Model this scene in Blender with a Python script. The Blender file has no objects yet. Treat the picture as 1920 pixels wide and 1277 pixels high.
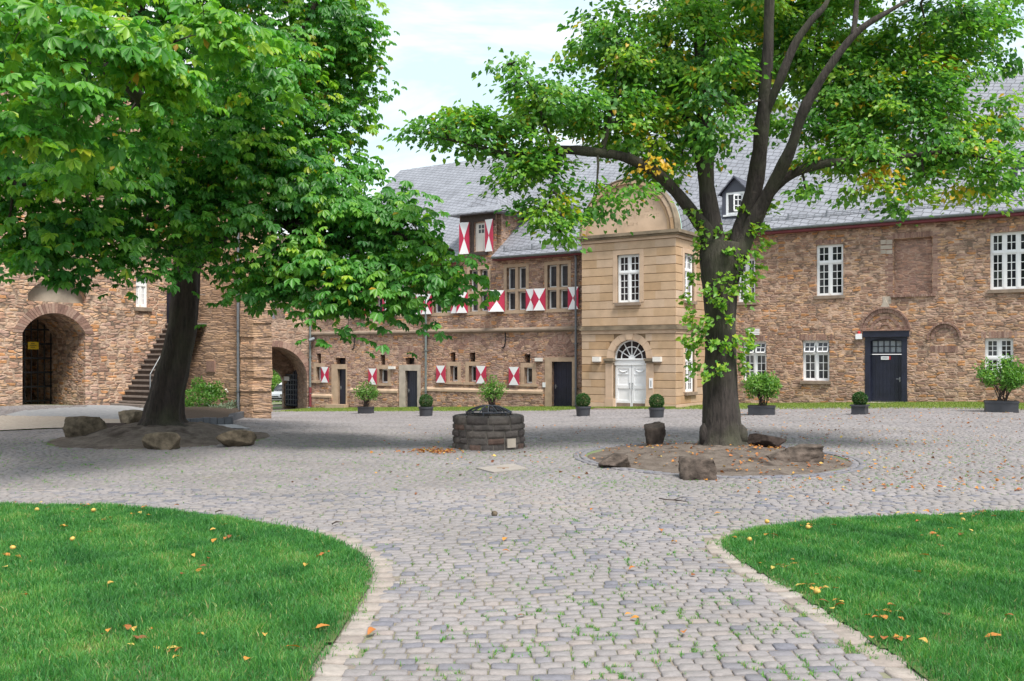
import bpy, math, random
import numpy as np
from mathutils import Vector, noise

R = math.radians
rnd = random.Random(11)
rng = np.random.default_rng(11)
scene = bpy.context.scene
COL = scene.collection

# ------------------------------------------------------------------ camera
EYE, HORIZON, FPX = 1.7, 672.0, 1800.0
cam_d = bpy.data.cameras.new('camera')
cam = bpy.data.objects.new('camera', cam_d)
COL.objects.link(cam)
cam.location = (0, 0, EYE)
cam.rotation_euler = (R(90), 0, 0)
cam_d.sensor_width = 36
cam_d.lens = 36 * FPX / 1920
cam_d.shift_y = (HORIZON - 638.5) / 1920
cam_d.clip_start = 0.1
cam_d.clip_end = 3000
scene.camera = cam

# ------------------------------------------------------------------ light
SUN_DIR = Vector((0.42, -0.72, 0.0)).normalized() * math.cos(R(60)) + Vector((0, 0, math.sin(R(60))))
sun_d = bpy.data.lights.new('sun', 'SUN')
sun_d.energy = 1.7
sun_d.angle = R(16)
sun_d.color = (1.0, 0.95, 0.87)
sun = bpy.data.objects.new('sun', sun_d)
COL.objects.link(sun)
sun.location = (20, -30, 60)
sun.rotation_euler = (-SUN_DIR).to_track_quat('-Z', 'Y').to_euler()

world = bpy.data.worlds.new('World')
scene.world = world
world.use_nodes = True
nt = world.node_tree
bg = nt.nodes['Background']
sky = nt.nodes.new('ShaderNodeTexSky')
sky.sky_type = 'NISHITA'
sky.sun_disc = False
sky.sun_elevation = R(60)
sky.sun_rotation = math.atan2(SUN_DIR.x, SUN_DIR.y)
sky.air_density = 1.0
sky.dust_density = 2.0
tc = nt.nodes.new('ShaderNodeTexCoord')
mp = nt.nodes.new('ShaderNodeMapping')
mp.inputs['Scale'].default_value = (1.0, 1.0, 2.6)
mp.inputs['Location'].default_value = (0.35, 0.1, 0.2)
nz = nt.nodes.new('ShaderNodeTexNoise')
nz.inputs['Scale'].default_value = 3.2
nz.inputs['Detail'].default_value = 8
nz.inputs['Roughness'].default_value = 0.6
nz.inputs['Distortion'].default_value = 0.4
cr = nt.nodes.new('ShaderNodeValToRGB')
cr.color_ramp.elements[0].position = 0.42
cr.color_ramp.elements[0].color = (0.1, 0.1, 0.1, 1)
cr.color_ramp.elements[1].position = 0.66
mx = nt.nodes.new('ShaderNodeMix')
mx.data_type = 'RGBA'
mx.inputs['B'].default_value = (4.5, 4.45, 4.35, 1)
tint = nt.nodes.new('ShaderNodeMix')
tint.data_type = 'RGBA'
tint.inputs['Factor'].default_value = 0.75
tint.inputs['B'].default_value = (2.45, 3.1, 3.35, 1)
L = nt.links.new
L(tc.outputs['Generated'], mp.inputs['Vector'])
L(mp.outputs['Vector'], nz.inputs['Vector'])
L(nz.outputs['Fac'], cr.inputs['Fac'])
L(sky.outputs['Color'], tint.inputs['A'])
L(tint.outputs['Result'], mx.inputs['A'])
L(cr.outputs['Color'], mx.inputs['Factor'])
L(mx.outputs['Result'], bg.inputs['Color'])
bg.inputs['Strength'].default_value = 0.1

scene.view_settings.view_transform = 'Standard'
scene.view_settings.look = 'None'
scene.view_settings.exposure = 1.7
scene.view_settings.gamma = 1.0
scene.view_settings.use_curve_mapping = False
try:
    scene.cycles.max_bounces = 6
    scene.cycles.diffuse_bounces = 3
    scene.cycles.glossy_bounces = 2
    scene.cycles.transmission_bounces = 4
    scene.cycles.use_denoising = True
except Exception:
    pass

# ------------------------------------------------------------------ geometry of the place
WX, WY = 0.56, 0.8285                      # into the main facades
UX, UY = 0.8285, -0.56                     # along them, to the right


def smooth(t):
    t = np.clip(t, 0, 1)
    return t * t * (3 - 2 * t)


def g(X, Y):
    """height of the sloping courtyard"""
    X = np.asarray(X, float)
    Y = np.asarray(Y, float)
    s = UX * X + UY * Y
    d = WX * X + WY * Y
    h = -0.033 * np.clip(-6 - s, 0, 60) * smooth((d - 14) / 16)
    return h + 0.3 * smooth((-s - 24) / 3.5) * smooth((23 - d) / 4)


def gz(X, Y):
    return float(g(X, Y))


def ray(px):
    return (px - 960) / FPX


def on_ground(px, py, lift=0.0):
    Y = 10.0
    r = ray(px)
    for _ in range(80):
        Y = 0.5 * Y + 0.5 * (EYE - gz(r * Y, Y) - lift) * FPX / (py - HORIZON)
    return r * Y, Y, gz(r * Y, Y)


def at(px, py, Y):
    return Vector((ray(px) * Y, Y, EYE + (HORIZON - py) * Y / FPX))


class Frame:
    """vertical frame through the eye's foot point: x along a wall, y into it"""
    def __init__(self, ang, ox=0.0, oy=0.0):
        self.a = ang
        self.c, self.s = math.cos(ang), math.sin(ang)
        self.ox, self.oy = ox, oy

    def world(self, x, y):
        return self.ox + self.c * x - self.s * y, self.oy + self.s * x + self.c * y

    def on(self, px, py, y):
        nx, ny = -self.s, self.c
        r = ray(px)
        Y = (y + self.ox * nx + self.oy * ny) / (r * nx + ny)
        X = r * Y
        x = (X - self.ox) * self.c + (Y - self.oy) * self.s
        return x, EYE + (HORIZON - py) * Y / FPX

    def rect(self, x0, x1, y0, y1, d):
        m = (x0 + x1) / 2
        xa = self.on(x0, 0, d)[0]
        xb = self.on(x1, 0, d)[0]
        return xa, xb, self.on(m, y1, d)[1], self.on(m, y0, d)[1]


FM = Frame(math.atan2(UY, UX))             # the range of buildings at the back
FL = Frame(math.atan2(WY, WX))             # the wall at the left
D_R, D_P, D_M = 39.06, 35.86, 36.9         # right wing, pavilion, middle wing
D_L, D_T = 28.2, 21.1                      # left wall, corner tower


# ------------------------------------------------------------------ mesh helpers
class MB:
    def __init__(self):
        self.v, self.f, self.m, self.t, self.uv = [], [], [], [], {}

    def face(self, pts, mi=0, tone=0.5, uv=None):
        i = len(self.v)
        self.v.extend([tuple(p) for p in pts])
        if uv:
            self.uv[len(self.f)] = uv
        self.f.append(list(range(i, i + len(pts))))
        self.m.append(mi)
        self.t.append(tone)

    def box(self, x0, x1, y0, y1, z0, z1, mi=0, tone=0.5, skip=()):
        i = len(self.v)
        self.v += [(x0, y0, z0), (x1, y0, z0), (x1, y1, z0), (x0, y1, z0),
                   (x0, y0, z1), (x1, y0, z1), (x1, y1, z1), (x0, y1, z1)]
        for k, q in enumerate([(0, 3, 2, 1), (4, 5, 6, 7), (0, 1, 5, 4), (1, 2, 6, 5), (2, 3, 7, 6), (3, 0, 4, 7)]):
            if k in skip:
                continue
            self.f.append([i + a for a in q])
            self.m.append(mi)
            self.t.append(tone)

    def obox(self, c, ax, ay, az, mi=0, tone=0.5):
        """box about c with half-vectors ax, ay, az"""
        c, ax, ay, az = Vector(c), Vector(ax), Vector(ay), Vector(az)
        i = len(self.v)
        for sz in (-1, 1):
            for sx, sy in ((-1, -1), (1, -1), (1, 1), (-1, 1)):
                self.v.append(tuple(c + ax * sx + ay * sy + az * sz))
        for q in [(0, 3, 2, 1), (4, 5, 6, 7), (0, 1, 5, 4), (1, 2, 6, 5), (2, 3, 7, 6), (3, 0, 4, 7)]:
            self.f.append([i + a for a in q])
            self.m.append(mi)
            self.t.append(tone)

    def prism(self, poly, y0, y1, mi=0, tone=0.5, axis='y'):
        """(x, z) outline swept along y (or (y, z) along x, or (x, y) along z)"""
        def P(a, b, c):
            return (a, c, b) if axis == 'y' else ((c, a, b) if axis == 'x' else (a, b, c))
        i, n = len(self.v), len(poly)
        self.v += [P(a, b, y0) for a, b in poly] + [P(a, b, y1) for a, b in poly]
        fs = [list(range(i, i + n)), list(range(i + n, i + 2 * n))[::-1]]
        fs += [[i + k, i + (k + 1) % n, i + n + (k + 1) % n, i + n + k] for k in range(n)]
        for q in fs:
            self.f.append(q)
            self.m.append(mi)
            self.t.append(tone)

    def tube(self, pts, rad, n=8, cap=True, wob=0.0, mi=0, tone=0.5, flute=0.0, seed=0.0):
        pts = [Vector(p) for p in pts]
        if not hasattr(rad, '__len__'):
            rad = [rad] * len(pts)
        i0 = len(self.v)
        ref = Vector((0.31, 0.95, 0.05))
        for k, p in enumerate(pts):
            d = (pts[min(k + 1, len(pts) - 1)] - pts[max(k - 1, 0)])
            d = d.normalized() if d.length > 1e-9 else Vector((0, 0, 1))
            a = ref - d * ref.dot(d)
            if a.length < 1e-3:
                a = Vector((1, 0, 0)) - d * d.x
            a.normalize()
            b = d.cross(a)
            for j in range(n):
                t = 2 * math.pi * j / n
                e = a * math.cos(t) + b * math.sin(t)
                r = rad[k]
                if wob or flute:
                    q = p + e * r
                    r *= 1 + wob * noise.noise(q * 2.6 + Vector((seed, 0, 0))) + wob * 0.5 * noise.noise(q * 8 + Vector((0, seed, 0)))
                    r *= 1 + flute * noise.noise(Vector((math.cos(t) * 1.8, math.sin(t) * 1.8, p.z * 0.35 + seed)))
                    if flute:
                        r *= 1 + 0.05 * noise.noise(Vector((math.cos(t) * 6, math.sin(t) * 6, p.z * 0.7 + seed)))
                self.v.append(tuple(p + e * r))
        for k in range(len(pts) - 1):
            for j in range(n):
                a, b = i0 + k * n + j, i0 + k * n + (j + 1) % n
                self.f.append([a, b, b + n, a + n])
                self.m.append(mi)
                self.t.append(tone)
        if cap:
            for q in (list(range(i0, i0 + n))[::-1], list(range(i0 + (len(pts) - 1) * n, i0 + len(pts) * n))):
                self.f.append(q)
                self.m.append(mi)
                self.t.append(tone)

    def lathe(self, prof, cx, cy, n=24, mi=0, tone=0.5):
        i0 = len(self.v)
        for r, z in prof:
            for j in range(n):
                t = 2 * math.pi * j / n
                self.v.append((cx + r * math.cos(t), cy + r * math.sin(t), z))
        for k in range(len(prof) - 1):
            for j in range(n):
                a, b = i0 + k * n + j, i0 + k * n + (j + 1) % n
                self.f.append([a, b, b + n, a + n])
                self.m.append(mi)
                self.t.append(tone)

    def pieces(self, gap):
        fb = []
        for f in self.f:
            P = [self.v[i] for i in f]
            fb.append(([min(p[k] for p in P) for k in range(3)], [max(p[k] for p in P) for k in range(3)]))
        groups = []
        for fi, (lo, hi) in enumerate(fb):
            hit = [q for q in groups if all(lo[k] <= q[1][k] + gap and hi[k] >= q[0][k] - gap for k in range(3))]
            m = [list(lo), list(hi), [fi]]
            for q in hit:
                m[0] = [min(a, b) for a, b in zip(m[0], q[0])]
                m[1] = [max(a, b) for a, b in zip(m[1], q[1])]
                m[2] += q[2]
                groups.remove(q)
            groups.append(m)
        out = []
        for _, _, fs in groups:
            o = MB()
            for fi in sorted(fs):
                o.face([self.v[i] for i in self.f[fi]], self.m[fi], self.t[fi], self.uv.get(fi))
            out.append(o)
        return out

    def build(self, name, mats, parent=None, base=(0, 0, 0), smooth_=False):
        me = bpy.data.meshes.new(name)
        bx, by, bz = base
        me.from_pydata([(x - bx, y - by, z - bz) for x, y, z in self.v], [], self.f)
        if not isinstance(mats, (list, tuple)):
            mats = [mats]
        for m in mats:
            me.materials.append(m)
        if len(mats) > 1:
            me.polygons.foreach_set('material_index', self.m)
        at_ = me.attributes.new('tone', 'FLOAT', 'FACE')
        at_.data.foreach_set('value', self.t)
        if self.uv:
            ul = me.uv_layers.new(name='UVMap')
            for fi, uvs in self.uv.items():
                for li, c in zip(me.polygons[fi].loop_indices, uvs):
                    ul.data[li].uv = c
        if smooth_:
            me.polygons.foreach_set('use_smooth', [True] * len(me.polygons))
        me.update()
        o = bpy.data.objects.new(name, me)
        COL.objects.link(o)
        if parent:
            o.parent = parent
        return o


def np_mesh(name, V, faces, tones, mat, parent=None, smooth_=False):
    """faces: list of (n, k) index arrays; tones: list of per-face arrays"""
    me = bpy.data.meshes.new(name)
    V = np.asarray(V, np.float32)
    me.vertices.add(len(V))
    me.vertices.foreach_set('co', V.ravel())
    loops = np.concatenate([f.ravel() for f in faces]).astype(np.int32)
    tot = np.concatenate([np.full(len(f), f.shape[1]) for f in faces])
    start = np.concatenate([[0], np.cumsum(tot)[:-1]]).astype(np.int32)
    me.loops.add(len(loops))
    me.loops.foreach_set('vertex_index', loops)
    me.polygons.add(len(tot))
    me.polygons.foreach_set('loop_start', start)
    if smooth_:
        me.polygons.foreach_set('use_smooth', np.ones(len(tot), bool))
    me.update(calc_edges=True)
    a = me.attributes.new('tone', 'FLOAT', 'FACE')
    a.data.foreach_set('value', np.concatenate(tones).astype(np.float32))
    me.materials.append(mat)
    o = bpy.data.objects.new(name, me)
    COL.objects.link(o)
    if parent:
        o.parent = parent
    return o


def tag(o, label=None, cat=None, group=None, kind=None):
    if label:
        o['label'] = label
    if cat:
        o['category'] = cat
    if group:
        o['group'] = group
    if kind:
        o['kind'] = kind
    return o


def thing(name, label, cat, loc=(0, 0, 0), rz=0.0, group=None):
    o = bpy.data.objects.new(name, None)
    o.empty_display_size = 0.2
    COL.objects.link(o)
    o.location = loc
    o.rotation_euler = (0, 0, rz)
    return tag(o, label, cat, group)


def copy_tree(o, parent=None):
    c = o.copy()
    COL.objects.link(c)
    if parent:
        c.parent = parent
    for ch in [k for k in COL.objects if k.parent == o]:
        copy_tree(ch, c)
    return c


class Bld:
    """a building (or other thing) whose parts are written in a wall frame"""
    def __init__(self, name, label, cat, frame, bx, by, bz, group=None):
        self.fr, self.base = frame, (bx, by, bz)
        X, Y = frame.world(bx, by)
        self.root = thing(name, label, cat, (X, Y, bz), frame.a, group)

    def part(self, mb, name, mats, parent=None, smooth_=False):
        return mb.build(name, mats, parent or self.root, self.base, smooth_)

    def each(self, mb, name, mats, parent=None, gap=0.12):
        """every separate piece of a mesh as a part of its own"""
        out = None
        for q in mb.pieces(gap):
            out = self.part(q, name, mats, parent)
        return out


# ------------------------------------------------------------------ materials
def new_mat(name):
    m = bpy.data.materials.new(name)
    m.use_nodes = True
    return m, m.node_tree, m.node_tree.nodes['Principled BSDF']


def N(nt, kind, **kw):
    n = nt.nodes.new(kind)
    for k, v in kw.items():
        if hasattr(n, k):
            setattr(n, k, v)
        else:
            n.inputs[k].default_value = v
    return n


def ramp(nt, stops, interp='LINEAR'):
    n = nt.nodes.new('ShaderNodeValToRGB')
    n.color_ramp.interpolation = interp
    e = n.color_ramp.elements
    while len(e) < len(stops):
        e.new(0.5)
    for k, (p, c) in enumerate(stops):
        e[k].position = p
        e[k].color = (c[0], c[1], c[2], 1) if hasattr(c, '__len__') else (c, c, c, 1)
    return n


def mixc(nt, fac, a, b, mode='MIX'):
    n = nt.nodes.new('ShaderNodeMix')
    n.data_type = 'RGBA'
    n.blend_type = mode
    for s, v in (('Factor', fac), ('A', a), ('B', b)):
        if hasattr(v, 'is_linked') or isinstance(v, bpy.types.NodeSocket):
            nt.links.new(v, n.inputs[s])
        elif s == 'Factor':
            n.inputs[s].default_value = v
        else:
            n.inputs[s].default_value = (v[0], v[1], v[2], 1)
    return n.outputs['Result']


def plain(name, col, rough=0.6, metal=0.0, var=0.12, scale=6.0, bump=0.0, bscale=40.0):
    m, nt, p = new_mat(name)
    tc = N(nt, 'ShaderNodeTexCoord')
    nz = N(nt, 'ShaderNodeTexNoise', Scale=scale, Detail=5.0)
    nt.links.new(tc.outputs['Object'], nz.inputs['Vector'])
    rp = ramp(nt, [(0.3, [c * (1 - var) for c in col]), (0.7, [min(1, c * (1 + var)) for c in col])])
    nt.links.new(nz.outputs['Fac'], rp.inputs['Fac'])
    nt.links.new(rp.outputs['Color'], p.inputs['Base Color'])
    p.inputs['Roughness'].default_value = rough
    p.inputs['Metallic'].default_value = metal
    if bump:
        n2 = N(nt, 'ShaderNodeTexNoise', Scale=bscale, Detail=4.0)
        nt.links.new(tc.outputs['Object'], n2.inputs['Vector'])
        b = N(nt, 'ShaderNodeBump', Strength=bump, Distance=0.02)
        nt.links.new(n2.outputs['Fac'], b.inputs['Height'])
        nt.links.new(b.outputs['Normal'], p.inputs['Normal'])
    return m


def rubble(name, cols, mortar, sx=0.42, sz=0.15, dark=0.35, joint=0.07, seed=0.0, bump=0.9):
    """coursed rubble: stretched cells, each stone its own colour, pale joints"""
    m, nt, p = new_mat(name)
    tc = N(nt, 'ShaderNodeTexCoord')
    mp = N(nt, 'ShaderNodeMapping')
    mp.inputs['Location'].default_value = (seed, seed * 1.7, seed * 0.6)
    nt.links.new(tc.outputs['Object'], mp.inputs['Vector'])
    nd = N(nt, 'ShaderNodeTexNoise', Scale=2.3, Detail=3.0)
    nt.links.new(mp.outputs['Vector'], nd.inputs['Vector'])
    vm = N(nt, 'ShaderNodeVectorMath', operation='MULTIPLY_ADD')
    vm.inputs[1].default_value = (0.16, 0.16, 0.07)
    nt.links.new(nd.outputs['Color'], vm.inputs[0])
    nt.links.new(mp.outputs['Vector'], vm.inputs[2])
    m2 = N(nt, 'ShaderNodeMapping')
    m2.inputs['Scale'].default_value = (1 / sx, 1 / sx, 1 / sz)
    nt.links.new(vm.outputs[0], m2.inputs['Vector'])
    v1 = N(nt, 'ShaderNodeTexVoronoi', feature='F1', distance='CHEBYCHEV', Randomness=0.85)
    v3 = N(nt, 'ShaderNodeTexVoronoi', feature='F2', distance='CHEBYCHEV', Randomness=0.85)
    for v in (v1, v3):
        v.inputs['Scale'].default_value = 1.0
        nt.links.new(m2.outputs['Vector'], v.inputs['Vector'])
    v2 = N(nt, 'ShaderNodeMath', operation='SUBTRACT')
    nt.links.new(v3.outputs['Distance'], v2.inputs[0])
    nt.links.new(v1.outputs['Distance'], v2.inputs[1])
    sep = N(nt, 'ShaderNodeSeparateColor')
    nt.links.new(v1.outputs['Color'], sep.inputs['Color'])
    n = len(cols)
    rp = ramp(nt, [(i / n, c) for i, c in enumerate(cols)], 'CONSTANT')
    nt.links.new(sep.outputs['Red'], rp.inputs['Fac'])
    val = N(nt, 'ShaderNodeMapRange')
    val.inputs['To Min'].default_value = 0.72
    val.inputs['To Max'].default_value = 1.22
    nt.links.new(sep.outputs['Green'], val.inputs['Value'])
    nf = N(nt, 'ShaderNodeTexNoise', Scale=14.0, Detail=6.0, Roughness=0.7)
    nt.links.new(mp.outputs['Vector'], nf.inputs['Vector'])
    nfr = N(nt, 'ShaderNodeMapRange')
    nfr.inputs['From Min'].default_value = 0.25
    nfr.inputs['From Max'].default_value = 0.75
    nfr.inputs['To Min'].default_value = 0.7
    nfr.inputs['To Max'].default_value = 1.28
    nt.links.new(nf.outputs['Fac'], nfr.inputs['Value'])
    mul = N(nt, 'ShaderNodeMath', operation='MULTIPLY')
    nt.links.new(val.outputs[0], mul.inputs[0])
    nt.links.new(nfr.outputs[0], mul.inputs[1])
    sc = N(nt, 'ShaderNodeVectorMath', operation='SCALE')
    nt.links.new(rp.outputs['Color'], sc.inputs[0])
    nt.links.new(mul.outputs[0], sc.inputs['Scale'])
    # joints: mostly pale mortar, in places raked out and dark
    nj = N(nt, 'ShaderNodeTexNoise', Scale=3.5, Detail=4.0)
    nt.links.new(mp.outputs['Vector'], nj.inputs['Vector'])
    jr = ramp(nt, [(0.42, [c * dark for c in mortar]), (0.56, mortar)])
    nt.links.new(nj.outputs['Fac'], jr.inputs['Fac'])
    mask = N(nt, 'ShaderNodeMapRange', interpolation_type='SMOOTHSTEP')
    mask.inputs['From Min'].default_value = joint * 0.5
    mask.inputs['From Max'].default_value = joint * 2.2
    nt.links.new(v2.outputs[0], mask.inputs['Value'])
    c1 = mixc(nt, mask.outputs[0], jr.outputs['Color'], sc.outputs[0])
    # large weathering patches
    nl = N(nt, 'ShaderNodeTexNoise', Scale=0.8, Detail=7.0, Roughness=0.65)
    nt.links.new(mp.outputs['Vector'], nl.inputs['Vector'])
    lr = ramp(nt, [(0.32, (0.74, 0.69, 0.68)), (0.5, (1.0, 0.97, 0.95)), (0.68, (1.18, 1.1, 1.02))])
    nt.links.new(nl.outputs['Fac'], lr.inputs['Fac'])
    c2 = mixc(nt, 1.0, c1, lr.outputs['Color'], 'MULTIPLY')
    nt.links.new(c2, p.inputs['Base Color'])
    p.inputs['Roughness'].default_value = 0.9
    hs = N(nt, 'ShaderNodeMath', operation='MULTIPLY_ADD')
    hs.inputs[1].default_value = 0.35
    mm = N(nt, 'ShaderNodeMath', operation='MINIMUM')
    mm.inputs[1].default_value = 0.28
    nt.links.new(v2.outputs[0], mm.inputs[0])
    ma = N(nt, 'ShaderNodeMath', operation='MULTIPLY_ADD')
    ma.inputs[1].default_value = 3.0
    nt.links.new(mm.outputs[0], ma.inputs[0])
    nt.links.new(sep.outputs['Blue'], hs.inputs[0])
    nt.links.new(nf.outputs['Fac'], hs.inputs[2])
    nt.links.new(hs.outputs[0], ma.inputs[2])
    b = N(nt, 'ShaderNodeBump', Strength=bump, Distance=0.035)
    nt.links.new(ma.outputs[0], b.inputs['Height'])
    nt.links.new(b.outputs['Normal'], p.inputs['Normal'])
    return m


def toned(name, stops, rough=0.8, nscale=9.0, nvar=0.25, bump=0.3, bscale=30.0, spec=0.5, interp='LINEAR', patch=0.0):
    """colour from each piece's own tone, with surface grain"""
    m, nt, p = new_mat(name)
    a = N(nt, 'ShaderNodeAttribute', attribute_name='tone')
    rp = ramp(nt, stops, interp)
    nt.links.new(a.outputs['Fac'], rp.inputs['Fac'])
    tc = N(nt, 'ShaderNodeTexCoord')
    nz = N(nt, 'ShaderNodeTexNoise', Scale=nscale, Detail=6.0, Roughness=0.65)
    nt.links.new(tc.outputs['Object'], nz.inputs['Vector'])
    nr = ramp(nt, [(0.3, 1 - nvar), (0.7, 1 + nvar)])
    nr.color_ramp.elements[1].color = (1, 1, 1, 1)
    nr.color_ramp.elements[0].color = (1 - 2 * nvar,) * 3 + (1,)
    nt.links.new(nz.outputs['Fac'], nr.inputs['Fac'])
    c = mixc(nt, 1.0, rp.outputs['Color'], nr.outputs['Color'], 'MULTIPLY')
    if patch:
        n3 = N(nt, 'ShaderNodeTexNoise', Scale=0.6, Detail=4.0)
        nt.links.new(tc.outputs['Object'], n3.inputs['Vector'])
        r3 = ramp(nt, [(0.35, (1 - patch, 1 - patch, 1 - patch * 1.1)), (0.65, (1, 1, 1))])
        nt.links.new(n3.outputs['Fac'], r3.inputs['Fac'])
        c = mixc(nt, 1.0, c, r3.outputs['Color'], 'MULTIPLY')
    nt.links.new(c, p.inputs['Base Color'])
    p.inputs['Roughness'].default_value = rough
    p.inputs['Specular IOR Level'].default_value = spec
    if bump:
        n2 = N(nt, 'ShaderNodeTexNoise', Scale=bscale, Detail=5.0)
        nt.links.new(tc.outputs['Object'], n2.inputs['Vector'])
        b = N(nt, 'ShaderNodeBump', Strength=bump, Distance=0.015)
        nt.links.new(n2.outputs['Fac'], b.inputs['Height'])
        nt.links.new(b.outputs['Normal'], p.inputs['Normal'])
    return m


def leaf_mat(name, stops, trans=0.35, rough=0.42, tmul=(1.5, 1.6, 0.7)):
    m, nt, p = new_mat(name)
    a = N(nt, 'ShaderNodeAttribute', attribute_name='tone')
    rp = ramp(nt, stops)
    nt.links.new(a.outputs['Fac'], rp.inputs['Fac'])
    nt.links.new(rp.outputs['Color'], p.inputs['Base Color'])
    p.inputs['Roughness'].default_value = rough
    p.inputs['Specular IOR Level'].default_value = 0.4
    tr = N(nt, 'ShaderNodeBsdfTranslucent')
    tcol = mixc(nt, 1.0, rp.outputs['Color'], tmul, 'MULTIPLY')
    nt.links.new(tcol, tr.inputs['Color'])
    ms = N(nt, 'ShaderNodeMixShader', Fac=trans)
    nt.links.new(p.outputs[0], ms.inputs[1])
    nt.links.new(tr.outputs[0], ms.inputs[2])
    nt.links.new(ms.outputs[0], nt.nodes['Material Output'].inputs['Surface'])
    return m


def slate_mat(name, rot=0.22, col=(0.135, 0.14, 0.165)):
    m, nt, p = new_mat(name)
    tc = N(nt, 'ShaderNodeTexCoord')
    nd = N(nt, 'ShaderNodeTexNoise', Scale=0.5, Detail=2.0)
    nt.links.new(tc.outputs['UV'], nd.inputs['Vector'])
    vm = N(nt, 'ShaderNodeVectorMath', operation='MULTIPLY_ADD')
    vm.inputs[1].default_value = (0.12, 0.12, 0)
    nt.links.new(nd.outputs['Color'], vm.inputs[0])
    nt.links.new(tc.outputs['UV'], vm.inputs[2])
    mp = N(nt, 'ShaderNodeMapping')
    mp.inputs['Rotation'].default_value = (0, 0, rot)
    nt.links.new(vm.outputs[0], mp.inputs['Vector'])
    bk = N(nt, 'ShaderNodeTexBrick', offset=0.22, squash=1.0)
    bk.inputs['Scale'].default_value = 1.0
    bk.inputs['Brick Width'].default_value = 0.34
    bk.inputs['Row Height'].default_value = 0.235
    bk.inputs['Mortar Size'].default_value = 0.02
    bk.inputs['Mortar Smooth'].default_value = 0.3
    bk.inputs['Bias'].default_value = 0.0
    bk.inputs['Color1'].default_value = [c * 0.92 for c in col] + [1]
    bk.inputs['Color2'].default_value = [c * 1.08 for c in col] + [1]
    bk.inputs['Mortar'].default_value = [c * 0.45 for c in col] + [1]
    nt.links.new(mp.outputs['Vector'], bk.inputs['Vector'])
    nz = N(nt, 'ShaderNodeTexNoise', Scale=1.1, Detail=6.0)
    nt.links.new(tc.outputs['UV'], nz.inputs['Vector'])
    nr = ramp(nt, [(0.3, 0.72), (0.7, 1.0)])
    nt.links.new(nz.outputs['Fac'], nr.inputs['Fac'])
    c = mixc(nt, 1.0, bk.outputs['Color'], nr.outputs['Color'], 'MULTIPLY')
    nt.links.new(c, p.inputs['Base Color'])
    p.inputs['Roughness'].default_value = 0.5
    p.inputs['Specular IOR Level'].default_value = 0.45
    b = N(nt, 'ShaderNodeBump', Strength=0.7, Distance=0.02)
    b.invert = True
    nt.links.new(bk.outputs['Fac'], b.inputs['Height'])
    nt.links.new(b.outputs['Normal'], p.inputs['Normal'])
    return m


M = {}
TAN = [(0.45, 0.285, 0.19), (0.35, 0.215, 0.15), (0.5, 0.33, 0.215), (0.405, 0.27, 0.205), (0.28, 0.175, 0.13),
       (0.5, 0.255, 0.115), (0.47, 0.325, 0.24), (0.39, 0.24, 0.17), (0.48, 0.31, 0.19), (0.38, 0.255, 0.205)]
M['rubble_right'] = rubble('rubble_right', TAN, (0.53, 0.385, 0.295), 0.34, 0.1, 0.34, 0.085, 3.0)
M['rubble_mid'] = rubble('rubble_middle', [(c[0] * 0.97, c[1] * 0.98, c[2] * 1.05) for c in TAN], (0.46, 0.33, 0.255), 0.32, 0.09, 0.42, 0.085, 7.0)
M['rubble_left'] = rubble('rubble_left', [(c[0] * 1.1, c[1] * 1.1, c[2] * 1.13) for c in TAN], (0.56, 0.42, 0.325), 0.3, 0.1, 0.34, 0.1, 11.0)
M['rubble_tower'] = rubble('rubble_tower', [(0.47, 0.31, 0.205), (0.4, 0.26, 0.17), (0.52, 0.345, 0.225), (0.45, 0.305, 0.215)], (0.36, 0.25, 0.19), 0.6, 0.08, 0.62, 0.07, 15.0, 0.8)
M['rubble_grey'] = rubble('rubble_grey', [(0.37, 0.26, 0.2), (0.32, 0.225, 0.175), (0.42, 0.295, 0.22), (0.37, 0.24, 0.17)], (0.44, 0.33, 0.26), 0.45, 0.13, 0.5, 0.08, 19.0)
M['brick'] = rubble('old_brick', [(0.36, 0.215, 0.165), (0.3, 0.185, 0.15), (0.4, 0.24, 0.18), (0.28, 0.175, 0.145)], (0.44, 0.31, 0.25), 0.26, 0.075, 0.6, 0.1, 23.0, 0.6)
M['voussoir'] = toned('arch_bricks', [(0, (0.23, 0.135, 0.11)), (0.5, (0.35, 0.21, 0.165)), (1, (0.42, 0.285, 0.23))], 0.9, 12, 0.2)
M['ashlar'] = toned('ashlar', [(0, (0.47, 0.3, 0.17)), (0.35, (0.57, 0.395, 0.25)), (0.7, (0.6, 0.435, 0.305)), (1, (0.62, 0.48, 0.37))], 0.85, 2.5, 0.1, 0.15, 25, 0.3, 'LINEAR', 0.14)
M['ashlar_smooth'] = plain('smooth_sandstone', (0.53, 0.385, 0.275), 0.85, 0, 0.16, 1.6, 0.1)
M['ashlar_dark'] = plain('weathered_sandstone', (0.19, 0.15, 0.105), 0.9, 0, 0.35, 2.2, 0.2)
M['ashlar_groove'] = plain('groove_sandstone', (0.24, 0.165, 0.1), 0.9, 0, 0.2)
M['sandstone'] = plain('window_sandstone', (0.44, 0.32, 0.225), 0.88, 0, 0.16, 3.0, 0.15)
M['greystone'] = plain('pale_grey_stone', (0.43, 0.37, 0.31), 0.88, 0, 0.18, 3.0, 0.15)
M['sill'] = plain('sill_stone', (0.25, 0.19, 0.145), 0.9, 0, 0.2, 4.0, 0.15)
M['plaster'] = plain('old_plaster', (0.3, 0.26, 0.215), 0.92, 0, 0.25, 2.5, 0.2, 12)
M['slate'] = slate_mat('roof_slate', 0.3, (0.255, 0.265, 0.305))
M['slate_dark'] = slate_mat('slate_cladding', 0.0, (0.08, 0.085, 0.115))
M['copper'] = plain('patina_copper', (0.38, 0.6, 0.53), 0.6, 0, 0.15)
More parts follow.
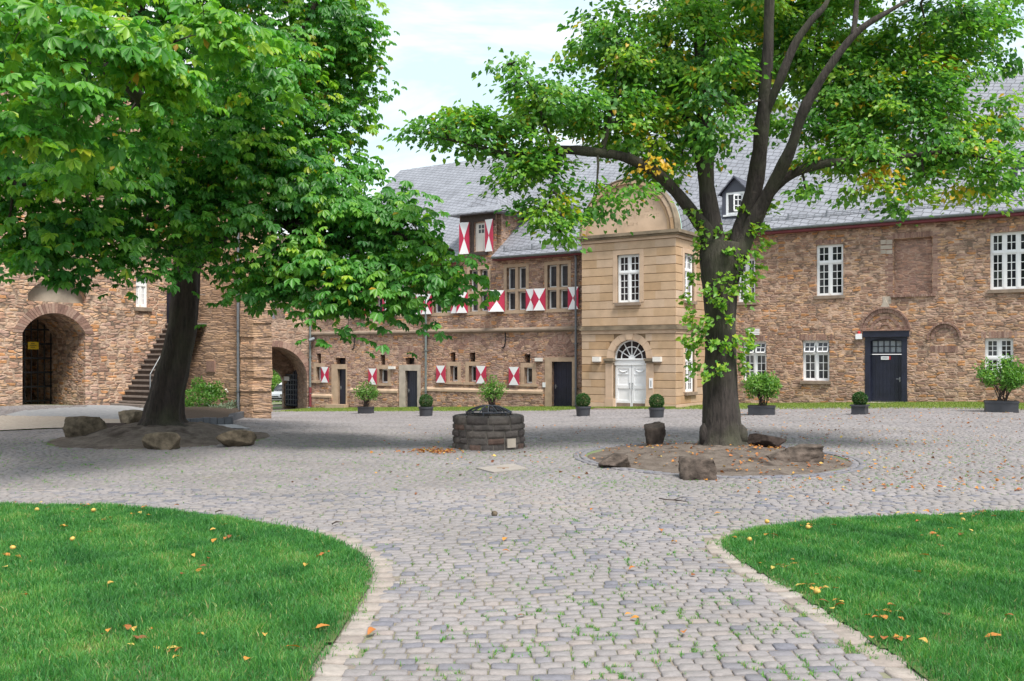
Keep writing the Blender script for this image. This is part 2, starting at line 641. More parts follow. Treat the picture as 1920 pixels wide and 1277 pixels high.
M['zinc'] = plain('zinc', (0.2, 0.215, 0.24), 0.45, 0.5, 0.15)
M['zinc_old'] = plain('patina_zinc', (0.17, 0.2, 0.2), 0.6, 0.2, 0.25)
M['white'] = plain('white_paint', (0.82, 0.83, 0.85), 0.4, 0, 0.03, 3)
M['cream'] = plain('cream_paint', (0.75, 0.72, 0.68), 0.5, 0, 0.05, 3)
M['red'] = plain('red_paint', (0.47, 0.022, 0.07), 0.5, 0, 0.1, 4)
M['darkred'] = plain('dark_red_wood', (0.17, 0.03, 0.04), 0.6, 0, 0.15)
M['navy'] = plain('dark_blue_door_paint', (0.014, 0.017, 0.035), 0.4, 0, 0.25, 3)
M['iron'] = plain('wrought_iron', (0.022, 0.023, 0.028), 0.45, 0.4, 0.2)
M['steel'] = plain('steel_rail', (0.35, 0.37, 0.4), 0.35, 0.7, 0.1)
M['darkwood'] = plain('old_dark_wood', (0.05, 0.035, 0.03), 0.7, 0, 0.3, 8)
M['yellow'] = plain('yellow_sign', (0.8, 0.55, 0.015), 0.5, 0, 0.04)
M['black'] = plain('black_print', (0.02, 0.02, 0.02), 0.6)
M['planter'] = plain('anthracite_planter', (0.045, 0.047, 0.058), 0.55, 0, 0.15)
M['soil'] = plain('planter_soil', (0.05, 0.035, 0.025), 0.95, 0, 0.3, 20, 0.5)
M['rubber'] = plain('tyre_rubber', (0.02, 0.02, 0.02), 0.8)
M['car_white'] = plain('white_car_paint', (0.8, 0.8, 0.8), 0.2, 0, 0.02)
M['lamp_red'] = plain('red_plastic', (0.5, 0.03, 0.03), 0.4)


def glass_mat():
    m, nt, p = new_mat('window_glass')
    tc = N(nt, 'ShaderNodeTexCoord')
    nz = N(nt, 'ShaderNodeTexNoise', Scale=1.2, Detail=3.0)
    nt.links.new(tc.outputs['Object'], nz.inputs['Vector'])
    rp = ramp(nt, [(0.35, (0.008, 0.008, 0.012)), (0.62, (0.03, 0.03, 0.038)), (0.72, (0.1, 0.095, 0.09))])
    nt.links.new(nz.outputs['Fac'], rp.inputs['Fac'])
    nt.links.new(rp.outputs['Color'], p.inputs['Base Color'])
    p.inputs['Roughness'].default_value = 0.06
    p.inputs['Specular IOR Level'].default_value = 0.6
    b = N(nt, 'ShaderNodeBump', Strength=0.06, Distance=0.02)
    n2 = N(nt, 'ShaderNodeTexNoise', Scale=2.5)
    nt.links.new(tc.outputs['Object'], n2.inputs['Vector'])
    nt.links.new(n2.outputs['Fac'], b.inputs['Height'])
    nt.links.new(b.outputs['Normal'], p.inputs['Normal'])
    return m


M['glass'] = glass_mat()


M['glass_lead'] = plain('leaded_glass', (.075, .08, .095), .12, 0, .5, 1.5)  # pale blue-grey base colour stands in for sky reflected in the panes


def bark(name, c0, c1, moss=None):
    m, nt, p = new_mat(name)
    tc = N(nt, 'ShaderNodeTexCoord')
    mp = N(nt, 'ShaderNodeMapping')
    mp.inputs['Scale'].default_value = (1, 1, 0.16)
    nt.links.new(tc.outputs['Object'], mp.inputs['Vector'])
    n1 = N(nt, 'ShaderNodeTexNoise', Scale=22.0, Detail=8.0, Roughness=0.65, Distortion=0.6)
    nt.links.new(mp.outputs['Vector'], n1.inputs['Vector'])
    rp = ramp(nt, [(0.32, c0), (0.68, c1)])
    nt.links.new(n1.outputs['Fac'], rp.inputs['Fac'])
    c = rp.outputs['Color']
    if moss:
        n2 = N(nt, 'ShaderNodeTexNoise', Scale=1.6, Detail=5.0)
        nt.links.new(tc.outputs['Object'], n2.inputs['Vector'])
        r2 = ramp(nt, [(0.45, 0.0), (0.7, 0.55)])
        nt.links.new(n2.outputs['Fac'], r2.inputs['Fac'])
        c = mixc(nt, r2.outputs['Color'], c, moss)
    nt.links.new(c, p.inputs['Base Color'])
    p.inputs['Roughness'].default_value = 0.95
    b = N(nt, 'ShaderNodeBump', Strength=1.0, Distance=0.035)
    nt.links.new(n1.outputs['Fac'], b.inputs['Height'])
    nt.links.new(b.outputs['Normal'], p.inputs['Normal'])
    return m


M['bark_lime'] = bark('lime_bark', (0.014, 0.011, 0.01), (0.062, 0.05, 0.045), (0.075, 0.08, 0.045))
M['bark_chestnut'] = bark('chestnut_bark', (0.012, 0.009, 0.008), (0.05, 0.036, 0.03), (0.05, 0.055, 0.025))
M['leaf_chestnut'] = leaf_mat('chestnut_leaves', [(0, (0.03, 0.135, 0.033)), (0.42, (0.085, 0.275, 0.048)), (0.72, (0.19, 0.4, 0.045)), (0.93, (0.36, 0.5, 0.05)), (1, (0.48, 0.28, 0.04))], 0.42)
M['leaf_lime'] = leaf_mat('lime_leaves', [(0, (0.045, 0.155, 0.042)), (0.42, (0.115, 0.29, 0.05)), (0.75, (0.23, 0.4, 0.048)), (0.93, (0.38, 0.46, 0.05)), (1, (0.6, 0.38, 0.04))], 0.42)
M['leaf_shrub'] = leaf_mat('shrub_leaves', [(0, (0.05, 0.16, 0.035)), (0.6, (0.13, 0.29, 0.05)), (1, (0.25, 0.38, 0.09))], 0.35)
M['leaf_box'] = leaf_mat('box_leaves', [(0, (0.018, 0.06, 0.014)), (0.7, (0.045, 0.13, 0.022)), (1, (0.1, 0.2, 0.03))], 0.15)
M['leaf_silver'] = leaf_mat('silvery_leaves', [(0, (0.12, 0.18, 0.12)), (1, (0.3, 0.36, 0.27))], 0.2)
M['leaf_far'] = leaf_mat('far_leaves', [(0, (0.06, 0.16, 0.03)), (1, (0.2, 0.35, 0.06))], 0.4)
M['grass'] = leaf_mat('grass_blades', [(0, (0.026, 0.115, 0.034)), (0.5, (0.064, 0.24, 0.054)), (0.85, (0.15, 0.34, 0.07)), (1, (0.42, 0.38, 0.17))], 0.35, 0.5, (1.3, 1.5, 0.7))
M['verge'] = leaf_mat('verge_grass', [(0, (0.11, 0.2, 0.035)), (0.6, (0.2, 0.3, 0.05)), (1, (0.36, 0.34, 0.11))], 0.3, 0.5, (1.3, 1.5, 0.7))
M['fallen'] = leaf_mat('fallen_leaf', [(0, (0.16, 0.055, 0.025)), (0.35, (0.36, 0.12, 0.03)), (0.7, (0.5, 0.22, 0.04)), (1, (0.55, 0.4, 0.1))], 0.15, 0.6)
M['petal'] = plain('white_petals', (0.8, 0.78, 0.72), 0.6)
M['cobble'] = toned('cobble_stone', [(0, (0.165, 0.165, 0.2)), (0.16, (0.205, 0.198, 0.225)), (0.34, (0.243, 0.227, 0.24)), (0.6, (0.268, 0.247, 0.253)), (0.85, (0.288, 0.262, 0.26)), (1, (0.31, 0.265, 0.25))], 0.75, 26, 0.13, 0.35, 60, 0.4, 'LINEAR', 0.16)
M['kerbstone'] = toned('kerb_stone', [(0, (0.26, 0.22, 0.2)), (0.5, (0.315, 0.27, 0.242)), (1, (0.34, 0.305, 0.28))], 0.8, 22, 0.14, 0.35, 50)
M['rock'] = toned('rough_rock', [(0, (0.085, 0.06, 0.052)), (1, (0.19, 0.15, 0.125))], 0.92, 6.0, 0.42, 1.0, 22, 0.3)
M['rock_tan'] = toned('tan_rock', [(0, (0.15, 0.115, 0.08)), (1, (0.25, 0.2, 0.145))], 0.92, 6.0, 0.42, 1.0, 22, 0.3)
M['wellstone'] = toned('well_stone', [(0, (0.085, 0.072, 0.07)), (0.5, (0.13, 0.112, 0.105)), (0.8, (0.165, 0.14, 0.125)), (1, (0.17, 0.1, 0.08))], 0.9, 7.0, 0.28, 0.8, 25, 0.3)


def ground_mat(name, cols, moss=None, scale=3.0, mscale=0.5, mrange=(0.5, 0.62), bump=0.5):
    m, nt, p = new_mat(name)
    tc = N(nt, 'ShaderNodeTexCoord')
    n1 = N(nt, 'ShaderNodeTexNoise', Scale=scale, Detail=8.0, Roughness=0.7)
    nt.links.new(tc.outputs['Object'], n1.inputs['Vector'])
    rp = ramp(nt, [(0.3, cols[0]), (0.7, cols[1])])
    nt.links.new(n1.outputs['Fac'], rp.inputs['Fac'])
    c = rp.outputs['Color']
    if moss:
        n2 = N(nt, 'ShaderNodeTexNoise', Scale=mscale, Detail=6.0)
        nt.links.new(tc.outputs['Object'], n2.inputs['Vector'])
        r2 = ramp(nt, [(mrange[0], 0.0), (mrange[1], 1.0)])
        nt.links.new(n2.outputs['Fac'], r2.inputs['Fac'])
        c = mixc(nt, r2.outputs['Color'], c, moss)
    nt.links.new(c, p.inputs['Base Color'])
    p.inputs['Roughness'].default_value = 0.95
    p.inputs['Specular IOR Level'].default_value = 0.2
    n3 = N(nt, 'ShaderNodeTexNoise', Scale=40.0, Detail=6.0)
    nt.links.new(tc.outputs['Object'], n3.inputs['Vector'])
    b = N(nt, 'ShaderNodeBump', Strength=bump, Distance=0.02)
    nt.links.new(n3.outputs['Fac'], b.inputs['Height'])
    nt.links.new(b.outputs['Normal'], p.inputs['Normal'])
    return m


M['joints'] = ground_mat('sandy_joints', ((0.16, 0.135, 0.115), (0.24, 0.205, 0.175)), (0.11, 0.18, 0.05), 5.0, 0.45, (0.46, 0.62))
M['earth'] = ground_mat('bare_earth', ((0.075, 0.057, 0.048), (0.18, 0.15, 0.13)), (0.05, 0.037, 0.031), 4.5, 2.2, (0.56, 0.7), 1.0)
M['lawn_soil'] = ground_mat('lawn_soil', ((0.06, 0.09, 0.03), (0.1, 0.13, 0.05)), None, 4.0)
M['gravel'] = ground_mat('pale_gravel', ((0.3, 0.255, 0.215), (0.45, 0.4, 0.35)), None, 14.0)
M['pathstone'] = ground_mat('path_asphalt', ((0.24, 0.25, 0.27), (0.34, 0.345, 0.36)), None, 8.0)
M['slab'] = ground_mat('concrete_slab', ((0.25, 0.225, 0.21), (0.32, 0.29, 0.27)), None, 6.0)
# ------------------------------------------------------------------ building helpers
def arc_pts(xa, xb, zs, rise, n=20):
    """points of a round or segmental arch from (xa, zs) over its crown to (xb, zs)"""
    h = (xb - xa) / 2
    cx = (xa + xb) / 2
    if rise >= h * 0.98:
        return [(cx - h * math.cos(math.pi * i / n), zs + rise * math.sin(math.pi * i / n)) for i in range(n + 1)]
    rad = (h * h + rise * rise) / (2 * rise)
    a0 = math.asin(h / rad)
    return [(cx + rad * math.sin(-a0 + 2 * a0 * i / n), zs + rise - rad + rad * math.cos(-a0 + 2 * a0 * i / n)) for i in range(n + 1)]


def wall_mesh(mb, x0, x1, z0, z1, y0, t, ops, mi=0, ends=True):
    """a wall standing at y0 with reveals t deep; openings (xa, xb, za, zb, rise)"""
    ops = [tuple(o) + (0,) * (5 - len(o)) for o in ops]
    xs = sorted({x0, x1} | {min(max(v, x0), x1) for o in ops for v in o[:2]})
    zs = sorted({z0, z1} | {min(max(v, z0), z1) for o in ops for v in o[2:4]})
    for i in range(len(xs) - 1):
        for j in range(len(zs) - 1):
            cx, cz = (xs[i] + xs[i + 1]) / 2, (zs[j] + zs[j + 1]) / 2
            if xs[i + 1] - xs[i] < 1e-6 or zs[j + 1] - zs[j] < 1e-6:
                continue
            if any(o[0] < cx < o[1] and o[2] < cz < o[3] for o in ops):
                continue
            a, b, c, d = xs[i], xs[i + 1], zs[j], zs[j + 1]
            mb.face([(a, y0, c), (b, y0, c), (b, y0, d), (a, y0, d)], mi)
    y1 = y0 + t
    for xa, xb, za, zb, rise in ops:
        zs_ = zb - rise
        mb.face([(xa, y0, za), (xa, y0, zs_), (xa, y1, zs_), (xa, y1, za)], mi)
        mb.face([(xb, y0, za), (xb, y1, za), (xb, y1, zs_), (xb, y0, zs_)], mi)
        if za > z0 + 1e-4:
            mb.face([(xa, y0, za), (xa, y1, za), (xb, y1, za), (xb, y0, za)], mi)
        if rise:
            ps = arc_pts(xa, xb, zs_, rise)
            for (p, q), (r, s) in zip(ps, ps[1:]):
                if zb - max(q, s) > 1e-5 or abs(q - s) > 1e-5:
                    mb.face([(p, y0, q), (r, y0, s), (r, y0, zb), (p, y0, zb)], mi)
                mb.face([(p, y0, q), (p, y1, q), (r, y1, s), (r, y0, s)], mi)
        else:
            mb.face([(xa, y0, zb), (xb, y0, zb), (xb, y1, zb), (xa, y1, zb)], mi)
    if ends:
        mb.face([(x0, y0, z0), (x0, y0, z1), (x0, y1, z1), (x0, y1, z0)], mi)
        mb.face([(x1, y0, z0), (x1, y1, z0), (x1, y1, z1), (x1, y0, z1)], mi)
        mb.face([(x0, y0, z1), (x1, y0, z1), (x1, y1, z1), (x0, y1, z1)], mi)


def ring(mb, xa, xb, zs, rise, wid, y0, y1, n=20, mi=0, e=0.06, tones=True):
    """a band of voussoirs round an arch"""
    inn = arc_pts(xa, xb, zs, rise, n)
    out = arc_pts(xa - wid, xb + wid, zs, rise + wid, n)
    for k in range(n):
        t = rnd.random() if tones else 0.5
        a, b, c, d = inn[k], inn[k + 1], out[k + 1], out[k]
        a2 = (a[0] + (b[0] - a[0]) * e, a[1] + (b[1] - a[1]) * e)
        b2 = (b[0] - (b[0] - a[0]) * e, b[1] - (b[1] - a[1]) * e)
        c2 = (c[0] - (c[0] - d[0]) * e, c[1] - (c[1] - d[1]) * e)
        d2 = (d[0] + (c[0] - d[0]) * e, d[1] + (c[1] - d[1]) * e)
        mb.prism([a2, b2, c2, d2], y0 + rnd.uniform(0, 0.008), y1, mi, t)


def soldier(mb, xa, xb, za, zb, y0, y1, step=0.085):
    """a flat arch or sill of bricks on end"""
    n = max(2, round((xb - xa) / step))
    w = (xb - xa) / n
    for k in range(n):
        mb.box(xa + k * w + 0.006, xa + (k + 1) * w - 0.006, y0 + rnd.uniform(0, 0.01), y1, za + rnd.uniform(0, 0.015), zb - rnd.uniform(0, 0.015), 0, rnd.random())


def grid_window(B, rect, y, sections, parent=None, cas=2, each=2, label=None, name='window', sill=None, mat='white', open_top=False):
    """white timber window: sections = [(height share, pane rows)] from the top; cas casements of `each` panes"""
    xa, xb, za, zb = rect
    f, gl = MB(), MB()
    F, S, Bm = 0.055, 0.05, 0.026
    f.box(xa, xa + F, y, y + 0.09, za, zb)
    f.box(xb - F, xb, y, y + 0.09, za, zb)
    f.box(xa + F, xb - F, y, y + 0.09, za, za + F)
    f.box(xa + F, xb - F, y, y + 0.09, zb - F, zb)
    ix0, ix1, iz0, iz1 = xa + F, xb - F, za + F, zb - F
    H = iz1 - iz0
    top = iz1
    mull = 0.07
    cw = (ix1 - ix0 - mull * (cas - 1)) / cas
    for si, (sh, rows) in enumerate(sections):
        bot = top - sh * H
        if si < len(sections) - 1:
            f.box(ix0, ix1, y - 0.02, y + 0.085, bot - 0.035, bot + 0.035)
        z0, z1 = bot + (0.035 if si < len(sections) - 1 else 0), top - (0.035 if si else 0)
        for c in range(cas):
            x0 = ix0 + c * (cw + mull)
            x1 = x0 + cw
            if c:
                f.box(x0 - mull, x0, y - 0.012, y + 0.085, z0, z1)
            tilt = open_top and si == 0
            ys = y + 0.012
            if tilt:
                # the top light hangs open, leaning out at its foot
                def T(x, z):
                    return (x, ys - (z1 - z) * 0.32, z)
                for (p, q, r, s) in ((x0, x0 + S, z0, z1), (x1 - S, x1, z0, z1), (x0, x1, z0, z0 + S), (x0, x1, z1 - S, z1)):
                    f.face([T(p, r), T(q, r), T(q, s), T(p, s)])
                for k in range(1, each):
                    xm = x0 + (x1 - x0) * k / each
                    f.face([T(xm - .014, z0), T(xm + .014, z0), T(xm + .014, z1), T(xm - .014, z1)])
                for k in range(1, rows):
                    zm = z0 + (z1 - z0) * k / rows
                    f.face([T(x0, zm - .014), T(x1, zm - .014), T(x1, zm + .014), T(x0, zm + .014)])
                gl.face([(a, b + 0.012, c_) for a, b, c_ in (T(x0, z0), T(x1, z0), T(x1, z1), T(x0, z1))])
                gl.face([(x0, ys + 0.07, z0), (x1, ys + 0.07, z0), (x1, ys + 0.07, z1), (x0, ys + 0.07, z1)])
                continue
            f.box(x0, x0 + S, ys, ys + 0.05, z0, z1)
            f.box(x1 - S, x1, ys, ys + 0.05, z0, z1)
            f.box(x0 + S, x1 - S, ys, ys + 0.05, z0, z0 + S)
            f.box(x0 + S, x1 - S, ys, ys + 0.05, z1 - S, z1)
            gx0, gx1, gz0, gz1 = x0 + S, x1 - S, z0 + S, z1 - S
            for k in range(1, each):
                xm = gx0 + (gx1 - gx0) * k / each
                f.box(xm - Bm / 2, xm + Bm / 2, ys + 0.006, ys + 0.04, gz0, gz1)
            for k in range(1, rows):
                zm = gz0 + (gz1 - gz0) * k / rows
                f.box(gx0, gx1, ys + 0.008, ys + 0.038, zm - Bm / 2, zm + Bm / 2)
            # every pane leans its own hair's breadth, as old glass does
            for a in range(each):
                for r_ in range(rows):
                    px0, px1 = gx0 + (gx1 - gx0) * a / each, gx0 + (gx1 - gx0) * (a + 1) / each
                    pz0, pz1 = gz0 + (gz1 - gz0) * r_ / rows, gz0 + (gz1 - gz0) * (r_ + 1) / rows
                    j = [ys + 0.03 + rnd.uniform(-0.004, 0.004) for _ in range(3)]
                    gl.face([(px0, j[0], pz0), (px1, j[1], pz0), (px1, j[1] + j[2] - j[0], pz1), (px0, j[2], pz1)])
        top = bot
    w = B.part(f, name, M[mat], parent)
    B.part(gl, 'pane', M['glass'], w)
    if sill is not None:
        s = MB()
        s.box(xa - 0.07, xb + 0.07, sill - 0.07, y + 0.02, za - 0.13, za - 0.004)
        B.part(s, 'sill', M['sill'], w)
    if label:
        w['label'] = label
    return w


def shutter(B, xa, xb, za, zb, y, parent=None, fold=0.0):
    """white board with red triangles left and right; fold swings its right edge out"""
    mb = MB()
    cx, cz, t = (xa + xb) / 2, (za + zb) / 2, 0.045

    def P(x, z, dy):
        f = (x - xa) / (xb - xa) if fold > 0 else (xb - x) / (xb - xa)
        return (x, y + dy - abs(fold) * f, z)
    A, Bq, C, D, E = P(xa, za, 0), P(xb, za, 0), P(xb, zb, 0), P(xa, zb, 0), P(cx, cz, 0)
    mb.face([A, Bq, E], 0)
    mb.face([Bq, C, E], 1)
    mb.face([C, D, E], 0)
    mb.face([D, A, E], 1)
    a, b, c, d = P(xa, za, t), P(xb, za, t), P(xb, zb, t), P(xa, zb, t)
    mb.face([a, d, c, b], 0)
    for q in ((A, a, b, Bq), (Bq, b, c, C), (C, c, d, D), (D, d, a, A)):
        mb.face(list(q), 1)
    mb.obox(((xa + xb) / 2, y + t + 0.02, zb - 0.12), (0.03, 0, 0), (0, 0.02, 0), (0, 0, 0.02), 1)
    return B.part(mb, 'shutter', [M['white'], M['red']], parent)


def plank_door(B, xa, xb, za, zb, y, name='door', parent=None, studs=True, handle='left'):
    mb = MB()
    n = max(3, round((xb - xa) / 0.14))
    w = (xb - xa) / n
    for k in range(n):
        mb.box(xa + k * w + 0.004, xa + (k + 1) * w - 0.004, y + rnd.uniform(0, 0.004), y + 0.05, za, zb)
    mb.box(xa, xb, y + 0.02, y + 0.06, za + 0.001, zb - 0.001)
    if studs:
        for j in range(1, 6):
            z = za + (zb - za) * j / 6
            for k in range(n):
                x = xa + (k + 0.5) * w
                mb.box(x - 0.012, x + 0.012, y - 0.014, y + 0.01, z - 0.012, z + 0.012)
    d = B.part(mb, name, M['navy'], parent)
    h = MB()
    x = xa + 0.1 if handle == 'left' else xb - 0.1
    sg = 1 if handle == 'left' else -1
    z = za + 1.0 * (zb - za) / 2.1
    h.box(x - 0.02, x + 0.02, y - 0.02, y + 0.001, z - 0.11, z + 0.07)
    h.tube([(x, y - 0.015, z), (x, y - 0.07, z), (x + sg * 0.12, y - 0.07, z)], 0.011, 6)
    B.part(h, 'handle', M['steel'], d)
    return d


def downpipe(B, x, z0, z1, y, r=0.05, mat='zinc', shoe=True, foot=None):
    mb = MB()
    pts = [(x, y, z1), (x, y, z0 + 0.12)]
    if shoe:
        pts += [(x, y - 0.02, z0 + 0.06), (x, y - 0.14, z0 + 0.02)]
    mb.tube(pts, r, 10)
    z = z0 + 0.8
    while z < z1:
        mb.box(x - r - 0.012, x + r + 0.012, y - r - 0.008, y + r + 0.06, z, z + 0.035)
        z += 2.0
    p = B.part(mb, 'downpipe', M[mat], None, False)
    if foot:
        fb = MB()
        fb.tube([(x, y, z0 + 1.15), (x, y, z0 + 0.1)], r + 0.018, 10)
        B.part(fb, 'stand_pipe', M[foot], p)
    return p


def roof_slab(mb, x0, x1, e, r, t=0.12, mi=0):
    """roof plane from eave e=(y, z) to ridge r=(y, z); UV in metres"""
    s = math.hypot(r[0] - e[0], r[1] - e[1])
    # a slight flare near the eave
    k = 0.18
    m = (e[0] + (r[0] - e[0]) * k, e[1] + (r[1] - e[1]) * k - 0.12)
    s1 = math.hypot(m[0] - e[0], m[1] - e[1])
    for (a, b, u0, u1) in ((e, m, 0, s1), (m, r, s1, s1 + math.hypot(r[0] - m[0], r[1] - m[1]))):
        mb.face([(x0, a[0], a[1]), (x1, a[0], a[1]), (x1, b[0], b[1]), (x0, b[0], b[1])], mi,
                uv=[(x0, u0), (x1, u0), (x1, u1), (x0, u1)])
    mb.face([(x0, e[0], e[1]), (x0, e[0], e[1] - t), (x1, e[0], e[1] - t), (x1, e[0], e[1])], mi, uv=[(0, 0)] * 4)
    mb.face([(x0, e[0], e[1] - t), (x0, r[0], r[1] - t - .3), (x1, r[0], r[1] - t - .3), (x1, e[0], e[1] - t)], mi, uv=[(0, 0)] * 4)


def poly_roof(mb, tris, mi=0):
    """roof faces with UV along the eave and up the slope"""
    for f in tris:
        P = [Vector(p) for p in f]
        n = (P[1] - P[0]).cross(P[2] - P[0])
        n.normalize()
        h = Vector((0, 0, 1)).cross(n)
        h = h.normalized() if h.length > 1e-6 else Vector((1, 0, 0))
        v = n.cross(h)
        mb.face(f, mi, uv=[(p.dot(h), p.dot(v)) for p in P])


def snow_guard(B, x0, x1, y, z, sl, parent=None):
    """low wire fence standing on the slates just above the eave"""
    mb = MB()
    n = max(2, int((x1 - x0) / 1.5))
    for k in range(n + 1):
        x = x0 + (x1 - x0) * k / n
        mb.box(x - 0.025, x + 0.025, y - 0.02, y + 0.02, z - 0.15, z + 0.3)
        mb.tube([(x, y, z + 0.22), (x, y + 0.3, z + 0.3 * sl)], 0.01, 4)
    for h in (0.06, 0.13, 0.2):
        mb.box(x0, x1, y - 0.006, y + 0.006, z + h, z + h + 0.018)
    m = int((x1 - x0) / 0.22)
    for k in range(m):
        x = x0 + (x1 - x0) * k / m
        mb.box(x - 0.004, x + 0.004, y - 0.004, y + 0.004, z + 0.02, z + 0.21)
    return B.part(mb, 'snow_guard', M['zinc'], parent)


def gutter(B, x0, x1, y, z, r=0.075, mat='zinc_old'):
    mb = MB()
    prof = [(y + r * math.cos(a), z + r * math.sin(a)) for a in [math.pi + math.pi * k / 8 for k in range(9)]]
    for (a, b), (c, d) in zip(prof, prof[1:]):
        mb.face([(x0, a, b), (x1, a, b), (x1, c, d), (x0, c, d)])
    mb.face([(x0, a, b) for a, b in prof])
    mb.face([(x1, a, b) for a, b in prof])
    x = x0 + 0.3
    while x < x1:
        mb.box(x - 0.012, x + 0.012, y - r - 0.01, y + r, z - r - 0.012, z - r + 0.004)
        x += 0.8
    return B.part(mb, 'gutter', M[mat])


# ------------------------------------------------------------------ right wing
sR0, sR1 = -19.2, 6.0
BR = Bld('long_wing', 'long two storey brown stone wing with white windows and a dark blue door', 'building', FM, -7.0, D_R, gz(*FM.world(-7, D_R)))
rR = lambda a, b, c, d: FM.rect(a, b, c, d, D_R)
eR = 7.0                                       # eave height
up0, up1, up2 = rR(1383, 1416, 484, 566), rR(1530, 1581, 458, 554), rR(1856, 1936, 434, 542)
lo0, lo1, lo2 = rR(1392, 1437, 640, 714), rR(1504, 1555, 638, 714), rR(1846, 1900, 634, 708)
upm = rR(1290, 1322, 500, 575)
bl = rR(1675, 1748, 446, 551)
dr = rR(1622, 1701, 632, 756)
ops = [up0, up1, up2, lo0, lo1, lo2, bl, dr]
w = MB()
wall_mesh(w, sR0, sR1, -2.5, eR, D_R, 0.32, ops)
BR.part(w, 'wall', M['rubble_right'])
# openings
for r_ in (up0, up1):
    grid_window(BR, r_, D_R + 0.13, [(0.34, 2), (0.66, 4)], sill=D_R)
grid_window(BR, up2, D_R + 0.13, [(0.34, 2), (0.66, 4)], cas=3, sill=D_R, label='wide upper window of three casements')
grid_window(BR, lo0, D_R + 0.14, [(0.3, 2), (0.7, 3)], sill=D_R, open_top=True, label='ground floor window with its top light tilted open')
grid_window(BR, lo1, D_R + 0.14, [(0.3, 2), (0.7, 3)], sill=D_R, open_top=True, label='ground floor window with its top light tilted open')
grid_window(BR, lo2, D_R + 0.14, [(0.5, 3), (0.5, 3)], sill=D_R)
mb = MB()
for r_ in (lo0, lo1, lo2):
    soldier(mb, r_[0] - 0.12, r_[1] + 0.12, r_[3] + 0.006, r_[3] + 0.25, D_R - 0.008, D_R + 0.2)
for r_ in (up1, up2, up0):
    soldier(mb, r_[0] - 0.1, r_[1] + 0.1, r_[3] + 0.006, r_[3] + 0.2, D_R - 0.006, D_R + 0.2)
BR.each(mb, 'brick_lintel', M['voussoir'])
# the walled up window
mb = MB()
mb.face([(bl[0], D_R + 0.2, bl[2]), (bl[1], D_R + 0.2, bl[2]), (bl[1], D_R + 0.2, bl[3]), (bl[0], D_R + 0.2, bl[3])])
q = BR.part(mb, 'blind_window', M['brick'])
s = MB()
soldier(s, bl[0] - 0.1, bl[1] + 0.12, bl[2] - 0.12, bl[2] - 0.004, D_R - 0.07, D_R + 0.1)
soldier(s, bl[0] - 0.02, bl[1] + 0.02, bl[3] + 0.004, bl[3] + 0.22, D_R - 0.012, D_R + 0.1)
BR.each(s, 'brick_sill', M['voussoir'], q)
s = MB()
z = bl[2]
k = 0
while z < bl[3] + 0.1:
    wd = 0.28 if k % 2 else 0.17
    for xx, sg in ((bl[0] - 0.02, -1), (bl[1] + 0.02, 1)):
        s.box(min(xx, xx + sg * wd), max(xx, xx + sg * wd), D_R - 0.006, D_R + 0.05, z + 0.006, z + 0.075, 0, rnd.random())
    z += 0.082
    k += 1
BR.each(s, 'brick_jamb', M['voussoir'], q)
s = MB()
for (a, b, c, d) in ((1651, 1661, 450, 458), (1662, 1673, 450, 458), (1651, 1673, 460, 467), (1651, 1661, 469, 476), (1662, 1673, 469, 476), (1655, 1671, 556, 570)):
    r_ = rR(a, b, c, d)
    s.box(r_[0], r_[1], D_R - 0.012, D_R + 0.05, r_[2], r_[3])
BR.each(s, 'pale_block', M['greystone'])
# dark blue door with fanlight under a heavy lintel
xa, xb, za, zb = dr
fm = MB()
J = 0.2
fm.box(xa, xa + J, D_R - 0.02, D_R + 0.3, za, zb)
fm.box(xb - J, xb, D_R - 0.02, D_R + 0.3, za, zb)
fm.box(xa - 0.06, xb + 0.08, D_R - 0.09, D_R + 0.3, zb + 0.003, zb + 0.24)
ps = arc_pts(xa + J, xb - J, zb - 0.16, 0.12, 12)
for (p, q_), (r0, s0) in zip(ps, ps[1:]):
    fm.face([(p, D_R - 0.015, q_), (r0, D_R - 0.015, s0), (r0, D_R - 0.015, zb), (p, D_R - 0.015, zb)])
dfr = BR.part(fm, 'door_frame', M['navy'])
t_ = MB()
t_.box(xa - 0.08, xb + 0.1, D_R - 0.12, D_R + 0.05, zb + 0.245, zb + 0.285)
BR.part(t_, 'tile_drip', M['voussoir'], dfr)
lf = plank_door(BR, xa + J, xb - J, za + 0.08, zb - 0.68, D_R + 0.17, handle='right')
fl = MB()
fx0, fx1, fz0, fz1 = xa + J, xb - J, zb - 0.66, zb - 0.12
fl.box(fx0, fx1, D_R + 0.15, D_R + 0.24, fz0, fz0 + 0.07)
for k in range(6):
    x = fx0 + 0.03 + (fx1 - fx0 - 0.06) * k / 5
    fl.box(x - 0.018, x + 0.018, D_R + 0.16, D_R + 0.22, fz0 + 0.07, fz1)
fl.box(fx0, fx1, D_R + 0.165, D_R + 0.215, fz0 + 0.29, fz0 + 0.315)
fl.box(fx0, fx1, D_R + 0.17, D_R + 0.2, fz1 - 0.03, fz1 + 0.12)
fo = BR.part(fl, 'fanlight', M['navy'])
gl = MB()
gl.face([(fx0, D_R + 0.2, fz0), (fx1, D_R + 0.2, fz0), (fx1, D_R + 0.2, fz1), (fx0, D_R + 0.2, fz1)])
M['glass_pale'] = plain('pale_fanlight_glass', (0.3, 0.33, 0.37), 0.15, 0, 0.15, 2)
BR.part(gl, 'pane', M['glass_pale'], fo)
st = MB()
st.box(xa - 0.1, xb + 0.12, D_R - 0.3, D_R + 0.25, za - 0.5, za + 0.03)
BR.part(st, 'doorstep', M['greystone'])
q = FM.rect(1652, 1670, 668, 674.5, D_R + .16)
mb = MB()
mb.box(q[0], q[1] - .06, D_R + .145, D_R + .16, q[2], q[3])
dsg = mb.build('door_sign', M['white'])
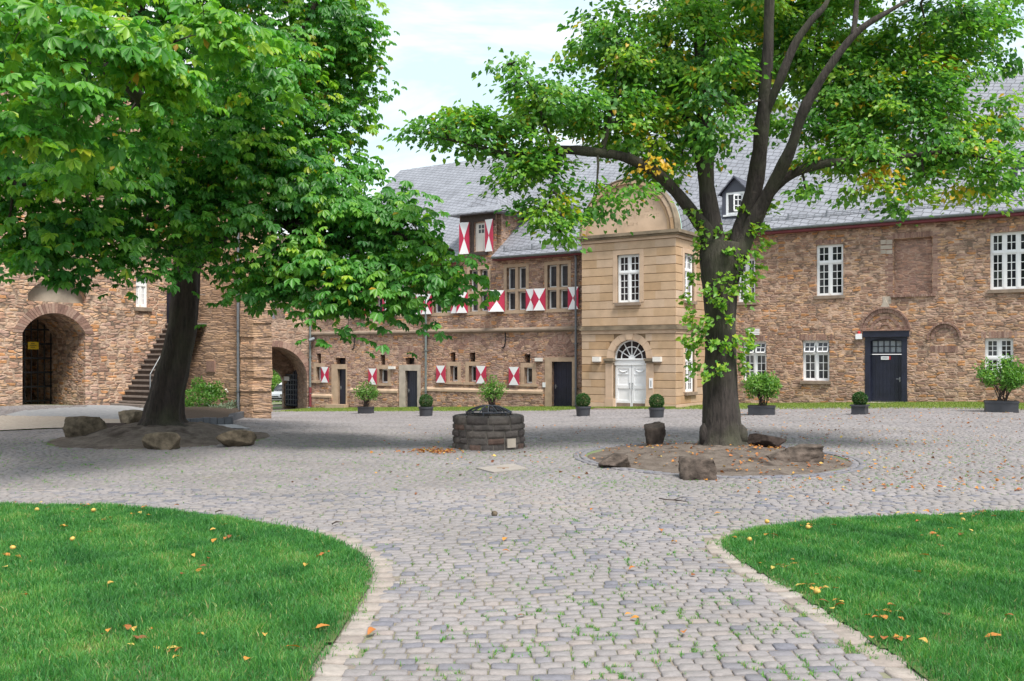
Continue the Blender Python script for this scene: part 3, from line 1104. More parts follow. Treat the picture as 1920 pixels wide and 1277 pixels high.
dsg.rotation_euler = (0, 0, FM.a)
tag(dsg, 'small white and red plate on the dark blue door', 'sign')
mb = MB()
mb.box(q[1] - .058, q[1], D_R + .145, D_R + .16, q[2], q[3])
mb.build('red_end', M['lamp_red'], dsg)
mb = MB()
mb.box(q[0] + .05, q[1] - .12, D_R + .142, D_R + .145, (q[2] + q[3]) / 2 - .012, (q[2] + q[3]) / 2 + .012)
mb.build('lettering', M['zinc'], dsg)
# old arches in the masonry
cxd = FM.on(1660, 640, D_R)[0]
zd = zb + 0.29
mb = MB()
for rad, wd, pr in ((0.72, 0.26, 0.05), (0.45, 0.2, 0.03), (0.2, 0.1, 0.05)):
    ring(mb, cxd - rad, cxd + rad, zd, rad * 0.93, wd * 0.55, D_R - pr, D_R + 0.05, 26)
ring(mb, cxd - .87, cxd + .87, zd, .82, 0.06, D_R - 0.1, D_R + 0.05, 30)
BR.each(mb, 'relief_arch', M['voussoir'])
mb = MB()
mb.prism([(cxd - 0.17, zd + .88), (cxd + 0.17, zd + .88), (cxd + 0.05, zd + 1.1), (cxd, zd + 1.26), (cxd - 0.05, zd + 1.1)], D_R - 0.07, D_R + 0.05)
BR.part(mb, 'finial', M['greystone'])
ba = rR(1742, 1800, 612, 636)
mb = MB()
ring(mb, ba[0] + 0.18, ba[1] - 0.18, ba[2], ba[3] - ba[2] - 0.05, 0.12, D_R - 0.03, D_R + 0.05, 18)
ring(mb, ba[0], ba[1], ba[2] - 0.02, ba[3] - ba[2] + 0.12, 0.07, D_R - 0.09, D_R + 0.05, 22)
b2 = rR(1744, 1796, 648, 661)
soldier(mb, b2[0], b2[1], b2[2], b2[3], D_R - 0.012, D_R + 0.05)
BR.each(mb, 'blind_arch', M['voussoir'])
# lamp, vent grille
l0 = rR(1606, 1617, 626, 636)
mb = MB()
mb.box(l0[0], l0[1], D_R - 0.16, D_R - 0.001, l0[2], l0[3])
lm = BR.part(mb, 'wall_lamp', M['white'])
mb = MB()
mb.lathe([(0.06, l0[3]), (0.06, l0[3] + 0.08), (0.02, l0[3] + 0.11)], (l0[0] + l0[1]) / 2, D_R - 0.08, 10)
BR.part(mb, 'red_beacon', M['lamp_red'], lm)
v0 = rR(1400, 1424, 616, 628)
mb = MB()
for k in range(4):
    z = v0[2] + (v0[3] - v0[2]) * k / 4
    mb.box(v0[0], v0[1], D_R - 0.03, D_R + 0.02, z, z + 0.05)
BR.part(mb, 'vent_grille', M['white'])
# roof
EAVE_R = (D_R - 0.38, eR + 0.06)
RIDGE_R = (44.9, 13.75)
mb = MB()
roof_slab(mb, sR0 - 1.2, sR1 + 0.5, EAVE_R, RIDGE_R)
roof_slab(mb, sR0 - 1.2, sR1 + 0.5, (51.0, eR), RIDGE_R)
rfR = BR.part(mb, 'roof', M['slate'])
mb = MB()
mb.box(sR0 - 0.4, sR1, D_R - 0.36, D_R - 0.002, eR - 0.16, eR - 0.07)
BR.part(mb, 'eave_board', M['darkred'])
gutter(BR, -15.9, sR1, EAVE_R[0] - 0.05, eR + 0.02)
SLR = (RIDGE_R[1] - EAVE_R[1]) / (RIDGE_R[0] - EAVE_R[0])
snow_guard(BR, -15.8, sR1, EAVE_R[0] + 0.35, EAVE_R[1] + 0.28, SLR)
mb = MB()
for (a, b) in ((1652, 382), (1824, 363), (1700, 300)):
    x, z = FM.on(a, b, 40.0)
    y = EAVE_R[0] + (z - EAVE_R[1]) / SLR
    x = FM.on(a, b, y)[0]
    mb.prism([(y - 0.12, z - 0.05), (y + 0.25, z + 0.3), (y - 0.1, z + 0.12)], x - 0.14, x + 0.14, axis='x')
BR.each(mb, 'roof_vent', M['zinc'])


def gable_dormer(B, rect, y, depth, frame='slate_dark', open_=True, cas=2):
    """slate hung dormer with a pointed gable; white window"""
    xa, xb, za, zb = rect
    mb = MB()
    w_ = 0.17
    mb.box(xa - w_, xa, y, y + depth, za - 0.5, zb)
    mb.box(xb, xb + w_, y, y + depth, za - 0.5, zb)
    mb.box(xa, xb, y + 0.002, y + depth, za - 0.5, za)
    cx, pk = (xa + xb) / 2, zb + 0.62
    mb.prism([(xa - w_ + .002, zb), (xb + w_ - .002, zb), (cx, pk)], y, y + depth)
    d = B.part(mb, 'dormer', M[frame])
    r_ = MB()
    poly_roof(r_, [[(xa - w_ - 0.14, y - 0.16, zb - 0.1), (cx, y - 0.16, pk + 0.06), (cx, y + depth + 1.2, pk + 0.06), (xa - w_ - 0.14, y + depth, zb - 0.1)],
                   [(cx, y - 0.16, pk + 0.06), (xb + w_ + 0.14, y - 0.16, zb - 0.1), (xb + w_ + 0.14, y + depth, zb - 0.1), (cx, y + depth + 1.2, pk + 0.06)]])
    for sg, xe in ((-1, xa - w_ - 0.14), (1, xb + w_ + 0.14)):
        r_.prism([(xe, zb - 0.16), (xe, zb - 0.1), (cx, pk + 0.06), (cx, pk - 0.02)], y - 0.17, y - 0.12)
    B.part(r_, 'dormer_roof', M['slate_dark'], d)
    f = MB()
    F = 0.09
    f.box(xa, xa + F, y + 0.02, y + 0.12, za, zb)
    f.box(xb - F, xb, y + 0.02, y + 0.12, za, zb)
    f.box(xa + F, xb - F, y + 0.02, y + 0.12, za, za + F)
    f.box(xa + F, xb - F, y + 0.02, y + 0.12, zb - F, zb)
    f.box(xa - 0.1, xb + 0.1, y - 0.08, y + 0.02, za - 0.07, za)
    if open_:
        # one casement swung outwards on its right hinge
        x1 = xb - F

        def T(u, z):
            return (x1 - u * 0.62, y - u * 0.4, z)
        W = (xb - xa) * 0.62
        z0, z1 = za + F + .02, zb - F - .02
        for (p, q, r0, s0) in ((0, .06, z0, z1), (W - .06, W, z0, z1), (0, W, z0, z0 + .07), (0, W, z1 - .07, z1), (W / 2 - .015, W / 2 + .015, z0, z1)):
            f.face([T(p, r0), T(q, r0), T(q, s0), T(p, s0)])
            f.face([(a, b + .03, c) for a, b, c in (T(p, r0), T(q, r0), T(q, s0), T(p, s0))])
        for k in (1, 2):
            zm = z0 + (z1 - z0) * k / 3
            f.face([T(0, zm - .015), T(W, zm - .015), T(W, zm + .015), T(0, zm + .015)])
    else:
        cx = (xa + xb) / 2
        f.box(cx - .05, cx + .05, y + .03, y + .1, za, zb)
        for k in (1, 2):
            zm = za + (zb - za) * k / 3
            f.box(xa, xb, y + .04, y + .09, zm - .015, zm + .015)
    wn = B.part(f, 'dormer_window', M['white'], d)
    gl = MB()
    gl.face([(xa, y + 0.1, za), (xb, y + 0.1, za), (xb, y + 0.1, zb), (xa, y + 0.1, zb)])
    B.part(gl, 'dormer_pane', M['glass'], d)
    return d


yd = 39.35
gable_dormer(BR, FM.rect(1361, 1396, 360, 402, yd), yd, 3.0)
yd2 = 40.1
gable_dormer(BR, FM.rect(1908, 1945, 316, 346, yd2), yd2, 3.0, open_=False)
yd3 = 42.2
d3 = gable_dormer(BR, FM.rect(1262, 1284, 298, 318, yd3), yd3, 2.2, open_=False)
r_ = FM.rect(1253, 1262, 298, 318, yd3)
shutter(BR, r_[0], r_[1], r_[2], r_[3], yd3 - 0.06, d3)

# ------------------------------------------------------------------ sandstone entrance pavilion
xP0, xP1 = FM.on(1091, 600, D_P)[0], FM.on(1267, 600, D_P)[0]
zgP = gz(*FM.world((xP0 + xP1) / 2, D_P))
BP = Bld('entrance_pavilion', 'yellow sandstone entrance pavilion with round pediment and white double door', 'building', FM, (xP0 + xP1) / 2, D_P, zgP)
rP = lambda a, b, c, d: FM.rect(a, b, c, d, D_P)
wP = rP(1157, 1199, 477, 567)
zCor = FM.on(1178, 452, D_P)[1]               # underside of the cornice
zBand = FM.on(1178, 616, D_P)[1]
zBase = FM.on(1178, 756, D_P)[1]
dxa, dxb, dza, dzc = rP(1149, 1212, 637, 767)
drad = (dxb - dxa) / 2
dspring = dzc - drad


def side_rect(px0, px1, py0, py1):
    """opening in the pavilion's right flank, in (y, z)"""
    def hit(px, py):
        # plane x = xP1 in FM
        r = ray(px)
        Y = xP1 / (r * FM.c + FM.s)
        X = r * Y
        return -X * FM.s + Y * FM.c, EYE + (HORIZON - py) * Y / FPX
    m = (px0 + px1) / 2
    return hit(px0, 0)[0], hit(px1, 0)[0], hit(m, py1)[1], hit(m, py0)[1]


sU = side_rect(1283.5, 1302, 476, 564)
sL = side_rect(1284.5, 1303, 645, 735)
core = MB()
GR = 0.03
wall_mesh(core, xP0, xP1 - GR, -2.2, zCor, D_P + GR, 0.35, [wP, (dxa, dxb, -2.2, dzc, drad)], ends=False)
# flank and left side of the core
yb = D_R + 0.3


def flank(mb, x, ops, t):
    tmp = MB()
    wall_mesh(tmp, D_P + GR, yb, -2.2, zCor, 0, t, ops, ends=False)
    for f in tmp.f:
        mb.face([(x - tmp.v[i][1], tmp.v[i][0], tmp.v[i][2]) for i in f])


flank(core, xP1 - GR, [sU, sL], 0.3)
core.face([(xP0, D_P + GR, -2.2), (xP0, yb, -2.2), (xP0, yb, zCor), (xP0, D_P + GR, zCor)])
core.face([(xP0, D_P + GR, zCor), (xP1 - GR, D_P + GR, zCor), (xP1 - GR, yb, zCor), (xP0, yb, zCor)])
BP.part(core, 'wall', M['ashlar_groove'])


def course_blocks(mb, x0, x1, z0, z1, ops, side=False, arch=None):
    """one course of channelled blocks, cut round the openings"""
    zz = sorted({z0, z1} | {v for o in ops for v in o[2:4] if z0 + 0.03 < v < z1 - 0.03})
    bounds = [x0]
    x = x0 + rnd.uniform(0.3, 0.9)
    while x < x1 - 0.3:
        bounds.append(x)
        x += rnd.uniform(0.55, 1.05)
    bounds.append(x1)
    tones = [min(1, max(0, rnd.gauss(0.5, 0.24))) for _ in bounds]
    for za, zb in zip(zz, zz[1:]):
        cut = [(o[0], o[1]) for o in ops if o[2] < (za + zb) / 2 < o[3]]
        if arch:
            cx, zs, rad = arch
            zq = za if za > zs else zs
            if zq - zs < rad:
                hw = math.sqrt(max(0, rad * rad - (zq - zs) ** 2))
                cut.append((cx - hw, cx + hw))
        for k in range(len(bounds) - 1):
            segs = [(bounds[k], bounds[k + 1])]
            for a, b in cut:
                nx = []
                for p, q in segs:
                    if b <= p or a >= q:
                        nx.append((p, q))
                    else:
                        if a > p:
                            nx.append((p, a))
                        if b < q:
                            nx.append((b, q))
                segs = nx
            for p, q in segs:
                if q - p < 0.01:
                    continue
                c0 = 0.02 if abs(za - z0) < 1e-6 else 0
                c1 = 0.02 if abs(zb - z1) < 1e-6 else 0
                e = GR - 0.002
                prof = [(0, za + c0), (0, zb - c1), (e, zb - c1 * 0.3), (e, za + c0 * 0.3)]
                if side:
                    poly = [(xP1 - a, b) for a, b in prof]
                    mb.prism(poly, p, q, 0, tones[k])
                else:
                    poly = [(D_P + a, b) for a, b in prof]
                    mb.prism(poly, p, q, 0, tones[k], axis='x')


SUR = 0.2
wPs = (wP[0] - SUR, wP[1] + SUR, wP[2] - 0.02, wP[3] + SUR)
sUs = (sU[0] - SUR, sU[1] + SUR, sU[2] - 0.02, sU[3] + SUR)
sLs = (sL[0] - SUR, sL[1] + SUR, sL[2] - 0.02, sL[3] + SUR)
PIL = 0.34                                     # door pilasters
dps = (dxa - PIL, dxb + PIL, -3, dspring + 0.0)
bl_ = MB()
n1 = 10
up_z = [zBand + 0.12 + (zCor - zBand - 0.12) * k / n1 for k in range(n1 + 1)]
n2 = 9
lo_z = [zBase + (zBand - 0.22 - zBase) * k / n2 for k in range(n2 + 1)]
for zs_, ops_f, ops_s, arch in ((up_z, [wPs], [sUs], None), (lo_z, [dps], [sLs], ((dxa + dxb) / 2, dspring, drad + 0.24))):
    for a, b in zip(zs_, zs_[1:]):
        course_blocks(bl_, xP0, xP1, a, b, ops_f, False, arch)
        course_blocks(bl_, D_P + GR, yb - 0.3, a, b, ops_s, True)
BP.part(bl_, 'ashlar_facing', M['ashlar'])
# plinth
pl = MB()
pl.box(xP0 - 0.02, dps[0] - 0.01, D_P - 0.05, D_P + 0.3, -2.2, zBase - 0.003)
pl.box(dps[1] + 0.01, xP1 + 0.05, D_P - 0.05, D_P + 0.3, -2.2, zBase - 0.003)
pl.box(xP1 - 0.3, xP1 + 0.05, D_P + 0.3, yb - 0.3, -2.2, zBase - 0.003)
BP.each(pl, 'plinth', M['ashlar_smooth'])
# string course and cornice, wrapping the corner


def wrap(mb, z0, z1, out):
    mb.prism([(xP0 - out * 0.6, D_P - out), (xP1 + out, D_P - out), (xP1 + out, yb - 0.3), (xP1 - 0.2, yb - 0.3), (xP1 - 0.2, D_P + 0.2), (xP0 - out * 0.6, D_P + 0.2)], z0, z1, axis='z')


mb = MB()
wrap(mb, zBand - 0.22, zBand - 0.06, 0.03)
BP.part(mb, 'string_course', M['ashlar_smooth'])
mb = MB()
wrap(mb, zBand - 0.057, zBand + 0.03, 0.1)
wrap(mb, zBand + 0.033, zBand + 0.117, 0.05)
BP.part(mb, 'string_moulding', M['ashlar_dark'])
mb = MB()
wrap(mb, zCor + 0.003, zCor + 0.12, 0.06)
BP.part(mb, 'cornice_bed', M['ashlar_smooth'])
mb = MB()
wrap(mb, zCor + 0.123, zCor + 0.2, 0.14)
wrap(mb, zCor + 0.203, zCor + 0.33, 0.22)
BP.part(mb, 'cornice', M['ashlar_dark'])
# round pediment
zPd = zCor + 0.333
cxP = (xP0 + xP1) / 2
RP = (xP1 - xP0) / 2 - 0.02
mb = MB()
pts = arc_pts(cxP - RP + 0.16, cxP + RP - 0.16, zPd, RP * 1.02 - 0.16, 40)
mb.prism(pts, D_P + 0.02, D_P + 0.4)
ped = BP.part(mb, 'pediment', M['ashlar_smooth'])
mb = MB()
ring(mb, cxP - RP + 0.33, cxP + RP - 0.33, zPd, RP * 1.02 - 0.33, 0.1, D_P - 0.02, D_P + 0.02, 14, e=.008, tones=True)
ring(mb, cxP - RP + 0.15, cxP + RP - 0.15, zPd, RP * 1.02 - 0.15, 0.15, D_P - 0.1, D_P + 0.35, 14, e=.008, tones=True)
BP.part(mb, 'archivolt', M['ashlar'], ped)
# worn inscription: four rows of small cut strokes that can no longer be read
mb = MB()
for row, (zf, hw) in enumerate(((0.5, 1.15), (0.38, 1.45), (0.27, 1.5), (0.14, 0.5))):
    z = zPd + RP * zf
    x = cxP - hw
    while x < cxP + hw:
        if rnd.random() > 0.14:
            hgt = 0.13
            wdt = rnd.uniform(0.05, 0.09)
            for kk in range(rnd.choice((2, 2, 3))):
                ty = rnd.random()
                if ty < 0.5:
                    xx = x + rnd.choice((0, wdt))
                    mb.box(xx, xx + 0.014, D_P + 0.014, D_P + 0.0205, z, z + hgt)
                else:
                    zz = z + rnd.choice((0, hgt / 2, hgt - 0.014))
                    mb.box(x, x + wdt, D_P + 0.0145, D_P + 0.0205, zz, zz + 0.014)
        x += 0.125
BP.part(mb, 'worn_inscription', plain('worn_lettering', (.42, .31, .22), .9), ped)
# barrel roof behind, copper edge
mb = MB()
outer = arc_pts(cxP - RP - 0.02, cxP + RP + 0.02, zPd, RP * 1.02 + 0.02, 30)
run = 0
for (a, b), (c, d) in zip(outer, outer[1:]):
    l = math.hypot(c - a, d - b)
    mb.face([(a, D_P + 0.12, b), (c, D_P + 0.12, d), (c, D_P + .6, d), (a, D_P + .6, b)], 1)
    mb.face([(a, D_P + 0.6, b), (c, D_P + 0.6, d), (c, 45.2, d), (a, 45.2, b)], uv=[(0, run), (0, run + l), (9, run + l), (9, run)])
    run += l
BP.part(mb, 'barrel_roof', [M['slate'], M['copper']])
mb = MB()
ri, ro = arc_pts(cxP - RP - 0.022, cxP + RP + 0.022, zPd, RP * 1.02 + 0.022, 30), arc_pts(cxP - RP - 0.07, cxP + RP + 0.07, zPd, RP * 1.02 + 0.07, 30)
for k in range(30):
    mb.prism([ri[k], ri[k + 1], ro[k + 1], ro[k]], D_P - 0.12, D_P + 0.42)
BP.part(mb, 'gable_edge', M['ashlar_dark'])
# flat lead roof beside the pediment
# window with its stone surround
mb = MB()
for (a, b, c, d) in ((wP[0] - SUR + .003, wP[0], wP[2], wP[3] + SUR - .003), (wP[1], wP[1] + SUR - .003, wP[2], wP[3] + SUR - .003), (wP[0], wP[1], wP[3], wP[3] + SUR - .003)):
    mb.box(a, b, D_P - 0.012, D_P + 0.1, c, d)
BP.part(mb, 'window_surround', M['ashlar_smooth'])
grid_window(BP, wP, D_P + 0.12, [(0.36, 2), (0.64, 4)], sill=D_P - 0.04)


def side_part(mb):
    """turn a mesh written in (y, depth, z) of the flank into the pavilion's frame"""
    o = MB()
    o.v = [(xP1 - y, x, z) for x, y, z in mb.v]
    o.f, o.m, o.t, o.uv = mb.f, mb.m, mb.t, mb.uv
    return o


class SideB:
    def part(self, mb, name, mats, parent=None, smooth_=False):
        return BP.part(side_part(mb), name, mats, parent, smooth_)


SB = SideB()
for r_ in (sU, sL):
    mb = MB()
    for (a, b, c, d) in ((r_[0] - SUR + .003, r_[0], r_[2], r_[3] + SUR - .003), (r_[1], r_[1] + SUR - .003, r_[2], r_[3] + SUR - .003), (r_[0], r_[1], r_[3], r_[3] + SUR - .003)):
        mb.box(a, b, -0.012, 0.1, c, d)
    SB.part(mb, 'window_surround', M['ashlar_smooth'])
    grid_window(SB, r_, 0.11, [(0.34, 2), (0.66, 4)], sill=-0.03)
# door case
mb = MB()
for x0, x1 in ((dxa - PIL + .003, dxa), (dxb, dxb + PIL - .003)):
    mb.box(x0, x1, D_P - 0.03, D_P + 0.3, zgP - 0.3, dspring - 0.2)
    mb.box(x0 - 0.03, x1 + 0.03, D_P - 0.06, D_P + 0.3, zgP - 0.3, zgP + 0.42)
ring(mb, dxa, dxb, dspring + .002, drad, 0.3, D_P - 0.006, D_P + 0.3, 9, e=.012)
kx = (dxa + dxb) / 2
mb.prism([(kx - 0.13, dzc + 0.002), (kx + 0.13, dzc + 0.002), (kx + 0.19, zBand - 0.225), (kx - 0.19, zBand - 0.225)], D_P - 0.035, D_P + 0.2)
BP.part(mb, 'door_case', M['ashlar_smooth'])
mb = MB()
for x0, x1 in ((dxa - PIL, dxa + 0.02), (dxb - 0.02, dxb + PIL)):
    mb.box(x0 - 0.05, x1 + 0.05, D_P - 0.12, D_P + 0.1, dspring - 0.1, dspring - 0.01)
    mb.box(x0 - 0.02, x1 + 0.02, D_P - 0.07, D_P + 0.1, dspring - 0.197, dspring - 0.103)
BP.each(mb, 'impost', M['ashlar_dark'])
mb = MB()
mb.box(dxa - PIL - 0.3, dxb + PIL + 0.25, D_P - 0.55, D_P + 0.2, zgP - 0.6, dza + 0.02)
BP.part(mb, 'doorstep', M['sill'])
yD = D_P + 0.2
trz = dspring - 0.28
mb = MB()
mb.box(dxa, dxb, yD - 0.03, yD + 0.1, trz, dspring - 0.06)
mb.box(dxa, dxb, yD - 0.07, yD + 0.08, dspring - 0.057, dspring - 0.003)
gcx = (dxa + dxb) / 2
Rf = drad - 0.03
oo = arc_pts(dxa, dxb, dspring, drad, 24)
ii = arc_pts(dxa + 0.06, dxb - 0.06, dspring, drad - 0.06, 24)
for k in range(24):
    mb.prism([oo[k], oo[k + 1], ii[k + 1], ii[k]], yD, yD + 0.08)
for k in range(1, 6):
    a = math.pi * k / 6
    ex, ez = math.cos(a), math.sin(a)
    nx, nz_ = -ez * 0.018, ex * 0.018
    p0, p1 = (gcx + ex * 0.12, dspring + ez * 0.12), (gcx + ex * (drad - 0.03), dspring + ez * (drad - 0.03))
    mb.prism([(p0[0] + nx, p0[1] + nz_), (p0[0] - nx, p0[1] - nz_), (p1[0] - nx, p1[1] - nz_), (p1[0] + nx, p1[1] + nz_)], yD + 0.01, yD + 0.06)
for ra, rb in ((0, 0.15), (0.47, 0.51)):
    o_ = arc_pts(gcx - rb, gcx + rb, dspring, rb, 16)
    i_ = arc_pts(gcx - ra, gcx + ra, dspring, ra, 16) if ra else [(gcx, dspring)] * 17
    for k in range(16):
        mb.prism([o_[k], o_[k + 1], i_[k + 1], i_[k]] if ra else [o_[k], o_[k + 1], (gcx, dspring)], yD + 0.012, yD + 0.055)
fo = BP.part(mb, 'fanlight', M['white'])
mb = MB()
mb.prism(arc_pts(dxa, dxb, dspring, drad, 20), yD + 0.05, yD + 0.07)
BP.part(mb, 'pane', M['glass'], fo)
mz = (dxa + dxb) / 2
for k, (x0, x1) in enumerate(((dxa + 0.02, mz - 0.012), (mz + 0.012, dxb - 0.02))):
    mb = MB()
    zb0 = dza + 0.04
    mb.box(x0, x1, yD + 0.03, yD + 0.08, zb0, trz - 0.004)
    H = trz - zb0
    st_ = 0.11
    for (a, b, c, d) in ((x0, x0 + st_, zb0, trz - .004), (x1 - st_, x1, zb0, trz - .004)):
        mb.box(a, b, yD, yD + 0.03, c, d)
    for (f0, f1) in ((0.0, 0.17), (0.45, 0.53), (0.92, 0.995)):
        mb.box(x0 + st_, x1 - st_, yD, yD + 0.03, zb0 + f0 * H, zb0 + f1 * H)
    mb.box(x0 + st_, x1 - st_, yD + 0.004, yD + 0.03, zb0 + 0.78 * H, zb0 + 0.8 * H)
    # carved swag
    cxx, zt = (x0 + x1) / 2, zb0 + 0.9 * H
    sw = [(cxx + (t - 0.5) * 0.42, yD + 0.01, zt - 0.09 * math.sin(math.pi * t) - 0.02) for t in [j / 8 for j in range(9)]]
    mb.tube(sw, [0.012 + 0.022 * math.sin(math.pi * j / 8) for j in range(9)], 6)
    lf = BP.part(mb, 'door_leaf', M['white'])
    kp = MB()
    kp.box(x0 + 0.05, x1 - 0.05, yD - 0.008, yD - 0.001, zb0 + 0.02, zb0 + 0.2)
    BP.part(kp, 'kick_plate', M['sill'], lf)
    h = MB()
    hx = x1 - 0.055 if k == 0 else x0 + 0.055
    hz = zb0 + 0.47 * H
    h.tube([(hx, yD, hz + 0.2), (hx, yD - 0.07, hz + 0.2), (hx, yD - 0.07, hz - 0.05), (hx, yD, hz - 0.05)], 0.014, 6)
    BP.part(h, 'handle', M['steel'], lf)
for (a, b, c, d) in ((1113.5, 1127.5, 669, 678), (1226.5, 1241.5, 669, 678)):
    r_ = rP(a, b, c, d)
    mb = MB()
    mb.box(r_[0], r_[1], D_P - 0.16, D_P - 0.001, r_[2], r_[3])
    lm = BP.part(mb, 'wall_lamp', M['cream'])
    mb = MB()
    mb.box(r_[0] + .03, r_[1] - .03, D_P - 0.14, D_P - 0.001, r_[2] - 0.06, r_[2] - 0.002)
    BP.part(mb, 'lamp_grille', M['sill'], lm)
r_ = rP(1218, 1224.5, 709, 728)
mb = MB()
mb.box(r_[0], r_[1], D_P - 0.05, D_P - 0.001, r_[2], r_[3])
nb = mb.build('notice_plate', M['white'], None, (0, 0, 0))
X, Y = FM.world(0, 0)
nb.rotation_euler = (0, 0, FM.a)
tag(nb, 'narrow upright white name plate beside the white double door', 'sign')
mb = MB()
for k in range(9):
    z = r_[2] + (r_[3] - r_[2]) * (0.15 + 0.07 * k)
    mb.box((r_[0] + r_[1]) / 2 - 0.02, (r_[0] + r_[1]) / 2 + 0.025, D_P - 0.0535, D_P - 0.05, z, z + 0.018)
mb.build('lettering', M['zinc'], nb)

# ------------------------------------------------------------------ middle wing
sM0, sM1 = FM.on(583, 600, D_M)[0], xP0 + 0.3
zgM = gz(*FM.world(-28, D_M))
BM = Bld('shuttered_wing', 'old brown stone wing with red and white shutters between the gateway and sandstone pavilion', 'building', FM, -28.0, D_M, zgM)
rM = lambda a, b, c, d: FM.rect(a, b, c, d, D_M)
eM = 6.42
# upper cross windows
winA, winB = rM(950, 986, 502, 582), rM(1026.5, 1065, 495, 578)
pitch = winB[0] - winA[0]
wid = (winA[1] - winA[0] + winB[1] - winB[0]) / 2
zwa, zwb = (winA[2] + winB[2]) / 2, (winA[3] + winB[3]) / 2
uppers = []
k = 0
while True:
    x = winB[0] - k * pitch * (0.98 if k > 1 else 1)
    if x < sM0 + 1.6:
        break
    uppers.append((x, x + wid, zwa, zwb))
    k += 1
slits = [rM(a, b, c, d) for a, b, c, d in ((594, 602, 663, 682), (629, 648, 671, 683), (713, 722, 665, 684), (760, 777, 671, 683), (844, 854, 661, 679), (880, 891, 661, 679), (983, 994, 664, 680))]
lows = [rM(a, b, c, d) for a, b, c, d in ((593, 605, 688, 713), (711, 727, 692, 718), (844, 858, 686, 715), (879, 894, 686, 716), (983, 998, 689, 719))]
d1, d2, d3_ = rM(633, 649, 692, 758), rM(760, 783, 695, 766), rM(1035, 1073, 678, 767)
w = MB()
wall_mesh(w, sM0, sM1, -3.2, eM, D_M, 0.4, uppers + slits + lows + [d1, d2, d3_])
# the wall carries on up as the front of the dormer
do = rM(862, 931, 398, 480)
dh = rM(889.5, 911.5, 417, 471)
zdt = do[3]
wall_mesh(w, do[0], do[1], eM, zdt, D_M, 0.4, [(dh[0], dh[1], max(dh[2], eM + .02), dh[3])], ends=False)
BM.part(w, 'wall', M['rubble_mid'])
# cross windows
for i, (xa, xb, za, zb) in enumerate(uppers):
    s = MB()
    J = 0.16
    for (a, b, c, d) in ((xa - J, xa, za - J, zb + J), (xb, xb + J, za - J, zb + J), (xa, xb, zb, zb + J), (xa, xb, za - J, za)):
        s.box(a, b, D_M - 0.015, D_M + 0.14, c, d)
    zt = za + (zb - za) * 0.46
    cx = (xa + xb) / 2
    s.box(cx - 0.075, cx + 0.075, D_M + 0.02, D_M + 0.26, za, zb)
    s.box(xa, cx - 0.076, D_M + 0.022, D_M + 0.26, zt - 0.06, zt + 0.06)
    s.box(cx + 0.076, xb, D_M + 0.022, D_M + 0.26, zt - 0.06, zt + 0.06)
    win = BM.part(s, 'window', M['sandstone'])
    f, gl = MB(), MB()
    for (a, b) in ((xa, cx - 0.075), (cx + 0.075, xb)):
        for (c, d) in ((za, zt - 0.06), (zt + 0.06, zb)):
            y = D_M + 0.2
            q = 0.055
            f.box(a, a + q, y, y + 0.06, c, d)
            f.box(b - q, b, y, y + 0.06, c, d)
            f.box(a + q, b - q, y, y + 0.06, c, c + q)
            f.box(a + q, b - q, y, y + 0.06, d - q, d)
            gl.face([(a, y + 0.045 + rnd.uniform(-.006, .006), c), (b, y + 0.045 + rnd.uniform(-.006, .006), c), (b, y + 0.045, d), (a, y + 0.045, d)])
            nr = max(3, int((d - c) / 0.13))
            for k in range(1, nr):
                z = c + (d - c) * k / nr
                gl.box(a + q, b - q, y + 0.034, y + 0.04, z - 0.003, z + 0.003, 1)
            for k in (1, 2):
                x = a + q + (b - a - 2 * q) * k / 3
                gl.box(x - 0.003, x + 0.003, y + 0.033, y + 0.041, c, d, 1)
    BM.part(f, 'casement_frame', M['white'], win)
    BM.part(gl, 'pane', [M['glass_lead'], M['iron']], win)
    sw = (xb - xa) * 0.5 + 0.03
    zs0, zs1 = za - 0.06, zt + 0.02
    shutter(BM, xb + 0.06, xb + 0.06 + sw, zs0, zs1, D_M - 0.11, win, 0.06)
    if i < len(uppers) - 1 or True:
        shutter(BM, xa - 0.06 - sw, xa - 0.06, zs0, zs1, D_M - 0.11, win, -(0.1 + 0.32 * (i == 1)))
# small barred lights and slits
gl = MB()
for r_ in slits:
    gl.face([(r_[0], D_M + 0.36, r_[2]), (r_[1], D_M + 0.36, r_[2]), (r_[1], D_M + 0.36, r_[3]), (r_[0], D_M + 0.36, r_[3])])
BM.each(gl, 'slit_pane', M['glass'])
for i, r_ in enumerate(lows):
    s = MB()
    J = 0.2
    xa, xb, za, zb = r_
    s.box(xa - J, xa, D_M - 0.012, D_M + 0.1, za - 0.02, zb + J)
    s.box(xb, xb + J, D_M - 0.012, D_M + 0.1, za - 0.02, zb + J)
    s.box(xa, xb, D_M - 0.012, D_M + 0.1, zb, zb + J)
    s.box(xa - J - .1, xb + J + .1, D_M - 0.06, D_M + 0.12, za - 0.14, za - 0.022)
    win = BM.part(s, 'small_window', M['sandstone'])
    f, gl = MB(), MB()
    y = D_M + 0.24
    x0 = xa + (xb - xa) * 0.0
    for (a, b, c, d) in ((x0, x0 + .07, za, zb), (xb - .06, xb, za, zb), (x0 + .07, xb - .06, za, za + .07), (x0 + .07, xb - .06, zb - .06, zb)):
        f.box(a, b, y, y + 0.06, c, d)
    gl.face([(x0, y + .04, za), (xb, y + .04, za), (xb, y + .04, zb), (x0, y + .04, zb)])
    BM.part(f, 'casement_frame', M['white'], win)
    BM.part(gl, 'pane', M['glass'], win)
    sp = ((604.5, 619, 688, 717), (693, 709, 691, 721), (820, 838, 685.5, 717.5), (895, 914, 686, 719), (956, 976, 688, 722))[i]
    q = rM(*sp)
    shutter(BM, q[0], q[1], q[2], q[3], D_M - 0.1, win, 0.05)
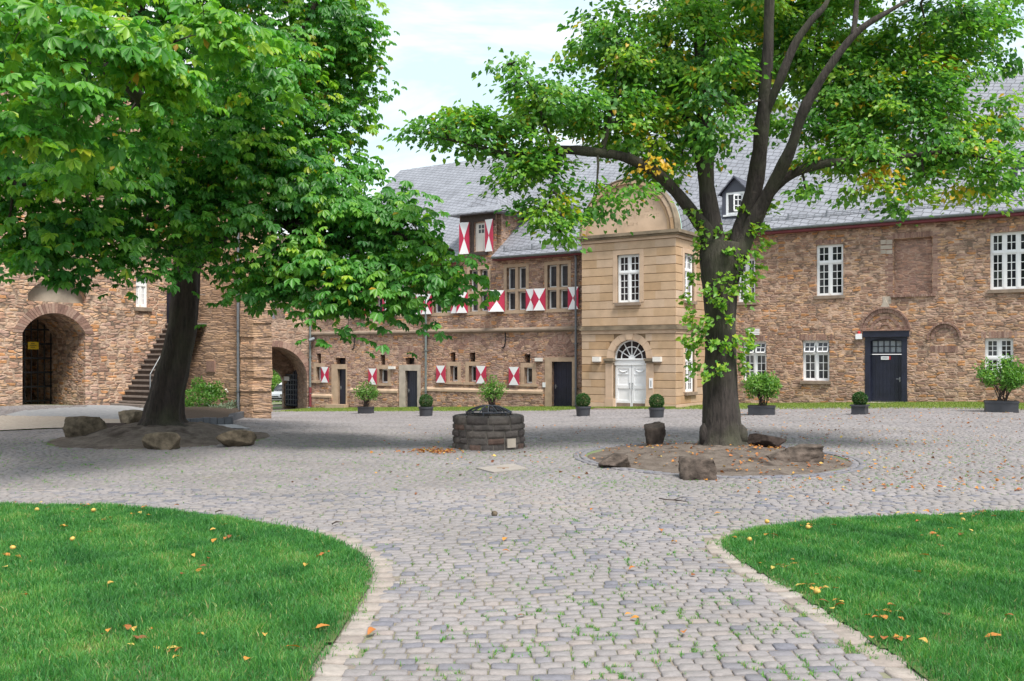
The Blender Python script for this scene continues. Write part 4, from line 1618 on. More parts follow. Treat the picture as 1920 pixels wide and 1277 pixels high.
# doors with stone cases
for (r_, fr, mat, nm) in ((d1, (622, 651, 683), 'sandstone', 'left'), (d2, (749, 789, 684), 'greystone', 'left'), (d3_, (1022, 1080, 670), 'sandstone', 'left')):
    xa, xb, za, zb = r_
    q = rM(fr[0], fr[1], fr[2], 766)
    s = MB()
    s.box(q[0], xa, D_M - 0.03, D_M + 0.25, za - 0.4, q[3])
    s.box(xb, q[1], D_M - 0.03, D_M + 0.25, za - 0.4, q[3])
    s.box(xa, xb, D_M - 0.03, D_M + 0.25, zb, q[3])
    s.box(q[0] - 0.15, q[1] + 0.1, D_M - 0.35, D_M + 0.25, za - 0.5, za + 0.0)
    BM.part(s, 'door_case', M[mat])
    plank_door(BM, xa, xb, za + 0.01, zb, D_M + 0.16, handle='left')
# string course with a chamfer, plinth course
zb_ = FM.on(840, 622, D_M)[1]
mb = MB()
mb.prism([(D_M - 0.12, zb_ - 0.02), (D_M - 0.12, zb_ + 0.05), (D_M - 0.001, zb_ + 0.14), (D_M - 0.001, zb_ - 0.1)], sM0, xP0 - 0.02, axis='x')
BM.part(mb, 'string_course', M['sill'])
zp = FM.on(920, 731, D_M)[1]
segs = [(sM0 + 0.1, d1[0] - 0.35), (d1[1] + 0.35, d2[0] - 0.45), (d2[1] + 0.35, d3_[0] - 0.45)]
zpl = [FM.on(605, 741, D_M)[1], FM.on(700, 731, D_M)[1], zp]
mb, pm = MB(), MB()
for (a, b), z in zip(segs, zpl):
    mb.prism([(D_M - 0.11, z - 0.12), (D_M - 0.11, z - 0.02), (D_M - 0.001, z + 0.08), (D_M - 0.001, z - 0.12)], a, b, axis='x')
    pm.box(a, b, D_M - 0.08, D_M + 0.1, -3.0, z - 0.123)
BM.each(mb, 'plinth_course', M['sandstone'])
BM.each(pm, 'plinth', M['rubble_mid'])
# blind arch over the right door
q = rM(1031, 1069, 640, 666)
mb = MB()
ring(mb, q[0], q[1], q[2], q[3] - q[2] + 0.05, 0.26, D_M - 0.012, D_M + 0.05, 22)
BM.part(mb, 'blind_arch', M['voussoir'])
mb = MB()
mb.prism(arc_pts(q[0] + .01, q[1] - .01, q[2], q[3] - q[2] + 0.04, 16), D_M - 0.008, D_M + 0.05)
BM.part(mb, 'arch_infill', M['brick'])
mb = MB()
for a, b, c in ((752, 786, 668), (838, 862, 655), (872, 908, 650), (975, 1002, 658), (940, 966, 492), (1020, 1072, 488)):
    q = rM(a, b, c - 8, c)
    ring(mb, q[0], q[1], q[2], 0.3, 0.22, D_M - 0.008, D_M + 0.05, 12)
BM.each(mb, 'relieving_arch', M['voussoir'])
# fittings: lamps, intercom, iron wall anchors, pipes
mb = MB()
q = rM(1005.5, 1018, 671, 677.5)
mb.box(q[0], q[1], D_M - 0.14, D_M - 0.001, q[2], q[3])
BM.part(mb, 'wall_lamp', M['cream'])
mb = MB()
q = rM(731, 742, 687, 692)
mb.box(q[0], q[1], D_M - 0.14, D_M - 0.001, q[2], q[3])
BM.part(mb, 'wall_lamp', M['cream'])
mb = MB()
q = rM(1018, 1023.5, 717, 726)
mb.box(q[0], q[1], D_M - 0.05, D_M - 0.001, q[2], q[3])
BM.part(mb, 'intercom', M['white'])
for (a, b) in ((947, 637), (664, 642), (800, 640)):
    x, z = FM.on(a, b, D_M)
    mb = MB()
    mb.tube([(x + 0.12, D_M - 0.03, z + 0.42), (x + 0.02, D_M - 0.03, z + 0.36), (x + 0.05, D_M - 0.03, z), (x, D_M - 0.03, z - 0.3), (x - 0.14, D_M - 0.03, z - 0.38)], 0.028, 6)
    BM.part(mb, 'wall_anchor', M['iron'])
for px, top, mat, ft in ((801.5, eM, 'zinc_old', None), (1082.5, eM - 0.25, 'zinc', None), (585, zb_ + 3.2, 'zinc_old', 'darkred')):
    x = FM.on(px, 700, D_M)[0]
    zg_ = gz(*FM.world(x, D_M))
    downpipe(BM, x, zg_ + 0.05, top, D_M - 0.13, 0.055, mat, True, ft)
x = FM.on(1082.5, 480, D_M)[0]
mb = MB()
mb.tube([(x, D_M - 0.13, eM - 0.27), (x - 0.05, D_M - 0.2, eM - 0.05), (x - 0.28, D_M - 0.42, eM + 0.0)], 0.055, 8)
BM.part(mb, 'pipe_bend', M['zinc'])
x, z = FM.on(587, 635, D_M)
mb = MB()
mb.box(x - 0.03, x + 0.2, D_M - 0.12, D_M - 0.002, z - 0.03, z + 0.06)
mb.tube([(x + 0.22, D_M - 0.14, z), (x + 0.1, D_M - 0.4, z - 0.12)], 0.1, 10)
BM.part(mb, 'floodlight', M['zinc'])
# roof in two lengths either side of the dormer
EAVE_M = (D_M - 0.4, eM + 0.02)
RIDGE_M = (44.6, 13.15)
SLM = (RIDGE_M[1] - EAVE_M[1]) / (RIDGE_M[0] - EAVE_M[0])
mb = MB()
xl = sM0 - 0.3
for a, b in ((xl, do[0] + .02), (do[1] - .02, xP0 + 0.1)):
    roof_slab(mb, a, b, EAVE_M, RIDGE_M)
# behind the dormer front the slates run down only to the dormer's back
ym = D_M + 0.42
zm_ = EAVE_M[1] + SLM * (ym - EAVE_M[0])
mb.face([(do[0] + .02, ym, zm_ - .1), (do[1] - .02, ym, zm_ - .1), (do[1] - .02, RIDGE_M[0], RIDGE_M[1]), (do[0] + .02, RIDGE_M[0], RIDGE_M[1])], uv=[(do[0], .6), (do[1], .6), (do[1], 10), (do[0], 10)])
roof_slab(mb, xl, xP0 + 2.0, (52.0, eM), RIDGE_M)
roof_slab(mb, xP0 + 0.1, xP0 + 2.2, (39.6, EAVE_M[1] + SLM * (39.6 - EAVE_M[0])), RIDGE_M)
mb.prism([(EAVE_M[0] + .1, EAVE_M[1] - .1), (RIDGE_M[0], RIDGE_M[1] - 0.2), (52, eM)], xl + 0.15, xl + 0.3, axis='x')
BM.part(mb, 'roof', M['slate'])
gutter(BM, do[1] + 0.05, xP0 - 0.02, EAVE_M[0] - 0.06, eM - 0.02)
gutter(BM, xl, do[0] - 0.05, EAVE_M[0] - 0.06, eM - 0.02)
snow_guard(BM, do[1] + 0.5, xP0 - 0.1, EAVE_M[0] + 0.3, EAVE_M[1] + 0.18, SLM)
mb = MB()
mb.box(do[1] + .02, xP0 - .02, D_M - 0.38, D_M - 0.002, eM - 0.16, eM - 0.09)
mb.box(sM0, do[0] - .02, D_M - 0.38, D_M - 0.002, eM - 0.16, eM - 0.09)
BM.each(mb, 'eave_board', M['darkred'])
# the dormer: stone cheeks, hipped bell-cast roof, hatch, tall shutters
mb = MB()
yk = EAVE_M[0] + (zdt - EAVE_M[1]) / SLM
for x0, x1 in ((do[0], do[0] + 0.3), (do[1] - 0.3, do[1])):
    mb.prism([(D_M + 0.401, eM - 0.1), (D_M + 0.401, zdt), (yk + 0.2, zdt)], x0, x1, axis='x')
dm = BM.part(mb, 'dormer', M['rubble_mid'])
mb = MB()
ov = 0.42
cx = (do[0] + do[1]) / 2
x0, x1, y0 = do[0] - ov, do[1] + ov, D_M - ov
zE = zdt - 0.05
zK = zE + 0.38
zT = zE + 1.75
k0, k1, ky = do[0] + 0.1, do[1] - 0.1, D_M + 0.3
hy = D_M + 1.25
yb1 = EAVE_M[0] + (zE - EAVE_M[1]) / SLM + 0.5
ybk = EAVE_M[0] + (zK - EAVE_M[1]) / SLM + 0.3
ybt = EAVE_M[0] + (zT - EAVE_M[1]) / SLM + 0.3
poly_roof(mb, [[(x0, y0, zE), (x1, y0, zE), (k1, ky, zK), (k0, ky, zK)],
               [(k0, ky, zK), (k1, ky, zK), (cx, hy, zT)],
               [(x1, y0, zE), (x1 + .3, yb1, zE + .15), (k1, ybk, zK), (k1, ky, zK)],
               [(k1, ky, zK), (k1, ybk, zK), (cx, ybt, zT), (cx, hy, zT)],
               [(x0 - .3, yb1, zE + .15), (x0, y0, zE), (k0, ky, zK), (k0, ybk, zK)],
               [(k0, ybk, zK), (k0, ky, zK), (cx, hy, zT), (cx, ybt, zT)],
               [(x0, y0, zE - .06), (x1, y0, zE - .06), (x1, yb1, zE - .06), (x0, yb1, zE - .06)],
               [(x0, y0, zE), (x1, y0, zE), (x1, y0, zE - .06), (x0, y0, zE - .06)],
               [(x1, y0, zE), (x1, yb1, zE), (x1, yb1, zE - .06), (x1, y0, zE - .06)]])
BM.part(mb, 'dormer_roof', M['slate'], dm)
mb = MB()
mb.box(do[0] + .05, do[1] - .05, D_M - 0.03, D_M - 0.002, dh[3] + 0.04, zdt - 0.06)
mb.box(dh[0] - 0.22, dh[0] - 0.02, D_M - 0.035, D_M - 0.002, dh[2] - .04, dh[3] + 0.037)
mb.box(dh[0] - 0.3, dh[1] + 0.1, D_M - 0.12, D_M + 0.1, dh[2] - 0.2, dh[2] - 0.042)
BM.part(mb, 'timber_surround', M['darkwood'], dm)
mb = MB()
n = 6
for k in range(n):
    a = dh[0] + (dh[1] - dh[0]) * k / n
    mb.box(a + .003, a + (dh[1] - dh[0]) / n - .003, D_M + 0.1, D_M + 0.16, dh[2], dh[3])
mb.box(dh[0], dh[1], D_M + 0.12, D_M + 0.17, dh[2], dh[3])
hc, hz = (dh[0] + dh[1]) / 2, dh[2] + (dh[3] - dh[2]) * 0.78
mb.box(dh[0], dh[1], D_M + 0.085, D_M + 0.1, dh[2] + .5 * (dh[3] - dh[2]), dh[2] + .53 * (dh[3] - dh[2]))
BM.part(mb, 'hatch', M['cream'], dm)
mb = MB()
for sx in (-1, 1):
    for sz in (-1, 1):
        mb.box(hc + sx * .09 - .065, hc + sx * .09 + .065, D_M + .088, D_M + .098, hz + sz * .11 - .085, hz + sz * .11 + .085)
BM.part(mb, 'hatch_pane', M['glass'], dm)
q = rM(867, 882.5, 418, 477)
shutter(BM, q[0], q[1], q[2], q[3], D_M - 0.14, dm, -0.12)
q = rM(912.5, 928, 412, 472)
shutter(BM, q[0], q[1], q[2], q[3], D_M - 0.14, dm, 0.05)
# a second, slate hung dormer half hidden beside the pediment
q = FM.rect(1055, 1078, 408, 440, 38.6)
gable_dormer(BM, (q[0], q[1], q[2], q[3]), 38.6, 2.4, 'slate_dark', False)

# ------------------------------------------------------------------ gateway at the back left
GA = math.atan2(0.42, 0.906)
gx, gy = FM.world(sM0, D_M)
FG = Frame(GA, gx, gy)
zgG = gz(gx, gy)
BG = Bld('gateway', 'stone gateway with deep round arch and open lattice gate beside the ragged tower', 'gateway', FG, -2.5, 0, zgG)
xr = FG.on(576, 700, 0)[0]
rad = 1.75
zc = FG.on(520, 650, 0)[1]
op = (xr - 2 * rad, xr, -4, zc, rad)
zt = FG.on(545, 598, 0)[1]
w = MB()
wall_mesh(w, -7.5, 0.0, -4, zt, 0, 3.4, [op])
ib = 3.4
q = rad * 0.62
icx = FG.on(532, 700, ib)[0] - q + 0.1
wall_mesh(w, -7.5, 0.0, -4, zt, ib, 0.5, [(icx - q, icx + q - 0.1, -4, zc - 1.1, q - 0.06)], ends=True)
BG.part(w, 'wall', M['rubble_grey'])
mb = MB()
ring(mb, op[0], op[1], zc - rad, rad, 0.32, -0.02, 0.2, 26)
BG.part(mb, 'arch_ring', M['voussoir'])
# open leaf hinged on the inner jamb and standing into the passage
mb = MB()
hx = icx + q - 0.1
zg0 = zgG + 0.05
zs0 = zc - 1.1 - (q - 0.06)
prof = []
Wl = 1.25
for k in range(9):
    t = k / 8
    prof.append((t * Wl, zs0 + 0.95 * math.sin(t * math.pi / 2)))


def LP(u, z, off=0.0):
    return (hx + 0.12 + u * 0.42 + off * 0.9, ib - 0.05 - u * 0.9 + off * 0.42, z)


for (a, za), (b, zb2) in zip(prof, prof[1:]):
    for off in (0, 0.06):
        mb.face([LP(a, zg0, off), LP(b, zg0, off), LP(b, zb2, off), LP(a, za, off)])
    mb.face([LP(a, za, 0), LP(b, zb2, 0), LP(b, zb2, .06), LP(a, za, .06)])
for k in range(6):
    u = 0.04 + (Wl - 0.08) * k / 5
    zz = zs0 + 0.95 * math.sin(u / Wl * math.pi / 2)
    mb.obox(LP(u, (zg0 + zz) / 2, -0.02), (0.42 * 0.04, -0.9 * 0.04, 0), (0.02, 0.01, 0), (0, 0, (zz - zg0) / 2))
for k in range(11):
    z = zg0 + 0.1 + k * 0.28
    u1 = Wl
    if z < zs0 + 0.8:
        mb.obox(LP(Wl / 2, z, -0.025), (0.42 * Wl / 2, -0.9 * Wl / 2, 0), (0.02, 0.01, 0), (0, 0, 0.035))
BG.part(mb, 'gate_leaf', M['navy'])
mb = MB()
p = LP(0.12, zs0 + 0.35, -0.06)
mb.obox(p, (0.12, -0.2, 0), (0.01, 0.005, 0), (0, 0, 0.12))
sgn = mb.build('gate_notice', M['white'], None)
sgn.rotation_euler = (0, 0, GA)
sgn.location = (gx, gy, 0)
tag(sgn, 'small white notice fixed to the open lattice gate leaf', 'sign')
# house over the gate, mostly behind the leaves
mb = MB()
xq = FG.on(534, 560, 4.0)[0]
mb.box(xq, 3.0, 3.92, 9.0, zt - 0.6, FG.on(550, 440, 4.0)[1])
BG.part(mb, 'gatehouse', M['rubble_mid'])
mb = MB()
a, b = FG.on(512, 600, 7.0), FG.on(536, 574, 7.0)
mb.box(a[0], b[0], 7.0, 11, zt - 1, a[1] + 0.1)
BG.part(mb, 'side_wall', M['plaster'])
mb = MB()
poly_roof(mb, [[(a[0] - .5, 6.6, a[1]), (b[0] + .5, 6.6, a[1]), (b[0] + .5, 9, b[1] + .3), (a[0] + 0.6, 9, b[1] + .3)]])
BG.part(mb, 'side_roof', M['slate'])

# ------------------------------------------------------------------ left wall with the barred gate and the stair
BL = Bld('gate_wall', 'tall rubble wall with brick arched passage and white window behind the chestnut tree', 'building', FL, 17.5, D_L, gz(*FL.world(17.5, D_L)))
rL = lambda a, b, c, d: FL.rect(a, b, c, d, D_L)
ga = rL(42, 160, 587, 764)
gwin = rL(255, 280, 513, 576)
nl = rL(52, 162, 524, 600)
rise = 0.62
nch = (nl[0], nl[1], ga[3] + 0.34, ga[3] + 1.05, 0.5)
xL1 = D_T
w = MB()
zgL = BL.base[2]
wall_mesh(w, 8.0, xL1, -2.0, 10.5, D_L, 0.35, [(ga[0], ga[1], -2, ga[3], rise), gwin, nch])
# passage running back to the barred gate
pa = 2.2
nr = arc_pts(ga[0], ga[1], ga[3] - rise, rise)
for (p, q), (r0, s0) in zip(nr, nr[1:]):
    w.face([(p, D_L + .35, q), (p, D_L + pa + 1.2, q), (r0, D_L + pa + 1.2, s0), (r0, D_L + .35, s0)])
for x in (ga[0], ga[1]):
    w.face([(x, D_L + .35, -2), (x, D_L + pa + 1.2, -2), (x, D_L + pa + 1.2, ga[3] - rise), (x, D_L + .35, ga[3] - rise)])
w.face([(ga[0] - .2, D_L + pa + 1.2, -2), (ga[1] + .2, D_L + pa + 1.2, -2), (ga[1] + .2, D_L + pa + 1.2, ga[3] + .2), (ga[0] - .2, D_L + pa + 1.2, ga[3] + .2)])
BL.part(w, 'wall', M['rubble_left'])
mb = MB()
ring(mb, ga[0], ga[1], ga[3] - rise, rise, 0.3, D_L - 0.02, D_L + 0.1, 30)
BL.part(mb, 'arch_ring', M['voussoir'])
mb = MB()
mb.face([(nch[0], D_L + 0.22, nch[2]), (nch[1], D_L + 0.22, nch[2]), (nch[1], D_L + 0.22, nch[3]), (nch[0], D_L + 0.22, nch[3])])
mb.box(nch[0] + .02, nch[1] - .02, D_L + 0.15, D_L + 0.21, nch[2] + 0.46, nch[2] + 0.5)
BL.part(mb, 'plastered_niche', M['plaster'])
mb = MB()
gyp = D_L + 1.9
nb_ = 9
for k in range(nb_ + 1):
    x = ga[0] + 0.02 + (ga[1] - ga[0] - 0.04) * k / nb_
    xx = (x - (ga[0] + ga[1]) / 2) / ((ga[1] - ga[0]) / 2)
    mb.box(x - 0.017, x + 0.017, gyp, gyp + 0.03, zgL - 0.1, ga[3] - rise * (1 - math.sqrt(max(0, 1 - 0.8 * xx * xx))) - 0.05)
for z in [zgL + 0.12 + i * 0.46 for i in range(6)]:
    mb.box(ga[0], ga[1], gyp - 0.02, gyp, z - 0.03, z + 0.03)
BL.part(mb, 'barred_gate', M['iron'])
grid_window(BL, gwin, D_L + 0.15, [(0.32, 2), (0.68, 3)], sill=D_L)
# yellow sign hanging on the bars
q = FL.rect(52, 71, 641, 655, gyp - 0.03)
mb = MB()
mb.box(q[0], q[1] + 0.02, gyp - 0.045, gyp - 0.03, q[2], q[3])
sg = mb.build('warning_sign', M['yellow'])
sg.rotation_euler = (0, 0, FL.a)
tag(sg, 'small yellow notice hanging on the barred passage gate', 'sign')
mb = MB()
for k, wv in enumerate((0.35, 0.62, 0.45)):
    z = q[3] - (q[3] - q[2]) * (0.24 + 0.24 * k)
    c = (q[0] + q[1]) / 2
    x = c - wv * (q[1] - q[0]) / 2
    while x < c + wv * (q[1] - q[0]) / 2:
        wl = rnd.uniform(.02, .035)
        mb.box(x, x + wl, gyp - 0.049, gyp - 0.045, z - 0.012, z + 0.012)
        x += wl + .012
mb.build('lettering', M['black'], sg)

# stair along the wall
s0x = FL.on(222, 757, D_L)[0]
zs_ = gz(*FL.world(s0x, D_L - 0.8))
ztop = FL.on(387, 606, D_L - 1.5)[1]
nst = 16
run = (xL1 - 0.45 - s0x) / nst
rs = (ztop - zs_) / nst
SX, SY = FL.world(s0x, D_L - 0.8)
ST = Bld('stone_stair', 'narrow dark stone stair climbing the wall behind the chestnut trunk', 'stair', FL, s0x, D_L - 0.8, zs_)
mb = MB()
for k in range(nst):
    x = s0x + k * run
    mb.box(x, x + run + 0.03, D_L - 1.5, D_L - 0.003, zs_ + (k + 1) * rs - 0.055, zs_ + (k + 1) * rs)
mb.box(xL1 - 0.47, xL1 - .003, D_L - 1.5, D_L - 0.003, ztop - 0.05, ztop + 0.002)
mb.box(s0x - 0.3, s0x - 0.002, D_L - 1.6, D_L - 0.003, zs_ - 0.3, zs_ + 0.09)
ST.part(mb, 'treads', plain('worn_stair_stone', (.2, .165, .145), .85, 0, .2))
mb = MB()
for k in range(nst):
    x = s0x + k * run
    mb.box(x + .03, x + run + .029, D_L - 1.46, D_L - 0.004, zs_ + k * rs - (0.3 if k == 0 else 0), zs_ + (k + 1) * rs - 0.057)
ST.part(mb, 'risers', M['darkwood'])
mb = MB()
mb.prism([(s0x + .1, zs_ - .12), (s0x + .45, zs_ - .12), (xL1 - .45, ztop - .42), (xL1 - .45, ztop - .06), (s0x + .1, zs_ + .02)], D_L - 1.45, D_L - 1.36)
ST.part(mb, 'stringer', M['darkwood'])
mb = MB()
yy = D_L - 1.47
p0, p1 = Vector((s0x + 0.15, yy, zs_ + 1.05)), Vector((xL1 - 0.45, yy, ztop + 0.95))
mb.tube([p0, p1, p1 + Vector((0.4, 0, 0))], 0.016, 8)
mb.tube([p0, Vector((s0x + 0.15, yy, zs_ + 0.1))], 0.02, 8)
ST.part(mb, 'handrail', M['steel'])
mb = MB()
for k in range(1, 9):
    p = p0.lerp(p1, k / 8)
    mb.tube([p, p - Vector((0, 0, 0.95))], 0.014, 6)
ST.part(mb, 'balusters', M['iron'])
mb = MB()
mb.box(xL1 - 0.5, xL1 - 0.45, D_L - 1.5, D_L - 0.02, ztop + .01, ztop + 1.15)
for k in range(9):
    y = D_L - 1.46 + 1.4 * k / 8
    mb.box(xL1 - 0.515, xL1 - 0.5, y - .02, y + .02, ztop + .02, ztop + 1.2)
ST.part(mb, 'landing_gate', M['navy'])

# ------------------------------------------------------------------ corner tower at the left
sT0 = -D_L
A_ = FM.world(sT0, D_T)
sT1 = FM.on(479, 700, D_T)[0]
B_ = FM.world(sT1, D_T)
C_ = (ray(510) * (B_[1] - 0.05), B_[1] - 0.05)
D_ = (C_[0] - 3.6, C_[1] + 9.5)
TZ = 11.0
zgT = gz(*B_)
BT = Bld('corner_tower', 'windowless ragged stone corner building with a zinc downpipe beside the gateway', 'building', FM, (sT0 + sT1) / 2, D_T, zgT)
loc = lambda p: (p[0] * FM.c + p[1] * FM.s, -p[0] * FM.s + p[1] * FM.c)
la, lb, lc, ld = loc(A_), loc(B_), loc(C_), loc(D_)
mb = MB()
# the front breaks forward slightly right of the pipe; the ragged coursing gives an uneven corner
sbr = FM.on(455, 700, D_T)[0]
for k in range(60):
    z0, z1 = -2.0 + k * 0.22, -2.0 + (k + 1) * 0.22
    j = lambda: rnd.uniform(-0.035, 0.035)
    o = j() * 0.6
    ex = rnd.uniform(-0.05, 0.04)
    pts = [(la[0], la[1]), (sbr, la[1]), (sbr, la[1] - 0.1 + o), (lb[0] + ex, lb[1] - 0.1 + o), (lc[0] + ex * .7, lc[1] + o), (ld[0], ld[1])]
    for (p, q) in zip(pts, pts[1:] + pts[:1]):
        mb.face([(p[0], p[1], z0), (q[0], q[1], z0), (q[0], q[1], z1), (p[0], p[1], z1)])
    mb.face([(p[0], p[1], z1) for p in pts])
    mb.face([(p[0], p[1], z0) for p in pts])
BT.part(mb, 'wall', M['rubble_tower'])
xq = FM.on(451, 700, D_T)[0]
downpipe(BT, xq, zgT + 0.05, 8.5, D_T - 0.1, 0.05, 'zinc')
mb = MB()
q = FM.rect(389, 404, 677, 697, D_T)
mb.box(q[0], q[1], D_T - 0.05, D_T + 0.02, q[2], q[3])
BT.part(mb, 'red_stone', M['voussoir'])
# ------------------------------------------------------------------ ground
def grid_sheet(name, xs, ys, hf, mat, keep=None):
    Xg, Yg = np.meshgrid(xs, ys)
    Z = hf(Xg, Yg)
    V = np.stack([Xg, Yg, Z], -1).reshape(-1, 3)
    n = len(xs)
    i = np.arange((len(ys) - 1) * (n - 1))
    a = (i // (n - 1)) * n + i % (n - 1)
    F = np.stack([a, a + 1, a + n + 1, a + n], 1)
    if keep is not None:
        c = V[F].mean(1)
        F = F[keep(c[:, 0], c[:, 1])]
        used, inv = np.unique(F.ravel(), return_inverse=True)
        V, F = V[used], inv.reshape(F.shape)
    return np_mesh(name, V, [F], [np.full(len(F), 0.5)], mat, None, True)


xs = np.concatenate([[-900, -500, -250, -120, -80], np.arange(-60, 60.1, 1.0), [80, 120, 250, 500, 900]])
ys = np.concatenate([[-300, -100, -40, -15], np.arange(-5, 90.1, 1.0), [120, 200, 400, 700, 1000]])
tag(grid_sheet('courtyard_ground', xs, ys, g, M['joints']), kind='structure')


def poly_px(pts):
    return np.array([on_ground(a, b)[:2] for a, b in pts])


def catmull(P, n=8, closed=False):
    P = [np.array(p, float) for p in P]
    out = []
    for i in range(len(P) - 1):
        p0, p1, p2, p3 = P[max(i - 1, 0)], P[i], P[i + 1], P[min(i + 2, len(P) - 1)]
        for k in range(n):
            t = k / n
            out.append(0.5 * ((2 * p1) + (-p0 + p2) * t + (2 * p0 - 5 * p1 + 4 * p2 - p3) * t * t + (-p0 + 3 * p1 - 3 * p2 + p3) * t ** 3))
    out.append(P[-1])
    return np.array(out)


edgeL = catmull(poly_px([(-160, 948), (0, 951), (200, 952), (380, 968), (520, 988), (610, 1010), (668, 1038), (693, 1070), (682, 1115), (650, 1165), (612, 1220), (572, 1285), (520, 1380)]))
edgeR = catmull(poly_px([(2080, 962), (1920, 964), (1700, 972), (1540, 980), (1420, 994), (1362, 1012), (1362, 1032), (1410, 1068), (1500, 1120), (1600, 1184), (1690, 1245), (1760, 1296), (1860, 1380)]))
lawnL = np.vstack([edgeL, [[edgeL[0][0], edgeL[-1][1]]]])
lawnR = np.vstack([edgeR, [[edgeR[0][0], edgeR[-1][1]]]])


def in_poly(P, x, y):
    r = np.zeros(x.shape, bool)
    n = len(P)
    for i in range(n):
        x0, y0 = P[i]
        x1, y1 = P[(i + 1) % n]
        c = ((y0 > y) != (y1 > y)) & (x < (x1 - x0) * (y - y0) / (y1 - y0 + 1e-12) + x0)
        r ^= c
    return r


def dist_line(P, x, y):
    d = np.full(x.shape, 1e9)
    for (ax, ay), (bx, by) in zip(P, P[1:]):
        vx, vy = bx - ax, by - ay
        t = np.clip(((x - ax) * vx + (y - ay) * vy) / (vx * vx + vy * vy + 1e-12), 0, 1)
        d = np.minimum(d, np.hypot(x - ax - t * vx, y - ay - t * vy))
    return d


# islands of earth round the two trees
MC = (-7.4, 20.35, 2.2, 2.4)                  # chestnut: x, y, rx, ry
ML = (3.45, 16.45, 2.15, 2.65)                 # lime


def ell(m, x, y, grow=0.0):
    return np.hypot((x - m[0]) / (m[2] + grow), (y - m[1]) / (m[3] + grow))


def fbm(x, y, f=1.0):
    return (np.sin(x * 1.7 * f + 1.3) * np.cos(y * 2.1 * f + .4) + 0.5 * np.sin(x * 3.9 * f + y * 2.3 * f) + 0.3 * np.cos(x * 7.1 * f - y * 6.3 * f + 2)) / 1.8


def mound(m, hgt, x, y):
    r = ell(m, x, y) + 0.05 * fbm(x, y, 1.4)
    return g(x, y) + 0.012 + hgt * smooth((1.0 - r) / 0.75) + (0.03 * fbm(x, y, 3.2) + 0.018 * fbm(x + 4, y, 7.7)) * smooth((1 - r) * 4)


for m, hg in ((MC, 0.3), (ML, 0.14)):
    th = np.linspace(0, 2 * np.pi, 65)[:-1]
    V, F = [], []
    rr = np.linspace(0.02, 1.0, 60)
    for r_ in rr:
        wv = 1 + 0.035 * np.sin(th * 5 + m[0]) + 0.02 * np.sin(th * 11)
        x = m[0] + m[2] * r_ * wv * np.cos(th)
        y = m[1] + m[3] * r_ * wv * np.sin(th)
        V.append(np.stack([x, y, mound(m, hg, x, y) - (0.03 if r_ == 1.0 else 0)], 1))
    V = np.vstack(V)
    for k in range(len(rr) - 1):
        a = k * 64 + np.arange(64)
        b = k * 64 + (np.arange(64) + 1) % 64
        F.append(np.stack([a, b, b + 64, a + 64], 1))
    F = np.vstack(F)
    tag(np_mesh('earth_mound', V, [F, np.arange(64)[None, ::-1]], [np.full(len(F), .5), np.array([.5])], M['earth'], None, True), kind='structure')

# pale path before the barred gate
pathP = np.array([on_ground(a, b)[:2] for a, b in ((-60, 800), (40, 772), (160, 764), (225, 758), (300, 757), (392, 790), (452, 800), (470, 806), (330, 800), (200, 792), (120, 797), (40, 806))])
gravP = np.array([on_ground(a, b)[:2] for a, b in ((-120, 800), (-20, 781), (120, 783), (240, 788), (250, 800), (60, 806), (-100, 815))])


def sheet_poly(name, P, lift, mat, st=0.1):
    x0, y0 = P.min(0)
    x1, y1 = P.max(0)
    return tag(grid_sheet(name, np.arange(x0, x1 + st, st), np.arange(y0, y1 + st, st), lambda x, y: g(x, y) + lift, mat, lambda x, y: in_poly(P, x, y)), kind='structure')


sheet_poly('gate_path', pathP, 0.024, M['pathstone'])
sheet_poly('gravel_path', gravP, 0.032, M['gravel'])

# lawns
for nm, P in (('lawn', lawnL), ('lawn', lawnR)):
    sheet_poly(nm, P, 0.02, M['lawn_soil'], 0.04)


# ------------------------------------------------------------------ setts: every stone its own top and joints
def near_edge(x, y):
    dl = dist_line(edgeL[40:], x, y)
    dr = dist_line(edgeR[36:], x, y)
    return np.minimum(dl, dr)


def free(x, y):
    s = UX * x + UY * y
    d = WX * x + WY * y
    ok = ~in_poly(lawnL, x, y) & ~in_poly(lawnR, x, y)
    ok &= (ell(MC, x, y) > 1.0) & (ell(ML, x, y, 0.26) > 1.0)
    ok &= ~in_poly(pathP, x, y) & ~in_poly(gravP, x, y)
    ok &= ((s > -D_L + 0.05) | (d > D_T + 6)) & (np.abs(x) < 0.56 * y + 1.0)
    ok &= ~in_poly(np.array([A_, B_, C_, D_, (A_[0] - 4, A_[1] + 8)]), x, y)
    ok &= d < np.where(s > xP1, D_R - 1.0, np.where(s > xP0 - .1, D_P - 0.4, D_M - 0.9))
    return ok


